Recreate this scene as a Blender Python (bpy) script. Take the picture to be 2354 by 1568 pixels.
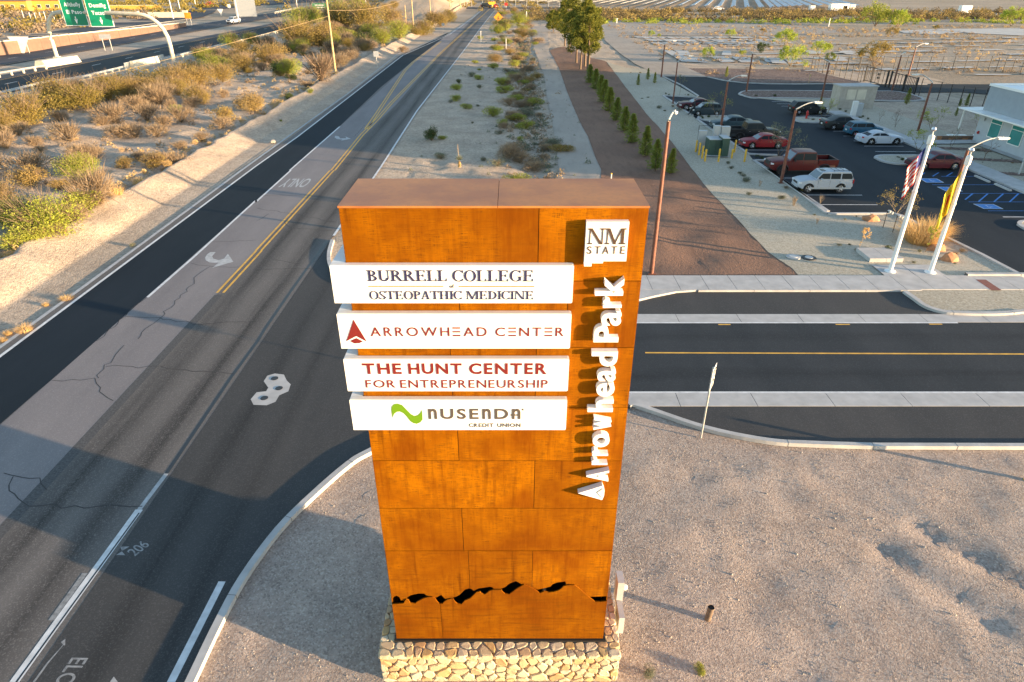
# Roadside monument sign at dusk beside a highway frontage road.  Units: metres, +Y away from camera.
import bpy, bmesh, math, random
from mathutils import Vector, Matrix, noise
S = bpy.context.scene
R = math.radians
for o in list(bpy.data.objects): bpy.data.objects.remove(o)

# ------------------------------------------------------------------ camera, sky, sun, exposure
cd = bpy.data.cameras.new('camera'); cam = bpy.data.objects.new('camera', cd)
S.collection.objects.link(cam); S.camera = cam
cam.location = (0, 0, 14.8); cam.rotation_euler = (R(90-29.4), 0, 0)
cd.sensor_width = 36; cd.lens = 36*1490/2353; cd.clip_start = .1; cd.clip_end = 6000
SUN_EL = 5.4; SUN_DIR = Vector((1, -.385, 0)).normalized()          # towards the sun, on the ground
w = bpy.data.worlds.new('World'); S.world = w; w.use_nodes = True
nt = w.node_tree; bg = nt.nodes['Background']
sky = nt.nodes.new('ShaderNodeTexSky'); sky.sky_type = 'NISHITA'; sky.sun_disc = False
sky.sun_elevation = R(SUN_EL); sky.sun_rotation = math.atan2(SUN_DIR.x, SUN_DIR.y)
sky.air_density = 1.0; sky.dust_density = 1.0; sky.ozone_density = 1.1; sky.altitude = 1200
nt.links.new(sky.outputs[0], bg.inputs[0]); bg.inputs[1].default_value = .15
ld = bpy.data.lights.new('sun', 'SUN'); ld.energy = 5; ld.angle = R(.5); ld.color = (1, .71, .42)
sun = bpy.data.objects.new('sun', ld); S.collection.objects.link(sun)
sv = Vector((SUN_DIR.x*math.cos(R(SUN_EL)), SUN_DIR.y*math.cos(R(SUN_EL)), math.sin(R(SUN_EL))))
sun.rotation_euler = sv.to_track_quat('Z', 'Y').to_euler(); sun.location = (60, -40, 40)
S.view_settings.view_transform = 'Standard'; S.view_settings.look = 'None'
S.view_settings.gamma = 1; S.view_settings.exposure = 1.95; S.view_settings.use_curve_mapping = False

# ------------------------------------------------------------------ materials
def nmat(name):
    m = bpy.data.materials.new(name); m.use_nodes = True
    n = m.node_tree; b = n.nodes['Principled BSDF']
    return m, n, b
def mth(n, op, a, b=None, c=None, clamp=False):
    x = n.nodes.new('ShaderNodeMath'); x.operation = op; x.use_clamp = clamp
    for i, v in enumerate((a, b, c)):
        if v is None: continue
        if isinstance(v, (int, float)): x.inputs[i].default_value = v
        else: n.links.new(v, x.inputs[i])
    return x.outputs[0]
def mixc(n, f, a, b, mode='MIX'):
    x = n.nodes.new('ShaderNodeMix'); x.data_type = 'RGBA'; x.blend_type = mode
    for sock, v in ((x.inputs[0], f), (x.inputs[6], a), (x.inputs[7], b)):
        if isinstance(v, (int, float)): sock.default_value = v
        elif isinstance(v, tuple): sock.default_value = (*v[:3], 1)
        else: n.links.new(v, sock)
    return x.outputs[2]
def coords(n, space='pos', scale=(1, 1, 1), rot=(0, 0, 0)):
    if space == 'pos': o = n.nodes.new('ShaderNodeNewGeometry').outputs['Position']
    else: o = n.nodes.new('ShaderNodeTexCoord').outputs['Object']
    mp = n.nodes.new('ShaderNodeMapping'); mp.inputs['Scale'].default_value = scale; mp.inputs['Rotation'].default_value = rot
    n.links.new(o, mp.inputs[0]); return mp.outputs[0]
def nz(n, vec, scale, detail=4, rough=.55, dist=0):
    x = n.nodes.new('ShaderNodeTexNoise'); x.inputs['Scale'].default_value = scale
    x.inputs['Detail'].default_value = detail; x.inputs['Roughness'].default_value = rough
    x.inputs['Distortion'].default_value = dist
    n.links.new(vec, x.inputs['Vector']); return x.outputs['Fac']
def vor(n, vec, scale, out='Distance', feat='F1'):
    x = n.nodes.new('ShaderNodeTexVoronoi'); x.feature = feat; x.inputs['Scale'].default_value = scale
    n.links.new(vec, x.inputs['Vector']); return x.outputs[out]
def ramp(n, f, lo, hi):
    x = n.nodes.new('ShaderNodeMapRange'); x.inputs[1].default_value = lo; x.inputs[2].default_value = hi
    n.links.new(f, x.inputs[0]); return x.outputs[0]
def bump(n, b, h, strength, dist=.05):
    x = n.nodes.new('ShaderNodeBump'); x.inputs['Strength'].default_value = strength; x.inputs['Distance'].default_value = dist
    n.links.new(h, x.inputs['Height']); n.links.new(x.outputs[0], b.inputs['Normal'])
def simple(name, col, rough=.6, metal=0, var=.12, scale=6, spec=.5, space='obj', bmp=0, coat=0):
    m, n, b = nmat(name)
    c = coords(n, space); f = nz(n, c, scale)
    dark = tuple(x*(1-var) for x in col); lite = tuple(min(1, x*(1+var)) for x in col)
    n.links.new(mixc(n, ramp(n, f, .3, .7), dark, lite), b.inputs['Base Color'])
    b.inputs['Roughness'].default_value = rough; b.inputs['Metallic'].default_value = metal
    b.inputs['Specular IOR Level'].default_value = spec
    if coat: b.inputs['Coat Weight'].default_value = coat; b.inputs['Coat Roughness'].default_value = .06
    if bmp: bump(n, b, nz(n, c, scale*5), bmp, .02)
    return m
M = {}
def ground(name, c1, c2, big=.12, small=9, rough=.95, speck=None, sp_amt=.5, bs=.6, bd=.04, bscale=7, track=None, sp_scale=14, sp_lo=.12):
    m, n, b = nmat(name); c = coords(n)
    f = mth(n, 'ADD', mth(n, 'MULTIPLY', nz(n, c, big, 5), .6), mth(n, 'MULTIPLY', nz(n, c, small, 5, .7), .4))
    col = mixc(n, ramp(n, f, .36, .64), c1, c2)
    if speck is not None:
        v = vor(n, c, sp_scale, 'Color'); sep = n.nodes.new('ShaderNodeSeparateColor'); n.links.new(v, sep.inputs[0])
        col = mixc(n, mth(n, 'MULTIPLY', ramp(n, sep.outputs[0], .55, .95), sp_amt), col, speck)
        col = mixc(n, mth(n, 'MULTIPLY', ramp(n, sep.outputs[1], .55, .95), sp_amt), col, tuple(x*.45 for x in c1))
    if track:
        cc = coords(n, 'pos', track); t = nz(n, cc, 1, 6, .6)
        col = mixc(n, mth(n, 'MULTIPLY', ramp(n, t, .5, .75), .45), col, tuple(x*.62 for x in c1))
    n.links.new(col, b.inputs['Base Color']); b.inputs['Roughness'].default_value = rough
    b.inputs['Specular IOR Level'].default_value = .2
    h = mth(n, 'ADD', nz(n, c, bscale, 6, .65), mth(n, 'MULTIPLY', vor(n, c, bscale*2.2), .35))
    bump(n, b, h, bs, bd); return m
M['sand'] = ground('desert_sand', (.38, .300, .230), (.56, .45, .345), big=.35, small=2.2, speck=(.24, .19, .15), sp_amt=.35, sp_scale=7, bs=1, bd=.07, bscale=6)
M['pad'] = ground('gravelly_sand', (.285, .225, .19), (.46, .365, .305), big=.45, small=3.5, speck=(.60, .52, .45), sp_amt=.45, bs=.9, bd=.045, bscale=16, sp_scale=22)
M['dirt'] = ground('brown_dirt', (.17, .100, .072), (.27, .160, .110), small=6, bs=.7, bd=.05, bscale=6, track=(2.2, .5, 1))
M['track'] = ground('dirt_track', (.33, .28, .235), (.42, .355, .295), small=4, bs=.5, bd=.04, track=(1.2, .25, 1))
M['wgravel'] = ground('pale_gravel', (.36, .32, .25), (.47, .42, .33), small=10, speck=(.62, .57, .47), sp_amt=.4, bs=.55, bd=.03, bscale=14, sp_scale=13)
M['rgravel'] = ground('red_gravel', (.14, .09, .075), (.21, .145, .12), small=9, speck=(.45, .34, .28), sp_amt=.7, bs=.8, bd=.05, bscale=8, sp_scale=7)
M['field'] = ground('far_scrub_ground', (.27, .215, .155), (.42, .34, .26), big=.03, small=.6, bs=.8, bd=.2, bscale=1.5)
M['slab'] = ground('weathered_slab', (.40, .39, .37), (.55, .53, .50), big=.3, small=4, bs=.2, bd=.02)
def asphalt(name, c1, c2, tracks=(), speck=.25, rough=.8, grain=30, soft=.55, spec=.2):
    m, n, b = nmat(name); c = coords(n)
    f = mth(n, 'ADD', mth(n, 'MULTIPLY', nz(n, coords(n, 'pos', (.5, .12, 1)), 1, 5), .55), mth(n, 'MULTIPLY', nz(n, c, grain, 3, .8), .45))
    col = mixc(n, ramp(n, f, .36, .64), c1, c2)
    geo = n.nodes.new('ShaderNodeNewGeometry'); sp = n.nodes.new('ShaderNodeSeparateXYZ'); n.links.new(geo.outputs['Position'], sp.inputs[0])
    wob = mth(n, 'MULTIPLY', mth(n, 'SUBTRACT', nz(n, coords(n, 'pos', (.2, .03, 1)), 1, 2), .5), .8)
    for axis, cen, wid, amt in tracks:
        d = mth(n, 'ABSOLUTE', mth(n, 'SUBTRACT', mth(n, 'ADD', sp.outputs[axis], wob), cen))
        k = mth(n, 'MULTIPLY', mth(n, 'SUBTRACT', 1, mth(n, 'DIVIDE', d, wid, clamp=True)), amt)
        k = mth(n, 'MULTIPLY', k, ramp(n, nz(n, coords(n, 'pos', (2, .08, 1) if axis == 'X' else (.08, 2, 1)), 1, 4), .2, .6))
        col = mixc(n, k, col, tuple(x*.42 for x in c1))
    v = vor(n, c, 34, 'Color'); sep = n.nodes.new('ShaderNodeSeparateColor'); n.links.new(v, sep.inputs[0])
    col = mixc(n, mth(n, 'MULTIPLY', ramp(n, sep.outputs[0], .7, 1), speck), col, tuple(min(1, x*2.4) for x in c2))
    n.links.new(col, b.inputs['Base Color']); b.inputs['Roughness'].default_value = rough; b.inputs['Specular IOR Level'].default_value = spec
    bump(n, b, nz(n, c, 60, 3, .7), .3, .008); return m
M['newasph'] = asphalt('new_dark_asphalt', (.010, .016, .023), (.017, .024, .033), speck=.08, spec=.12)
M['oldasph'] = asphalt('old_pale_asphalt', (.165, .150, .152), (.235, .212, .208), speck=.15)
M['lane'] = asphalt('worn_lane_asphalt', (.105, .095, .089), (.16, .143, .132), [('X', -14.75, .85, 1.0), ('X', -12.85, .8, 1.0)])
M['apron'] = asphalt('apron_asphalt', (.046, .046, .047), (.070, .067, .065), [('X', -10.2, .6, .7), ('X', -8.6, .55, .6)])
M['street'] = asphalt('street_asphalt', (.026, .031, .036), (.042, .046, .051), [('Y', 23.4, .6, .5), ('Y', 26.7, .6, .4)])
M['bay'] = asphalt('bay_asphalt', (.042, .041, .042), (.064, .060, .058), [('Y', 19.6, .5, .4)])
M['lot'] = asphalt('parking_asphalt', (.020, .025, .031), (.031, .037, .044), speck=.14, spec=.12)
M['hwy'] = asphalt('highway_asphalt', (.07, .075, .085), (.10, .104, .115), spec=.02)
M['concrete'] = simple('concrete', (.42, .41, .40), .85, var=.13, scale=1.6, space='pos', bmp=.15)
M['concrete2'] = simple('pale_barrier_concrete', (.62, .55, .43), .85, var=.12, scale=1.2, space='pos')
M['joint'] = simple('dark_joint', (.10, .095, .09), .9)  # plain dark tone for the joints in kerbs and paving
M['whitepaint'] = simple('white_road_paint', (.60, .60, .60), .7, var=.18, scale=3, space='pos')
M['fadedpaint'] = simple('faded_road_paint', (.40, .40, .40), .8, var=.22, scale=4, space='pos')
M['fadedgrey'] = simple('sprayed_survey_paint', (.24, .24, .24), .8, var=.4, scale=8, space='pos')
M['yellowpaint'] = simple('yellow_road_paint', (.66, .36, .05), .7, var=.22, scale=3, space='pos')
M['bluepaint'] = simple('blue_stall_paint', (.05, .20, .52), .7, var=.15, scale=3, space='pos')
M['seam'] = simple('milled_asphalt_seam', (.075, .072, .072), .9, var=.45, scale=14, space='pos')
M['crack'] = simple('crack_line', (.045, .042, .042), .95)
M['sealant'] = simple('tar_sealant', (.015, .016, .018), .45)
M['redpaint'] = simple('brick_red_paver', (.22, .08, .06), .8)
M['white'] = simple('white_sign_face', (.80, .80, .79), .45, var=.02, scale=1)
M['offwhite'] = simple('off_white_metal', (.70, .69, .66), .45, var=.05)
M['galv'] = simple('galvanised_steel', (.50, .50, .48), .45, metal=.4, var=.15)
M['greymetal'] = simple('grey_cabinet_metal', (.40, .42, .43), .5, var=.05)
M['greenbox'] = simple('dark_green_cabinet', (.035, .075, .055), .45, var=.08)
M['yellowpost'] = simple('yellow_bollard_paint', (.72, .42, .04), .5, var=.1)
M['rustpole'] = simple('rust_brown_pole', (.17, .062, .038), .6, var=.3, scale=4)
M['wood'] = simple('weathered_wood', (.46, .33, .17), .85, var=.25, scale=5)
M['black'] = simple('black_metal', (.018, .018, .020), .5, var=.1)
M['rubber'] = simple('tyre_rubber', (.018, .018, .019), .85, var=.15)
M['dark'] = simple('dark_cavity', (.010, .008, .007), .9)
M['chrome'] = simple('bright_alloy', (.62, .62, .64), .28, metal=.8, var=.05)
M['glass'] = simple('dark_car_glass', (.016, .022, .028), .18, var=.05, spec=.08)
M['glasslite'] = simple('windscreen_glass', (.07, .10, .12), .05, var=.05, spec=1)
M['lamp'] = simple('headlamp_lens', (.66, .68, .70), .12, var=.05)
M['taillamp'] = simple('tail_lamp_red', (.42, .015, .015), .2, var=.05)
M['amber'] = simple('amber_reflector', (.75, .28, .03), .4)
M['red'] = simple('red_paint', (.50, .03, .025), .4, var=.1)
M['logored'] = simple('sign_red_print', (.16, .012, .010), .5, var=.03)
M['navy'] = simple('sign_navy_print', (.022, .020, .07), .5, var=.03)
M['brownprint'] = simple('sign_brown_print', (.065, .036, .022), .5, var=.03)
M['greyprint'] = simple('sign_grey_print', (.075, .062, .055), .5, var=.03)
M['goldprint'] = simple('sign_gold_rule', (.38, .17, .03), .5, var=.03)
M['greenprint'] = simple('sign_green_print', (.11, .24, .003), .5, var=.03)
M['hwygreen'] = simple('highway_sign_green', (.0, .22, .115), .4, var=.04)
M['stucco'] = simple('light_grey_stucco', (.42, .44, .46), .9, var=.05, scale=2, bmp=.1)
M['bluestucco'] = simple('grey_blue_stucco', (.28, .315, .35), .9, var=.05, scale=2, bmp=.1)
M['teal'] = simple('teal_window_glass', (.05, .24, .22), .08, var=.15, scale=.8, spec=.8)
M['tanblock'] = simple('tan_block_wall', (.42, .37, .31), .9, var=.12, scale=2)
M['houseyellow'] = simple('yellow_house_stucco', (.66, .36, .07), .9, var=.08, scale=1)
M['roof'] = simple('brown_shingle_roof', (.22, .125, .09), .9, var=.2, scale=2)
M['sandstone'] = simple('orange_sandstone', (.42, .20, .10), .9, var=.3, scale=3, bmp=.6)
M['solar'] = simple('solar_panel_sky_reflection', (.55, .55, .56), .6, var=.06, scale=.3)  # reflected sky is put into the pale base colour of the panels
M['brickred'] = simple('brown_retaining_wall', (.19, .115, .085), .9, var=.1, scale=1)
M['orange'] = simple('orange_sign_face', (.78, .28, .02), .5)
M['signback'] = simple('sign_back_aluminium', (.34, .36, .38), .5)
M['fleshy'] = simple('skin', (.35, .2, .14), .6)
M['cloth'] = simple('dark_clothing', (.018, .018, .022), .9)
M['denim'] = simple('denim', (.03, .045, .08), .9)
def corten():
    m, n, b = nmat('weathering_steel')
    oi = n.nodes.new('ShaderNodeObjectInfo'); rnd = oi.outputs['Random']
    c = coords(n, 'pos')
    off = n.nodes.new('ShaderNodeVectorMath'); off.operation = 'ADD'
    comb = n.nodes.new('ShaderNodeCombineXYZ'); n.links.new(mth(n, 'MULTIPLY', rnd, 37), comb.inputs[0]); n.links.new(mth(n, 'MULTIPLY', rnd, 91), comb.inputs[2])
    n.links.new(c, off.inputs[0]); n.links.new(comb.outputs[0], off.inputs[1]); c = off.outputs[0]
    def sc(s):
        mp = n.nodes.new('ShaderNodeMapping'); mp.inputs['Scale'].default_value = s; n.links.new(c, mp.inputs[0]); return mp.outputs[0]
    vert = nz(n, sc((14, 14, .7)), 1, 5, .6); hori = nz(n, sc((.9, .9, 13)), 1, 5, .6)
    vfine = nz(n, sc((70, 70, 3)), 1, 3, .7); hfine = nz(n, sc((4, 4, 80)), 1, 3, .7)
    cloud = nz(n, sc((1, 1, 1)), .9, 4)
    col = mixc(n, ramp(n, cloud, .38, .62), (.19, .052, 0), (.36, .122, 0))
    col = mixc(n, mth(n, 'MULTIPLY', ramp(n, vert, .50, .72), .45), col, (.115, .022, 0))
    sel = ramp(n, mth(n, 'FRACT', mth(n, 'MULTIPLY', rnd, 7.3)), .35, .65)
    hs = mth(n, 'MULTIPLY', ramp(n, hori, .50, .70), mth(n, 'ADD', mth(n, 'MULTIPLY', sel, .5), .12))
    col = mixc(n, hs, col, (.060, .024, .002))
    fl = mth(n, 'MULTIPLY', mth(n, 'MULTIPLY', ramp(n, hfine, .50, .62), ramp(n, vfine, .40, .55)), ramp(n, cloud, .40, .55))
    col = mixc(n, mth(n, 'MULTIPLY', fl, .95), col, (.045, .018, .003))
    col = mixc(n, mth(n, 'MULTIPLY', ramp(n, vfine, .5, .8), .35), col, (.38, .135, .005))
    col = mixc(n, mth(n, 'MULTIPLY', mth(n, 'FRACT', mth(n, 'MULTIPLY', rnd, 3.7)), .5), col, (.11, .030, 0))
    col = mixc(n, mth(n, 'MULTIPLY', ramp(n, nz(n, sc((2.2, 2.2, 1.6)), 1, 6, .7), .48, .68), .5), col, (.12, .030, 0))
    col = mixc(n, mth(n, 'MULTIPLY', ramp(n, nz(n, sc((5, 5, .35)), 1, 3, .5), .62, .72), .6), col, (.075, .018, 0))
    n.links.new(col, b.inputs['Base Color']); b.inputs['Roughness'].default_value = .8; b.inputs['Specular IOR Level'].default_value = .06
    bump(n, b, hfine, .12, .004); return m
M['corten'] = corten()
def cap_mat():
    m, n, b = nmat('weathering_steel_cap'); c = coords(n, 'pos'); f = nz(n, c, 1.1, 5)
    col = mixc(n, ramp(n, f, .38, .62), (.31, .108, .030), (.43, .165, .038))
    n.links.new(mixc(n, mth(n, 'MULTIPLY', ramp(n, nz(n, c, 9, 5, .7), .45, .7), .35), col, (.20, .082, .035)), b.inputs['Base Color'])
    b.inputs['Roughness'].default_value = .5; return m
M['cap'] = cap_mat()
def stone_mat():
    m, n, b = nmat('limestone_rubble'); oi = n.nodes.new('ShaderNodeObjectInfo').outputs['Random']; c = coords(n, 'pos')
    cr = n.nodes.new('ShaderNodeValToRGB'); n.links.new(oi, cr.inputs[0]); e = cr.color_ramp.elements
    e[0].color = (.50, .39, .23, 1); e[1].color = (.58, .50, .36, 1); e[1].position = .95
    for p, col in ((.2, (.58, .48, .32)), (.4, (.52, .34, .14)), (.5, (.54, .45, .31)), (.7, (.44, .25, .11)), (.76, (.56, .46, .31))):
        x = e.new(p); x.color = (*col, 1)
    f = nz(n, c, 9, 6, .7)
    col = mixc(n, mth(n, 'MULTIPLY', ramp(n, f, .45, .7), .35), cr.outputs[0], (.46, .34, .21))
    n.links.new(col, b.inputs['Base Color']); b.inputs['Roughness'].default_value = .9
    bump(n, b, nz(n, c, 16, 6, .75), .7, .02); return m
M['stone'] = stone_mat()
M['mortar'] = simple('pale_mortar', (.47, .40, .29), .95, var=.12, scale=12, space='pos', bmp=.6)
def leaf(name, c1, c2, c3=None, var=.35):
    m, n, b = nmat(name); oi = n.nodes.new('ShaderNodeObjectInfo').outputs['Random']
    geo = n.nodes.new('ShaderNodeNewGeometry'); isl = geo.outputs['Random Per Island']
    col = mixc(n, isl, c1, c2); 
    if c3: col = mixc(n, mth(n, 'MULTIPLY', oi, var), col, c3)
    n.links.new(col, b.inputs['Base Color']); b.inputs['Roughness'].default_value = .75; b.inputs['Specular IOR Level'].default_value = .2
    tr = n.nodes.new('ShaderNodeBsdfTranslucent'); n.links.new(col, tr.inputs[0])
    mx = n.nodes.new('ShaderNodeMixShader'); mx.inputs[0].default_value = .35
    n.links.new(b.outputs[0], mx.inputs[1]); n.links.new(tr.outputs[0], mx.inputs[2])
    n.links.new(mx.outputs[0], n.nodes['Material Output'].inputs[0]); return m
M['l_olive'] = leaf('olive_foliage', (.16, .135, .028), (.34, .26, .065), (.36, .25, .10), .8)
M['l_green'] = leaf('yellow_green_foliage', (.20, .25, .03), (.42, .44, .07), (.30, .30, .07), .5)
M['l_bright'] = leaf('bright_spring_foliage', (.22, .30, .03), (.42, .48, .06))
M['l_dark'] = leaf('dark_green_foliage', (.04, .065, .022), (.09, .12, .04))
M['l_twig'] = leaf('grey_brown_twigs', (.22, .155, .10), (.44, .33, .21), (.26, .20, .14), .6)
M['l_gold'] = leaf('golden_dry_stems', (.56, .36, .13), (.74, .52, .25))
M['l_grey'] = leaf('grey_green_foliage', (.13, .15, .10), (.24, .25, .17))
M['l_pine'] = leaf('pine_needles', (.065, .09, .018), (.27, .255, .04))
M['l_pinesm'] = leaf('young_pine_needles', (.14, .19, .04), (.36, .40, .09), (.34, .34, .06), .4)
M['l_brown'] = leaf('brown_scrub', (.10, .075, .040), (.24, .18, .09))
M['l_gold2'] = leaf('straw_grass', (.46, .32, .14), (.64, .47, .22))
M['bark'] = simple('brown_bark', (.16, .11, .075), .95, var=.3, scale=8)
M['barklight'] = simple('pale_bark', (.33, .25, .17), .95, var=.25, scale=8)
CARS = dict(maroon=(.07, .006, .012), red=(.24, .010, .018), darkblue=(.022, .038, .050), teal=(.030, .060, .075), black=(.010, .012, .015),
            charcoal=(.028, .032, .032), blue=(.02, .10, .17), silver=(.44, .48, .55), champagne=(.38, .42, .47), brick=(.10, .010, .010), wine=(.09, .008, .018), white=(.75, .75, .74), brightred=(.5, .04, .02))
for k, v in CARS.items(): M['car_'+k] = simple('car_paint_'+k, v, .45, metal=.0, var=.04, scale=1, coat=.12, spec=.3)

# ------------------------------------------------------------------ mesh helpers
def linkobj(name, data, parent=None):
    o = bpy.data.objects.new(name, data); S.collection.objects.link(o)
    if parent is not None: o.parent = parent
    return o
def tag(o, label=None, cat=None, group=None, kind=None):
    if label: o['label'] = label
    if cat: o['category'] = cat
    if group: o['group'] = group
    if kind: o['kind'] = kind
    return o
def thing(name, loc, label, cat, group=None, rz=0, sc=1):
    o = linkobj(name, None); o.location = (loc[0], loc[1], loc[2] if len(loc) > 2 else 0); o.rotation_euler = (0, 0, rz); o.scale = (sc, sc, sc)
    o.empty_display_size = .3
    return tag(o, label, cat, group)
class MB:
    def __init__(s): s.v = []; s.f = []
    def add(s, vs, fs):
        k = len(s.v); s.v += [tuple(p) for p in vs]; s.f += [tuple(k+i for i in f) for f in fs]; return s
    def box(s, x0, x1, y0, y1, z0, z1):
        return s.add([(x0, y0, z0), (x1, y0, z0), (x1, y1, z0), (x0, y1, z0), (x0, y0, z1), (x1, y0, z1), (x1, y1, z1), (x0, y1, z1)],
                     [(3, 2, 1, 0), (4, 5, 6, 7), (0, 1, 5, 4), (1, 2, 6, 5), (2, 3, 7, 6), (3, 0, 4, 7)])
    def obox(s, c, size, rz=0, rx=0, ry=0):
        m = Matrix.Translation(Vector(c)) @ Matrix.Rotation(rz, 4, 'Z') @ Matrix.Rotation(ry, 4, 'Y') @ Matrix.Rotation(rx, 4, 'X')
        a, b, d = size[0]/2, size[1]/2, size[2]/2
        vs = [m @ Vector(p) for p in [(-a, -b, -d), (a, -b, -d), (a, b, -d), (-a, b, -d), (-a, -b, d), (a, -b, d), (a, b, d), (-a, b, d)]]
        return s.add(vs, [(3, 2, 1, 0), (4, 5, 6, 7), (0, 1, 5, 4), (1, 2, 6, 5), (2, 3, 7, 6), (3, 0, 4, 7)])
    def prism(s, poly, z0, z1, axis='Z'):
        n = len(poly)
        if axis == 'Z': vs = [(x, y, z0) for x, y in poly]+[(x, y, z1) for x, y in poly]
        else: vs = [(x, z0, z) for x, z in poly]+[(x, z1, z) for x, z in poly]      # axis Y: poly in xz, z0..z1 are y
        fs = [tuple(range(n))[::-1], tuple(range(n, 2*n))]+[(i, (i+1) % n, n+(i+1) % n, n+i) for i in range(n)]
        if axis != 'Z': fs = [f[::-1] for f in fs]
        return s.add(vs, fs)
    def tube(s, pts, rad, n=8, cap=True):
        pts = [Vector(p) for p in pts]
        if not isinstance(rad, (list, tuple)): rad = [rad]*len(pts)
        rings = []
        for i, p in enumerate(pts):
            d = (pts[min(i+1, len(pts)-1)]-pts[max(i-1, 0)]).normalized()
            u = d.cross(Vector((0, 0, 1)))
            if u.length < .05: u = d.cross(Vector((1, 0, 0)))
            u.normalize(); t = d.cross(u)
            rings.append([p+(u*math.cos(2*math.pi*k/n)+t*math.sin(2*math.pi*k/n))*rad[i] for k in range(n)])
        vs = [q for r_ in rings for q in r_]; fs = []
        for i in range(len(pts)-1):
            for k in range(n): fs.append((i*n+k, i*n+(k+1) % n, (i+1)*n+(k+1) % n, (i+1)*n+k))
        if cap: fs += [tuple(range(n))[::-1], tuple(range((len(pts)-1)*n, len(pts)*n))]
        return s.add(vs, fs)
    def lathe(s, prof, n=16, axis='Z', c=(0, 0, 0)):
        vs = []
        for r_, z in prof:
            for k in range(n):
                a = 2*math.pi*k/n
                p = (r_*math.cos(a), r_*math.sin(a), z) if axis == 'Z' else (r_*math.cos(a), z, r_*math.sin(a))
                vs.append((p[0]+c[0], p[1]+c[1], p[2]+c[2]))
        fs = [(i*n+k, i*n+(k+1) % n, (i+1)*n+(k+1) % n, (i+1)*n+k) for i in range(len(prof)-1) for k in range(n)]
        fs += [tuple(range(n))[::-1], tuple(range((len(prof)-1)*n, len(prof)*n))]
        return s.add(vs, fs)
    def mesh(s, name, m, smooth=False):
        me = bpy.data.meshes.new(name); me.from_pydata(s.v, [], s.f)
        me.materials.append(m)
        if smooth:
            me.shade_smooth()
            try: me.set_sharp_from_angle(angle=R(38))
            except Exception: pass
        me.update(); return me
    def build(s, name, m, parent=None, smooth=False):
        return linkobj(name, s.mesh(name, m, smooth), parent)
def fixn(me):
    bm = bmesh.new(); bm.from_mesh(me); bmesh.ops.recalc_face_normals(bm, faces=bm.faces); bm.to_mesh(me); bm.free(); return me
def copy_tree(o, parent=None):
    c = o.copy(); S.collection.objects.link(c)
    if parent is not None: c.parent = parent
    for ch in o.children: copy_tree(ch, c)
    return c
def smooth01(t): t = max(0, min(1, t)); return t*t*(3-2*t)
def seg_dist(px, py, ax, ay, bx, by):
    dx, dy = bx-ax, by-ay; t = ((px-ax)*dx+(py-ay)*dy)/(dx*dx+dy*dy+1e-9); t = max(0, min(1, t))
    return math.hypot(px-ax-t*dx, py-ay-t*dy)
def inpoly(x, y, P):
    c = False; j = len(P)-1
    for i in range(len(P)):
        if (P[i][1] > y) != (P[j][1] > y) and x < (P[j][0]-P[i][0])*(y-P[i][1])/(P[j][1]-P[i][1])+P[i][0]: c = not c
        j = i
    return c
def offset_line(pts, d):
    out = []
    for i, p in enumerate(pts):
        a = Vector(pts[max(i-1, 0)]); b = Vector(pts[min(i+1, len(pts)-1)]); t = (b-a).normalized()
        out.append((p[0]-t.y*d, p[1]+t.x*d))
    return out
def ribbon(pts, wdt, z0, z1=None):
    """flat (z1 None) or kerb-like solid ribbon along a polyline"""
    L = offset_line(pts, wdt/2); Rr = offset_line(pts, -wdt/2); mb = MB()
    n = len(pts)
    if z1 is None:
        mb.add([(x, y, z0) for x, y in L]+[(x, y, z0) for x, y in Rr], [(i, n+i, n+i+1, i+1) for i in range(n-1)])
    else:
        vs = [(x, y, z0) for x, y in L]+[(x, y, z0) for x, y in Rr]+[(x, y, z1) for x, y in L]+[(x, y, z1) for x, y in Rr]
        fs = []
        for i in range(n-1):
            fs += [(2*n+i, 3*n+i, 3*n+i+1, 2*n+i+1), (i, 2*n+i, 2*n+i+1, i+1), (n+i+1, 3*n+i+1, 3*n+i, n+i)]
        fs += [(0, n, 3*n, 2*n), (n-1, 3*n-1, 4*n-1, 2*n-1)]
        mb.add(vs, fs)
    return mb
def curve(pts, k=6):
    """Catmull-Rom through the points"""
    out = []; P = [pts[0]]+list(pts)+[pts[-1]]
    for i in range(1, len(P)-2):
        a, b, c, d = [Vector(q) for q in P[i-1:i+3]]
        for j in range(k):
            t = j/k; out.append(tuple(.5*((2*b)+(c-a)*t+(2*a-5*b+4*c-d)*t*t+(3*b-a-3*c+d)*t**3)))
    out.append(tuple(pts[-1])); return out

# ------------------------------------------------------------------ zones and terrain
DIRT = [(8.47, 162.03), (8.67, 129.67), (8.07, 102.13), (7.91, 88.35), (7.85, 78.27), (8.02, 70.09), (7.82, 62.02), (7.78, 56.6), (5.6, 40.0), (4.9, 33.75), (16.19, 33.55), (16.26, 34.88), (15.97, 36.2), (15.74, 37.43), (15.64, 40.3), (15.69, 43.79), (15.67, 48.09), (15.59, 51.58), (15.75, 56.6), (16.04, 62.02), (16.29, 68.53), (16.36, 74.56), (16.42, 83.03), (16.81, 92.55), (17.28, 105.37), (18.66, 138.38), (16.26, 146.18), (14.52, 157.18), (12.5, 169.87)]
TRACK = [(6.62, 243.1), (5.06, 164.57), (5.53, 117.7), (4.85, 95.24), (4.76, 79.58), (4.47, 68.03), (4.08, 56.6), (2.6, 45), (1.9, 38), (1.5, 33.7), (4.9, 33.75), (5.6, 40.0), (7.78, 56.6), (7.82, 62.02), (8.02, 70.09), (7.85, 78.27), (7.91, 88.35), (8.07, 102.13), (8.67, 129.67), (8.47, 162.03), (12.13, 243.1)]
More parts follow.
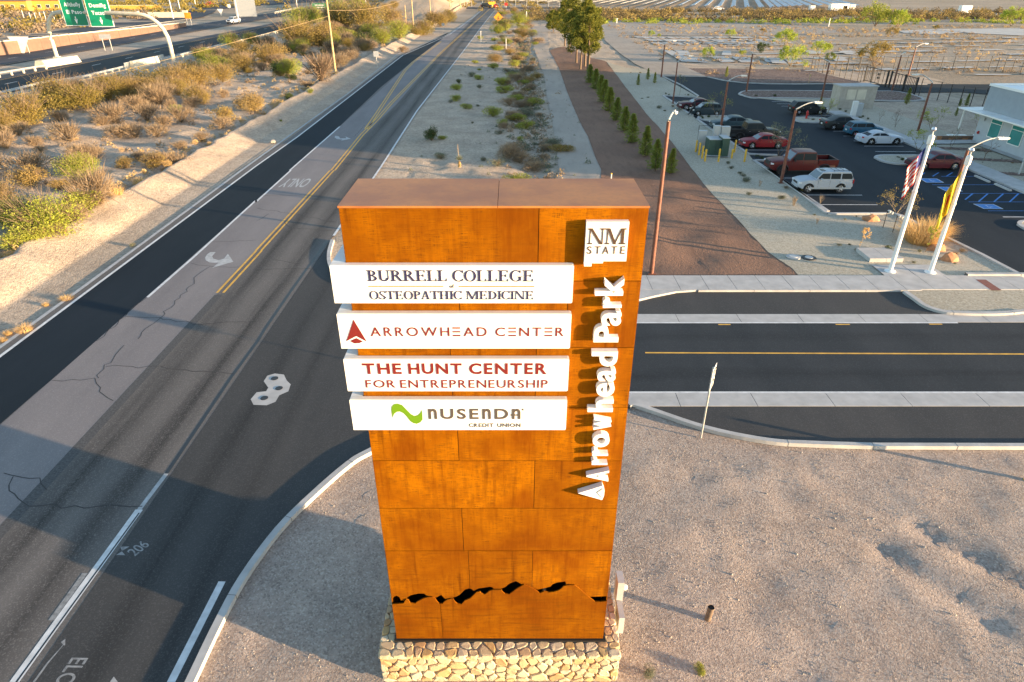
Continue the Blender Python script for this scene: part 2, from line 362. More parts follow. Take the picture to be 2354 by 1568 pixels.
WGRAV = [(16.19, 33.55), (20.89, 33.4), (22.0, 33.7), (26.2, 33.7), (28.5, 33.6), (28.68, 33.48), (27.99, 40.1), (27.41, 44.14), (27.12, 44.62), (22.52, 44.55), (22.55, 48.09), (22.29, 53.83), (22.34, 56.6), (22.45, 51.14), (22.14, 59.95), (22.48, 62.43), (21.76, 79.43), (21.9, 81.88), (21.2, 96.49), (21.35, 97.12), (25.96, 96.17), (25.1, 117.02), (24.18, 127.26), (21.05, 128.86), (18.61, 138.01), (17.28, 105.37), (16.81, 92.55), (16.42, 83.03), (16.36, 74.56), (16.29, 68.53), (16.04, 62.02), (15.75, 56.6), (15.59, 51.58), (15.67, 48.09), (15.69, 43.79), (15.64, 40.3), (15.74, 37.43), (15.97, 36.2), (16.26, 34.88)]
OLDROAD = [(25.19, 117.02), (24.26, 127.74), (23.63, 134.77), (23.52, 152.6), (24.38, 187.92), (31.38, 266.91), (34.62, 277.05), (33.47, 230.2), (32.6, 202.13), (30.85, 178.46), (32.69, 152.6), (32.27, 129.67), (32.73, 116.08)]
GRADED = [(34.62, 277.05), (91.44, 257.47), (102.64, 237.78), (99.32, 214.22), (84.7, 206.01), (72.4, 202.13), (32.6, 202.13), (33.47, 230.2)]
def relief(x, y):
    """undulating desert ground, flat under the roads, with the low bank left of the road and the far embankment"""
    f = 0.0
    f = max(f, smooth01((x+27.2)/1.0)*smooth01((-9.8-x)/1.5) if y < 1000 else 0)
    if y < 22: xb = -7.75+.14*max(0, y-11)**1.5; f = max(f, smooth01((xb+.3-x)/.5)*smooth01((x+27.2)))
    f = max(f, smooth01((x+12)/1)*smooth01((y-17.4)/1.3)*smooth01((35.2-y)/1.5))
    f = max(f, smooth01((x-18.5)/3)*smooth01((y-33)/2)*smooth01((122-y)/4)*.97)
    f = max(f, smooth01((-69-x)/3)*smooth01((x+125)/4)*smooth01((330-y)/40))
    f = max(f, 1-smooth01((math.hypot(x+.3, y-10.9)-3.4)/2))
    n1 = noise.noise((x*.16, y*.16, 3)); n2 = noise.noise((x*.5, y*.5, 9)); n3 = noise.noise((x*1.5, y*1.5, 1)); n4 = noise.noise((x*.035, y*.035, 5))
    near = 1-smooth01((y-60)/80)
    fg = 1 if y > 24 or x < -11 else .35
    u = (.10*n1+.050*n2+.020*n3*near)*fg
    u += .10*n4*fg
    if x < -29: k = smooth01((-29-x)/6); u += k*(.34*n1+.17*n2)
    if -9 < x < 14 and y > 34: u += .08*n2+.03*n3+(.09*n2 if x > 3 and y < 50 else 0)
    if x > -10 and y < 21: u += .025*n2+.022*n3+.022*noise.noise((x*3.6, y*3.6, 2)); u -= .035*(math.exp(-(seg_dist(x, y, 7.5, 17.5, 17, 7.5)/.22)**2)+math.exp(-(seg_dist(x, y, 8.9, 18.3, 18.4, 8.3)/.22)**2)); u -= .09*math.exp(-(seg_dist(x, y, 12.6, 14.6, 14.6, 12.1)/.35)**2)+.09*math.exp(-(seg_dist(x, y, 11, 13.6, 12.6, 11.3)/.35)**2)
    if 34 < y < 230: u -= .38*math.exp(-((x-(2.2-.9*noise.noise((3, y*.06, 0))*2))/1.6)**2)*(1+.5*n2)
    h = u*(1-f)
    # bank left of the road: faces the sun, crest, then falls back to the field
    cx = -29.0+.7*noise.noise((0, y*.12, 2))+.4*noise.noise((0, y*.5, 7))
    if y > 150: cx = -29+(y-150)*.012
    if x < -25.9:
        tt = (x+26.1)/(cx+26.1); fld = .62*smooth01((x+70)/7)
        if x > cx: h += max(0, min(1, tt))*(.88+.12*n2)
        else:
            k = smooth01((cx-x)/(.5+.3*n3)); h += (.88+.12*n2)*(1-k)+fld*k-.55*math.exp(-((cx-x-1.0)/.55)**2)
    if x > -66 and y > 225:       # sandy embankment rising towards the overpass
        a = smooth01((y-285)/110)*smooth01((-23-x)/16)*smooth01((x+70)/14)
        h += 8.5*a
    return h
def axis_pts(segs):
    out = []
    for a, b, st in segs:
        k = max(1, round((b-a)/st)); out += [a+(b-a)*i/k for i in range(k)]
    return out+[segs[-1][1]]
XS = axis_pts([(-1500, -400, 80), (-400, -130, 14), (-130, -60, 2.5), (-60, -34, .8), (-34, -25, .22), (-25, -10, 1.5), (-10, 24, .3), (24, 80, 2), (80, 300, 14), (300, 1800, 90)])
YS = axis_pts([(-60, 4, 4), (4, 24, .28), (24, 62, .45), (62, 130, .8), (130, 260, 2.2), (260, 420, 7), (420, 800, 30), (800, 3600, 140)])
nx, ny = len(XS), len(YS)
tv = [(x, y, relief(x, y)-.065) for y in YS for x in XS]
tf = [(j*nx+i, j*nx+i+1, (j+1)*nx+i+1, (j+1)*nx+i) for j in range(ny-1) for i in range(nx-1)]
me = bpy.data.meshes.new('ground'); me.from_pydata(tv, [], tf); me.materials.append(M['sand']); me.materials.append(M['pad']); me.materials.append(M['field'])
mi = []
for j in range(ny-1):
    yc = (YS[j]+YS[j+1])/2
    for i in range(nx-1):
        xc = (XS[i]+XS[i+1])/2
        e = 9*noise.noise((xc*.1, yc*.1, 0)); mi.append(1 if (xc > -11 and yc < 34) else 2 if (yc+e > 262 or (xc+e > 66 and yc > 60) or xc+e < -128) else 0)
me.polygons.foreach_set('material_index', mi); me.shade_smooth(); me.update()
tag(linkobj('ground', me), kind='structure')
def sheet(name, poly, z, m, kind='structure', parent=None):
    mb = MB(); a = sum(poly[i][0]*poly[(i+1) % len(poly)][1]-poly[(i+1) % len(poly)][0]*poly[i][1] for i in range(len(poly)))
    P = poly if a > 0 else poly[::-1]
    mb.add([(p[0], p[1], z) for p in P], [tuple(range(len(P)))])
    o = mb.build(name, m, parent)
    if kind and parent is None: o['kind'] = kind
    return o
def drape(name, poly, dz, m, step=1.2):
    bm = bmesh.new(); bm.faces.new([bm.verts.new((p[0], p[1], 0)) for p in poly]); bm.normal_update()
    xs = [p[0] for p in poly]; ys = [p[1] for p in poly]
    for ax, lo, hi in ((0, min(xs), max(xs)), (1, min(ys), max(ys))):
        v = lo+step
        while v < hi:
            co = (v, 0, 0) if ax == 0 else (0, v, 0); no = (1, 0, 0) if ax == 0 else (0, 1, 0)
            bmesh.ops.bisect_plane(bm, geom=bm.verts[:]+bm.edges[:]+bm.faces[:], plane_co=co, plane_no=no)
            v += step*(1 if v < 62 or ax == 0 else 2)
    for vtx in bm.verts: vtx.co.z = relief(vtx.co.x, vtx.co.y)-.065+dz
    bmesh.ops.recalc_face_normals(bm, faces=bm.faces)
    if bm.faces and sum(f.normal.z for f in bm.faces) < 0: bmesh.ops.reverse_faces(bm, faces=bm.faces)
    m_ = bpy.data.meshes.new(name); bm.to_mesh(m_); bm.free(); m_.materials.append(m); m_.shade_smooth()
    return tag(linkobj(name, m_), kind='structure')
drape('dirt_track', TRACK, .060, M['track'], .8)
drape('brown_dirt_strip', DIRT, .085, M['dirt'], .8)
drape('pale_gravel_bed', WGRAV, .098, M['wgravel'], 1.2)
sheet('old_service_road', OLDROAD, .03, M['track'])
sheet('graded_clearing', GRADED, .012, M['track'])
# ------------------------------------------------------------------ paving
sheet('side_street', [(-1.5, 21.6), (90, 21.6), (90, 28.6), (-1.5, 28.6)], .001, M['street'])
APRON = [(-11.64, 2), (-11.62, 36)]+[(-11.51, 39.3), (-11.2, 37.25), (-10.81, 35.53)]+[(-9.9, 33.6), (-8.4, 32.0), (-6, 30.9), (-3, 30.4), (6.5, 30.35), (7.5, 30.9), (8.8, 31.5), (10.2, 31.75), (22.1, 31.7), (23.0, 30.9), (24.5, 29.9), (27, 29.25), (60, 29.2), (60, 20.3), (60, 18.5), (10.8, 18.67), (9.26, 18.85), (7.24, 19.62), (5.0, 20.9), (3.2, 21.0), (-1, 20.9), (-3, 20.0), (-5.06, 18.18), (-5.68, 17.47), (-6.49, 15.96), (-7.14, 14.44), (-7.56, 12.63), (-7.68, 11.09), (-7.71, 9.56), (-7.8, 7), (-8, 2)]
sheet('junction_paving', APRON, -.001, M['apron'])
sheet('right_turn_bay', [(4, 29.02), (60, 29.0), (60, 31.6), (4, 31.6)], .010, M['bay']) if False else None
LL = -22.85
LEFT = [(-22.85, 20), (-22.85, 58), (-22.62, 70.09), (-22.81, 96.17), (-23.28, 150.4), (-17.97, 206.01), (-15.75, 287.96), (-14.62, 363.84)]
RIGHT = [(-11.65, 58), (-11.95, 85.24), (-10.98, 157.18), (-9.81, 266.91), (-8.37, 363.84)]
OUTER = [(-23.41, 26.28), (-23.4, 31.61), (-23.61, 56.6), (-23.66, 100.07), (-24.78, 152.6), (-22.75, 169.87), (-18.24, 209.22), (-16.17, 291.78), (-14.99, 366.24)]
L2 = [(p[0]-.62, p[1]) for p in [(-22.85, -20)]+LEFT[1:]]
sheet('main_road', [(-11.6, -20)]+RIGHT[:1]+[(p[0]+.12, p[1]) for p in RIGHT[1:]]+[(-9.5, 376), (-22, 376)]+L2[::-1], -.004, M['lane'])
farx = [(-14.62, 363.84), (-8.37, 363.84)]
sheet('cross_road', [(-60, 372), (40, 376), (40, 392), (-60, 388)], .0, M['street'])
# dark resurfaced left lane with a ragged inner edge, pale centre lane
random.seed(4)
inner = [(-19.35+random.uniform(-.06, .06), y) for y in range(-20, 74, 3)]
tail = [(-20.0, 105.37), (-19.77, 126.47), (-18.75, 187.92), (-16.86, 245.85)]
dark = [(p[0], p[1]) for p in [(LL+.0, -20)]+LEFT[1:5]]+[(-19.0,215)]+[(p[0], p[1]) for p in tail[::-1]][1:]+inner[::-1]
sheet('resurfaced_lane', [(x, y) for x, y in dark], -.003, M['newasph'])
PALE = [(-19.35, -20), (-15.75, -20), (-15.75, 70)]+[(-15.27, 90.83), (-15.81, 157.18), (-15.4, 273.59)]+[(p[0]+.05, p[1]) for p in [(-16.86, 245.85), (-18.91, 189.59), (-19.77, 136.55), (-19.77, 126.47)]]+[(-19.35, 70)]
sheet('old_centre_lane', PALE, -.002, M['oldasph'])
def line(name, pts, wd, m, z=.001): return tag(ribbon(pts, wd, z).build(name, M[m]), kind='structure')
line('edge_line', [(LL, -15)]+LEFT[1:], .17, 'whitepaint')
line('old_edge_line', [(-23.75, 8)]+OUTER, .22, 'fadedpaint')
line('lane_line', [(-19.25, 30.96), (-19.22, 36.89), (-19.36, 47.96), (-19.22, 47.55), (-19.3, 56.6), (-19.39, 56.6), (-19.39, 75.46)], .16, 'whitepaint')
line('edge_line', [(-11.65, 40.3)]+RIGHT, .17, 'whitepaint')
line('edge_line', [(-11.97, 9.56), (-11.86, 15.34)], .24, 'whitepaint')
line('edge_line', [(-11.86, 15.34), (-11.79, 17.05)], .15, 'fadedpaint')
line('tar_seam', [(-11.79, 17.05), (-11.88, 23.1), (-11.82, 26.28), (-11.88, 27.43), (-11.9, 31.89), (-11.85, 39.4)], .13, 'sealant', .0005)
line('tar_seam', [(-11.92, 9.56), (-11.79, 15.2)], .05, 'sealant', .002)
YL = [(-15.81, 31.54), (-15.8, 37.61), (-15.84, 37.7), (-15.88, 56.6), (-15.79, 56.6), (-16.19, 71.16), (-16.11, 79.58), (-16.28, 90.83), (-15.81, 157.18), (-11.54, 369.89)]
line('yellow_line', YL, .13, 'yellowpaint'); line('yellow_line', [(x+.34, y) for x, y in YL], .13, 'yellowpaint')
YW = [(-16.34, 74.27), (-16.81, 83.39), (-19.35, 124.93), (-19.59, 138.38), (-18.44, 184.66)]
line('yellow_line', YW, .13, 'yellowpaint'); line('yellow_line', [(x+.34, y-.3) for x, y in YW], .13, 'yellowpaint')
line('milled_seam', [(-15.62, 5), (-15.62, 31.3)], .42, 'seam', -.0005)
line('stop_line_dash', [(-8.2, 9.56), (-8.13, 12.53)], .2, 'whitepaint', .0015)
line('faded_dash', [(-12.14, 11.27), (-12.14, 12.82)], .16, 'fadedgrey', .001)
line('yellow_line', [(6.0, 25.19), (90, 24.6)], .11, 'yellowpaint', .003)
for a, b in (((10.04, 27.9), (10.64, 27.9)), ((15.76, 27.91), (16.45, 27.91)), ((20.33, 27.94), (20.96, 27.94))):
    line('yellow_tick', [a, b], .1, 'yellowpaint', .003)
# turn arrows and ONLY on the pale lane
def flat_mark(name, pts, m, z=.001): return sheet(name, pts, z, M[m])
flat_mark('turn_arrow', [(-18.53, 37.39), (-18.21, 37.39), (-18.16, 36.72), (-17.93, 36.34), (-17.52, 36.1), (-17.29, 36.34), (-17.35, 37.11), (-16.55, 35.86), (-17.43, 34.93), (-17.36, 35.7), (-17.89, 35.73), (-18.3, 36.12), (-18.51, 36.55), (-18.58, 37.04)], 'fadedpaint')
flat_mark('turn_arrow', [(-18.76, 70.62), (-18.33, 70.35), (-17.91, 69.3), (-17.32, 69.46), (-17.59, 70.25), (-16.78, 69.2), (-17.62, 68.28), (-17.57, 68.79), (-18.19, 69.04), (-18.64, 69.82)], 'fadedpaint')
def text_flat(s, p0, size_x, size_y, rz, m, z=.001, name='road_lettering'):
    cu = bpy.data.curves.new(name, 'FONT'); cu.body = s; cu.size = 1; cu.offset = .012
    o = bpy.data.objects.new(name, cu); dg = bpy.context.evaluated_depsgraph_get(); S.collection.objects.link(o); dg.update()
    me = bpy.data.meshes.new_from_object(o.evaluated_get(dg)); bpy.data.objects.remove(o)
    me.materials.clear(); me.materials.append(M[m]); ob = linkobj(name, me); ob.location = (*p0, z); ob.rotation_euler = (0, 0, rz); ob.scale = (size_x, size_y, 1)
    return tag(ob, kind='structure')
text_flat('ONLY', (-16.63, 53.89), .80, 3.5, R(180), 'fadedpaint')
text_flat('206', (-11.04, 13.43), .34, .55, R(62), 'fadedgrey', .001)
text_flat('ELOY', (-10.96, 10.23), .42, .6, R(-92), 'fadedgrey', .001)
for q in ([(-11.61, 13.48), (-11.34, 13.48), (-11.51, 13.62)], [(-11.52, 13.64), (-11.38, 13.81), (-11.66, 13.81)]): flat_mark('survey_mark', q, 'fadedgrey', .001)
flat_mark('survey_arrow', [(-11.53, 9.56), (-11.5, 10.06), (-11.4, 10.56), (-11.5, 10.63), (-11.44, 10.73), (-11.33, 10.53), (-11.38, 10.55), (-11.45, 10.04), (-11.47, 9.56)], 'fadedgrey', .001)
flat_mark('survey_arrow', [(-9.67, 9.56), (-9.65, 9.7), (-9.48, 9.56)], 'fadedpaint', .001)
PATCH = [(-10.39, 23.27), (-10.13, 23.44), (-9.71, 23.35), (-9.45, 22.89), (-9.2, 22.6), (-9.14, 22.08), (-9.42, 21.79), (-9.43, 21.33), (-9.7, 21.09), (-10.23, 21.12), (-10.48, 21.51), (-10.41, 22.01), (-10.05, 22.08), (-10.05, 22.35), (-10.4, 22.84)]
flat_mark('utility_patch', PATCH, 'concrete', .001)
for i, (x, y) in enumerate([(-10.01, 23.05), (-9.59, 22.3), (-9.96, 21.59)]):
    q = MB().lathe([(.15, 0), (.15, .012), (.11, .014), (.0, .012)], 20).build('valve_cover', M['black']); q.location = (x, y, .001)
    tag(q, 'small round black valve cover, the %s of three in the white road patch' % ('farthest', 'middle', 'nearest')[i], 'valve cover', 'valve covers in the white road patch')
# cracks
random.seed(11)
def crack(pts, wd=.035, jit=.10, m='crack'):
    out = []
    for (a, b) in zip(pts[:-1], pts[1:]):
        k = max(2, int(math.dist(a, b)/.35))
        for i in range(k):
            t = i/k; out.append((a[0]+(b[0]-a[0])*t+random.uniform(-jit, jit), a[1]+(b[1]-a[1])*t+random.uniform(-jit, jit)))
    out.append(pts[-1]); return tag(ribbon(out, wd, .0022).build('road_crack', M[m]), kind='structure')
for pts in ([(-19.22, 28.74), (-17.51, 28.57), (-15.44, 27.99), (-12.57, 28.22)], [(-17.58, 26.36), (-17.6, 27.54), (-17.51, 28.57), (-17.54, 30.54), (-17.57, 32.74), (-17.83, 33.48), (-17.64, 35.12)],
            [(-19.12, 35.61), (-17.64, 35.12), (-15.91, 35.07)], [(-19.05, 39.11), (-17.46, 39.3), (-16.45, 39.5)], [(-17.53, 23.01), (-17.74, 24.06), (-17.61, 24.52), (-17.83, 25.87)],
            [(-19.26, 22.84), (-17.62, 23.01), (-16.76, 22.11), (-15.94, 21.41)], [(-17.65, 24.06), (-16.95, 24.01), (-15.31, 23.94), (-13.95, 23.62), (-11.86, 23.41)], [(-17.43, 17.0), (-16.67, 16.85), (-15.98, 16.81), (-15.37, 16.25)],
            [(-17.02, 16.83), (-16.63, 16.19), (-15.96, 15.79), (-15.45, 15.54), (-13.59, 15.47), (-11.83, 15.49)], [(-18.68, 45.98), (-15.54, 44.74), (-12.18, 42.99)], [(-19.12, 49.21), (-16.28, 49.27)], [(-17.62, 43.33), (-17.33, 44.74)],
            [(-14.78, 34.64), (-12.32, 34.83), (-10.68, 34.56)], [(-14.47, 36.2), (-12.52, 35.53)], [(-15.67, 42.87), (-14.82, 41.77), (-11.98, 41.23)], [(-16.66, 70.09), (-16.76, 76.37)], [(-19.26, 26.28), (-19.33, 29.16), (-19.3, 31.0)]):
    crack(pts)
# ------------------------------------------------------------------ kerbs, gutters, sidewalks
CN = M['concrete']
def kerb(name, pts, wd, z1, m=None):
    o = tag(ribbon(pts, wd, -.05, z1).build(name, m or CN), kind='structure'); j = MB(); acc = 0
    for a, b in zip(pts[:-1], pts[1:]):
        L_ = math.dist(a[:2], b[:2]); ang = math.atan2(b[1]-a[1], b[0]-a[0])
        while acc < L_: j.obox((a[0]+(b[0]-a[0])*acc/L_, a[1]+(b[1]-a[1])*acc/L_, (z1-.05)/2), (.014, wd+.012, z1+.055), rz=ang); acc += 3.0
        acc -= L_
    if j.v: j.build('kerb_joint', M['joint'], o)
    return o
c1 = curve([(-8.0, 3), (-7.78, 7), (-7.71, 9.56), (-7.68, 11.09), (-7.56, 12.63), (-7.14, 14.44), (-6.49, 15.96), (-5.68, 17.47), (-5.06, 18.18), (-3, 20.0), (-1, 20.85), (3.2, 21.0)], 4)
kerb('kerb', c1, .22, .11)
kerb('kerb', curve([(4.6, 21.0), (5.05, 20.95), (7.24, 19.55), (9.26, 18.8), (10.8, 18.62), (13, 18.5)], 5)+[(60, 18.3)], .2, .11)
kerb('kerb', curve([(-11.48, 39.3), (-11.28, 37.79), (-11.04, 36.55), (-10.62, 35.2)]+[(-9.6, 33.2), (-8.0, 31.9), (-6, 31.1)], 5), .22, .12)
def walk(name, x0, x1, ya, yb, step, z=.05, slant=0, m='concrete'):
    """a paved strip cast in separate slabs with open joints"""
    x = x0; first = None; k = 0
    base = tag(MB().box(x0, x1, ya+.01, yb-.01, -.05, z-.012).build(name, M['joint']), kind='structure')
    while x < x1:
        xe = min(x+step, x1)
        o = MB().prism([(x+.012, ya), (xe-.012, ya), (xe-.012+slant, yb), (x+.012+slant, yb)], -.04, z+random.uniform(-.002, .002)).build('slab', M[m], base)
        x = xe
    return base
walk('sidewalk', 3.0, 28.6, 31.75, 33.62, 1.52, .1)
walk('gutter_strip', -4.0, 80, 28.12, 29.0, 3.05, .012)
walk('gutter_strip', 3.6, 80, 21.02, 21.95, 3.05, .012)
tag(MB().prism([(-4, 30.4), (6.5, 30.45), (7.5, 30.95), (8.8, 31.5), (10.2, 31.73), (-6, 31.73), (-6, 31)], -.05, .098).build('sidewalk_apron', CN), kind='structure')
kerb('kerb', [(10.0, 31.68), (22.0, 31.68)], .1, .1)
line('gutter_lip', [(-4, 28.07), (21.8, 28.07)], .12, 'whitepaint', .014)
line('gutter_lip', [(3.6, 21.99), (80, 21.95)], .12, 'whitepaint', .014)
# gravel island at the entrance with its rounded kerb
ISL = curve([(21.01, 31.5), (21.07, 30.8), (21.17, 29.75), (21.67, 29.16), (22.29, 29.02), (23.18, 28.94), (24.55, 28.97), (25.82, 29.19)], 4)
sheet('island_gravel', ISL+[(40, 29.4), (40, 31.7), (22.2, 31.7)], .07, M['wgravel'])
kerb('island_kerb', ISL, .26, .13)
kerb('kerb', [(25.6, 33.68), (30, 33.66)], .26, .2)
line('brick_crossing_band', [(26.02, 33.03), (25.99, 31.64)], .55, 'redpaint', .105)
sheet('flagpole_pad', [(21.0, 33.62), (24.45, 33.62), (24.4, 35.2), (21.02, 35.2)], .085, M['concrete'])
tag(MB().box(22.75, 22.78, 33.65, 35.19, .07, .088).build('pad_joint', M['joint']), kind='structure')
# parking lot
LOT = [(21.62, 96.25), (21.9, 81.88), (21.68, 79.09), (22.45, 62.32), (22.14, 59.95), (22.45, 51.14), (22.68, 45.19), (22.52, 44.55), (27.12, 44.62), (27.41, 44.14), (27.99, 40.1), (28.68, 33.48), (30, 29.0), (80, 29.0), (47.0, 56.0), (41.2, 59.41), (39.79, 68.2), (38.92, 83.82), (40.23, 86.92), (38.14, 93.79), (37.88, 94.78), (35.47, 94.78), (32.21, 97.12), (33.9, 101.09), (37.82, 101.61), (53.38, 100.58), (57.63, 99.55), (65.46, 100.34), (75, 92), (75, 108), (57.42, 108.81), (40.3, 108.81), (40.1, 108.23), (34.94, 111.22), (32.73, 116.08), (25.19, 117.02), (25.96, 96.17), (21.36, 96.49)]
sheet('parking_lot', LOT, .0, M['lot'])
# ------ kerbs of the lot
def kl(pts, wd=.24, z=.13): return kerb('kerb', pts, wd, z)
kl([(25.28, 117.02), (26.18, 106.5), (26.19, 96.36), (25.58, 95.24), (21.27, 96.74)]); kl([(21.27, 96.74), (21.66, 89.16), (21.59, 86.38), (21.7, 83.34), (21.88, 81.81)])
kl([(21.81, 79.5), (22.0, 72.54), (22.27, 66.9), (22.43, 62.43)]); kl([(22.13, 59.9), (23.39, 59.83)]); kl([(22.13, 59.9), (22.35, 56.17), (22.41, 51.05), (22.68, 45.08)])
kl([(22.34, 56.6), (22.45, 50.67), (22.39, 44.79), (22.52, 44.55), (27.12, 44.62), (27.41, 44.14), (27.99, 40.1), (28.45, 36.89), (28.73, 33.55)]); kl([(22.05, 79.5), (23.06, 78.36), (25.17, 78.26), (26.11, 78.11)])
kl([(22.39, 62.38), (23.2, 62.08), (25.0, 61.88)])
# islands
def island(name, pts, m='wgravel', k=4):
    P = curve(pts+[pts[0]], k)[:-1]
    sheet(name, P, .10, M[m]); kerb('island_kerb', P+[P[0]], .28, .125)
island('planting_island', [(22.0, 79.6), (22.89, 81.52), (25.53, 81.34), (26.53, 80.64), (26.75, 79.6), (25.11, 78.03), (23.12, 78.36)])
island('planting_island', [(33.3, 79.53), (34.17, 80.51), (36.68, 80.31), (36.94, 78.95), (35.49, 77.44), (33.72, 77.62), (33.2, 78.38)])
island('planting_island', [(33.8, 60.95), (34.67, 61.68), (36.8, 61.73), (38.43, 61.44), (36.43, 58.84), (34.81, 58.5), (33.83, 59.41)])
island('planting_island', [(34.48, 42.31), (35.05, 42.87), (35.98, 42.92), (36.75, 42.42), (35.09, 41.13), (34.37, 41.34)])
island('red_gravel_island', [(32.43, 98.09), (34.32, 100.89), (37.71, 101.3), (45.55, 100.89), (51.79, 100.58), (56.3, 100.07), (56.03, 92.99), (49.45, 92.55), (44.72, 93.88), (35.47, 94.78), (33.15, 94.78)], 'rgravel', 3)
sheet('red_gravel_bed', [(32.29, 128.05), (39.37, 127.74), (46.37, 126.47), (53.86, 126.47), (53.73, 120.5), (55.58, 110.01), (40.5, 109.41), (40.38, 109.05), (35.12, 111.84), (32.73, 116.08)], .02, M['rgravel'])
kl([(32.73, 116.08), (34.25, 111.84), (36.48, 109.41), (40.1, 108.23), (44.22, 107.88), (56.56, 108.81), (64.64, 107.64)], .3, .12)
sheet('building_gravel', [(33.5, 95), (37.2, 92), (38.6, 85), (41.0, 84), (41.9, 66), (41.9, 40), (47.15, 40), (47.15, 92), (56.5, 92.6), (56.5, 95)], .03, M['wgravel'])
sheet('lot_sidewalk', [(40.23, 86.92), (41.98, 86.46), (41.8, 69.37), (39.5, 65.05), (39.63, 67.87), (39.82, 76.34), (38.74, 83.39), (39.57, 64.37), (39.79, 68.2), (40.25, 71.44), (41.3, 73.51), (41.28, 70.11)], .10, M['concrete']) if False else None
LS = [(38.91, 83.6), (39.82, 76.34), (39.74, 71.24), (39.48, 67.58), (39.28, 64.65)]
SW = [(35.0, 90), (36.8, 84), (38.7, 84), (39.2, 75), (39.6, 66), (39.9, 58), (40.0, 52), (41.8, 52), (41.8, 66), (41.2, 76), (40.2, 86), (37.5, 91)]
sheet('lot_sidewalk', [(39.2, 84.5), (39.9, 66), (40.0, 40), (41.9, 40), (41.8, 66), (40.9, 84.5)], .13, M['concrete'])
kl([(39.15, 85), (39.85, 66), (39.95, 40)], .2, .14)
sheet('entrance_path', [(41.8, 66.3), (47.1, 66.6), (47.1, 68.2), (41.8, 67.9)], .12, M['concrete'])
sheet('wall_footing_path', [(46.3, 40), (47.2, 40), (47.2, 66), (46.3, 66)], .11, M['concrete'])
for y0, y1 in ((64.4, 65.5), (60.2, 61.1), (55.0, 56)): sheet('red_gravel_band', [(41.9, y0), (46.2, y0-1.2), (46.2, y1-1), (41.9, y1)], .06, M['rgravel'])
# stalls
for y in (46.9, 49.32, 51.75, 54.14, 64.19, 66.7, 69.2, 71.7, 74.2, 79.5, 82, 84.6, 87.1, 89.7, 92.3):
    x0 = 22.6 if y < 76 else 21.9
    if y > 85: x0 = 21.5
    line('stall_line', [(x0+.15, y), (x0+4.5, y-.05)], .1, 'whitepaint', .0015)
for y in [92.13, 90.33, 88.55, 86.55, 84.33, 82.22, 75.2, 72.94, 70.51, 68.17, 65.85, 63.56]:
    line('stall_line', [(35.1, y), (39.0, y-.05)], .1, 'whitepaint', .0015)
for pts in [[(34.15, 54.02), (35.57, 53.96), (35.47, 52.74), (34.01, 52.8)], [(34.17, 51.54), (35.55, 51.48), (35.51, 50.25), (34.21, 50.33)], [(34.32, 47.08), (35.8, 46.98), (35.79, 45.85), (34.37, 45.9)]]:
    sheet('accessible_marking_border', [pts[0], pts[1], pts[2], pts[3]], .0015, M['whitepaint'])
    cx = sum(p[0] for p in pts)/4; cy = sum(p[1] for p in pts)/4
    sheet('accessible_marking', [(cx+(p[0]-cx)*.9, cy+(p[1]-cy)*.9) for p in pts], .0025, M['bluepaint'])
    sx = (max(p[0] for p in pts)-min(p[0] for p in pts))*.5
    def W(pl): return [(cx+a*sx*.8, cy+b*sx*.8) for a, b in pl]
    for pl in ([(-.1, .05), (.25, .05), (.25, .12), (-.1, .12)], [(.25, .12), (.18, .12), (.32, -.35), (.42, -.35)], [(-.12, .45), (0, .45), (0, -.02), (-.12, -.02)], [(-.13, .5), (-.02, .5), (-.02, .62), (-.13, .62)],
               [(-.3, -.1), (-.22, -.1), (-.18, -.3), (0, -.38), (.12, -.25), (.2, -.3), (.02, -.5), (-.22, -.42)]):
        sheet('accessible_symbol', W(pl), .0035, M['whitepaint'])
for a, b in [((34.37, 48.11), (35.92, 49.69)), ((35.1, 47.64), (37.05, 49.63)), ((36.23, 47.59), (38.26, 49.63)), ((37.33, 47.51), (39.47, 49.66)), ((34.54, 54.73), (35.58, 55.82)), ((35.6, 54.66), (36.83, 55.89)), ((36.73, 54.63), (38.02, 55.89)), ((37.96, 54.73), (39.16, 55.82))]:
    line('access_aisle_stripe', [a, b], .11, 'bluepaint', .0015)
for a, b in [((34.78, 49.72), (39.94, 49.72)), ((34.29, 47.54), (38.44, 47.54)), ((34.13, 52.13), (39.35, 52.13)), ((36.34, 54.66), (39.37, 54.66)), ((34.38, 45.42), (36.98, 45.42))]:
    line('access_aisle_line', [a, b], .07, 'bluepaint', .002)
line('stall_line', [(34.57, 44.06), (36.05, 44.06)], .12, 'whitepaint', .0015)
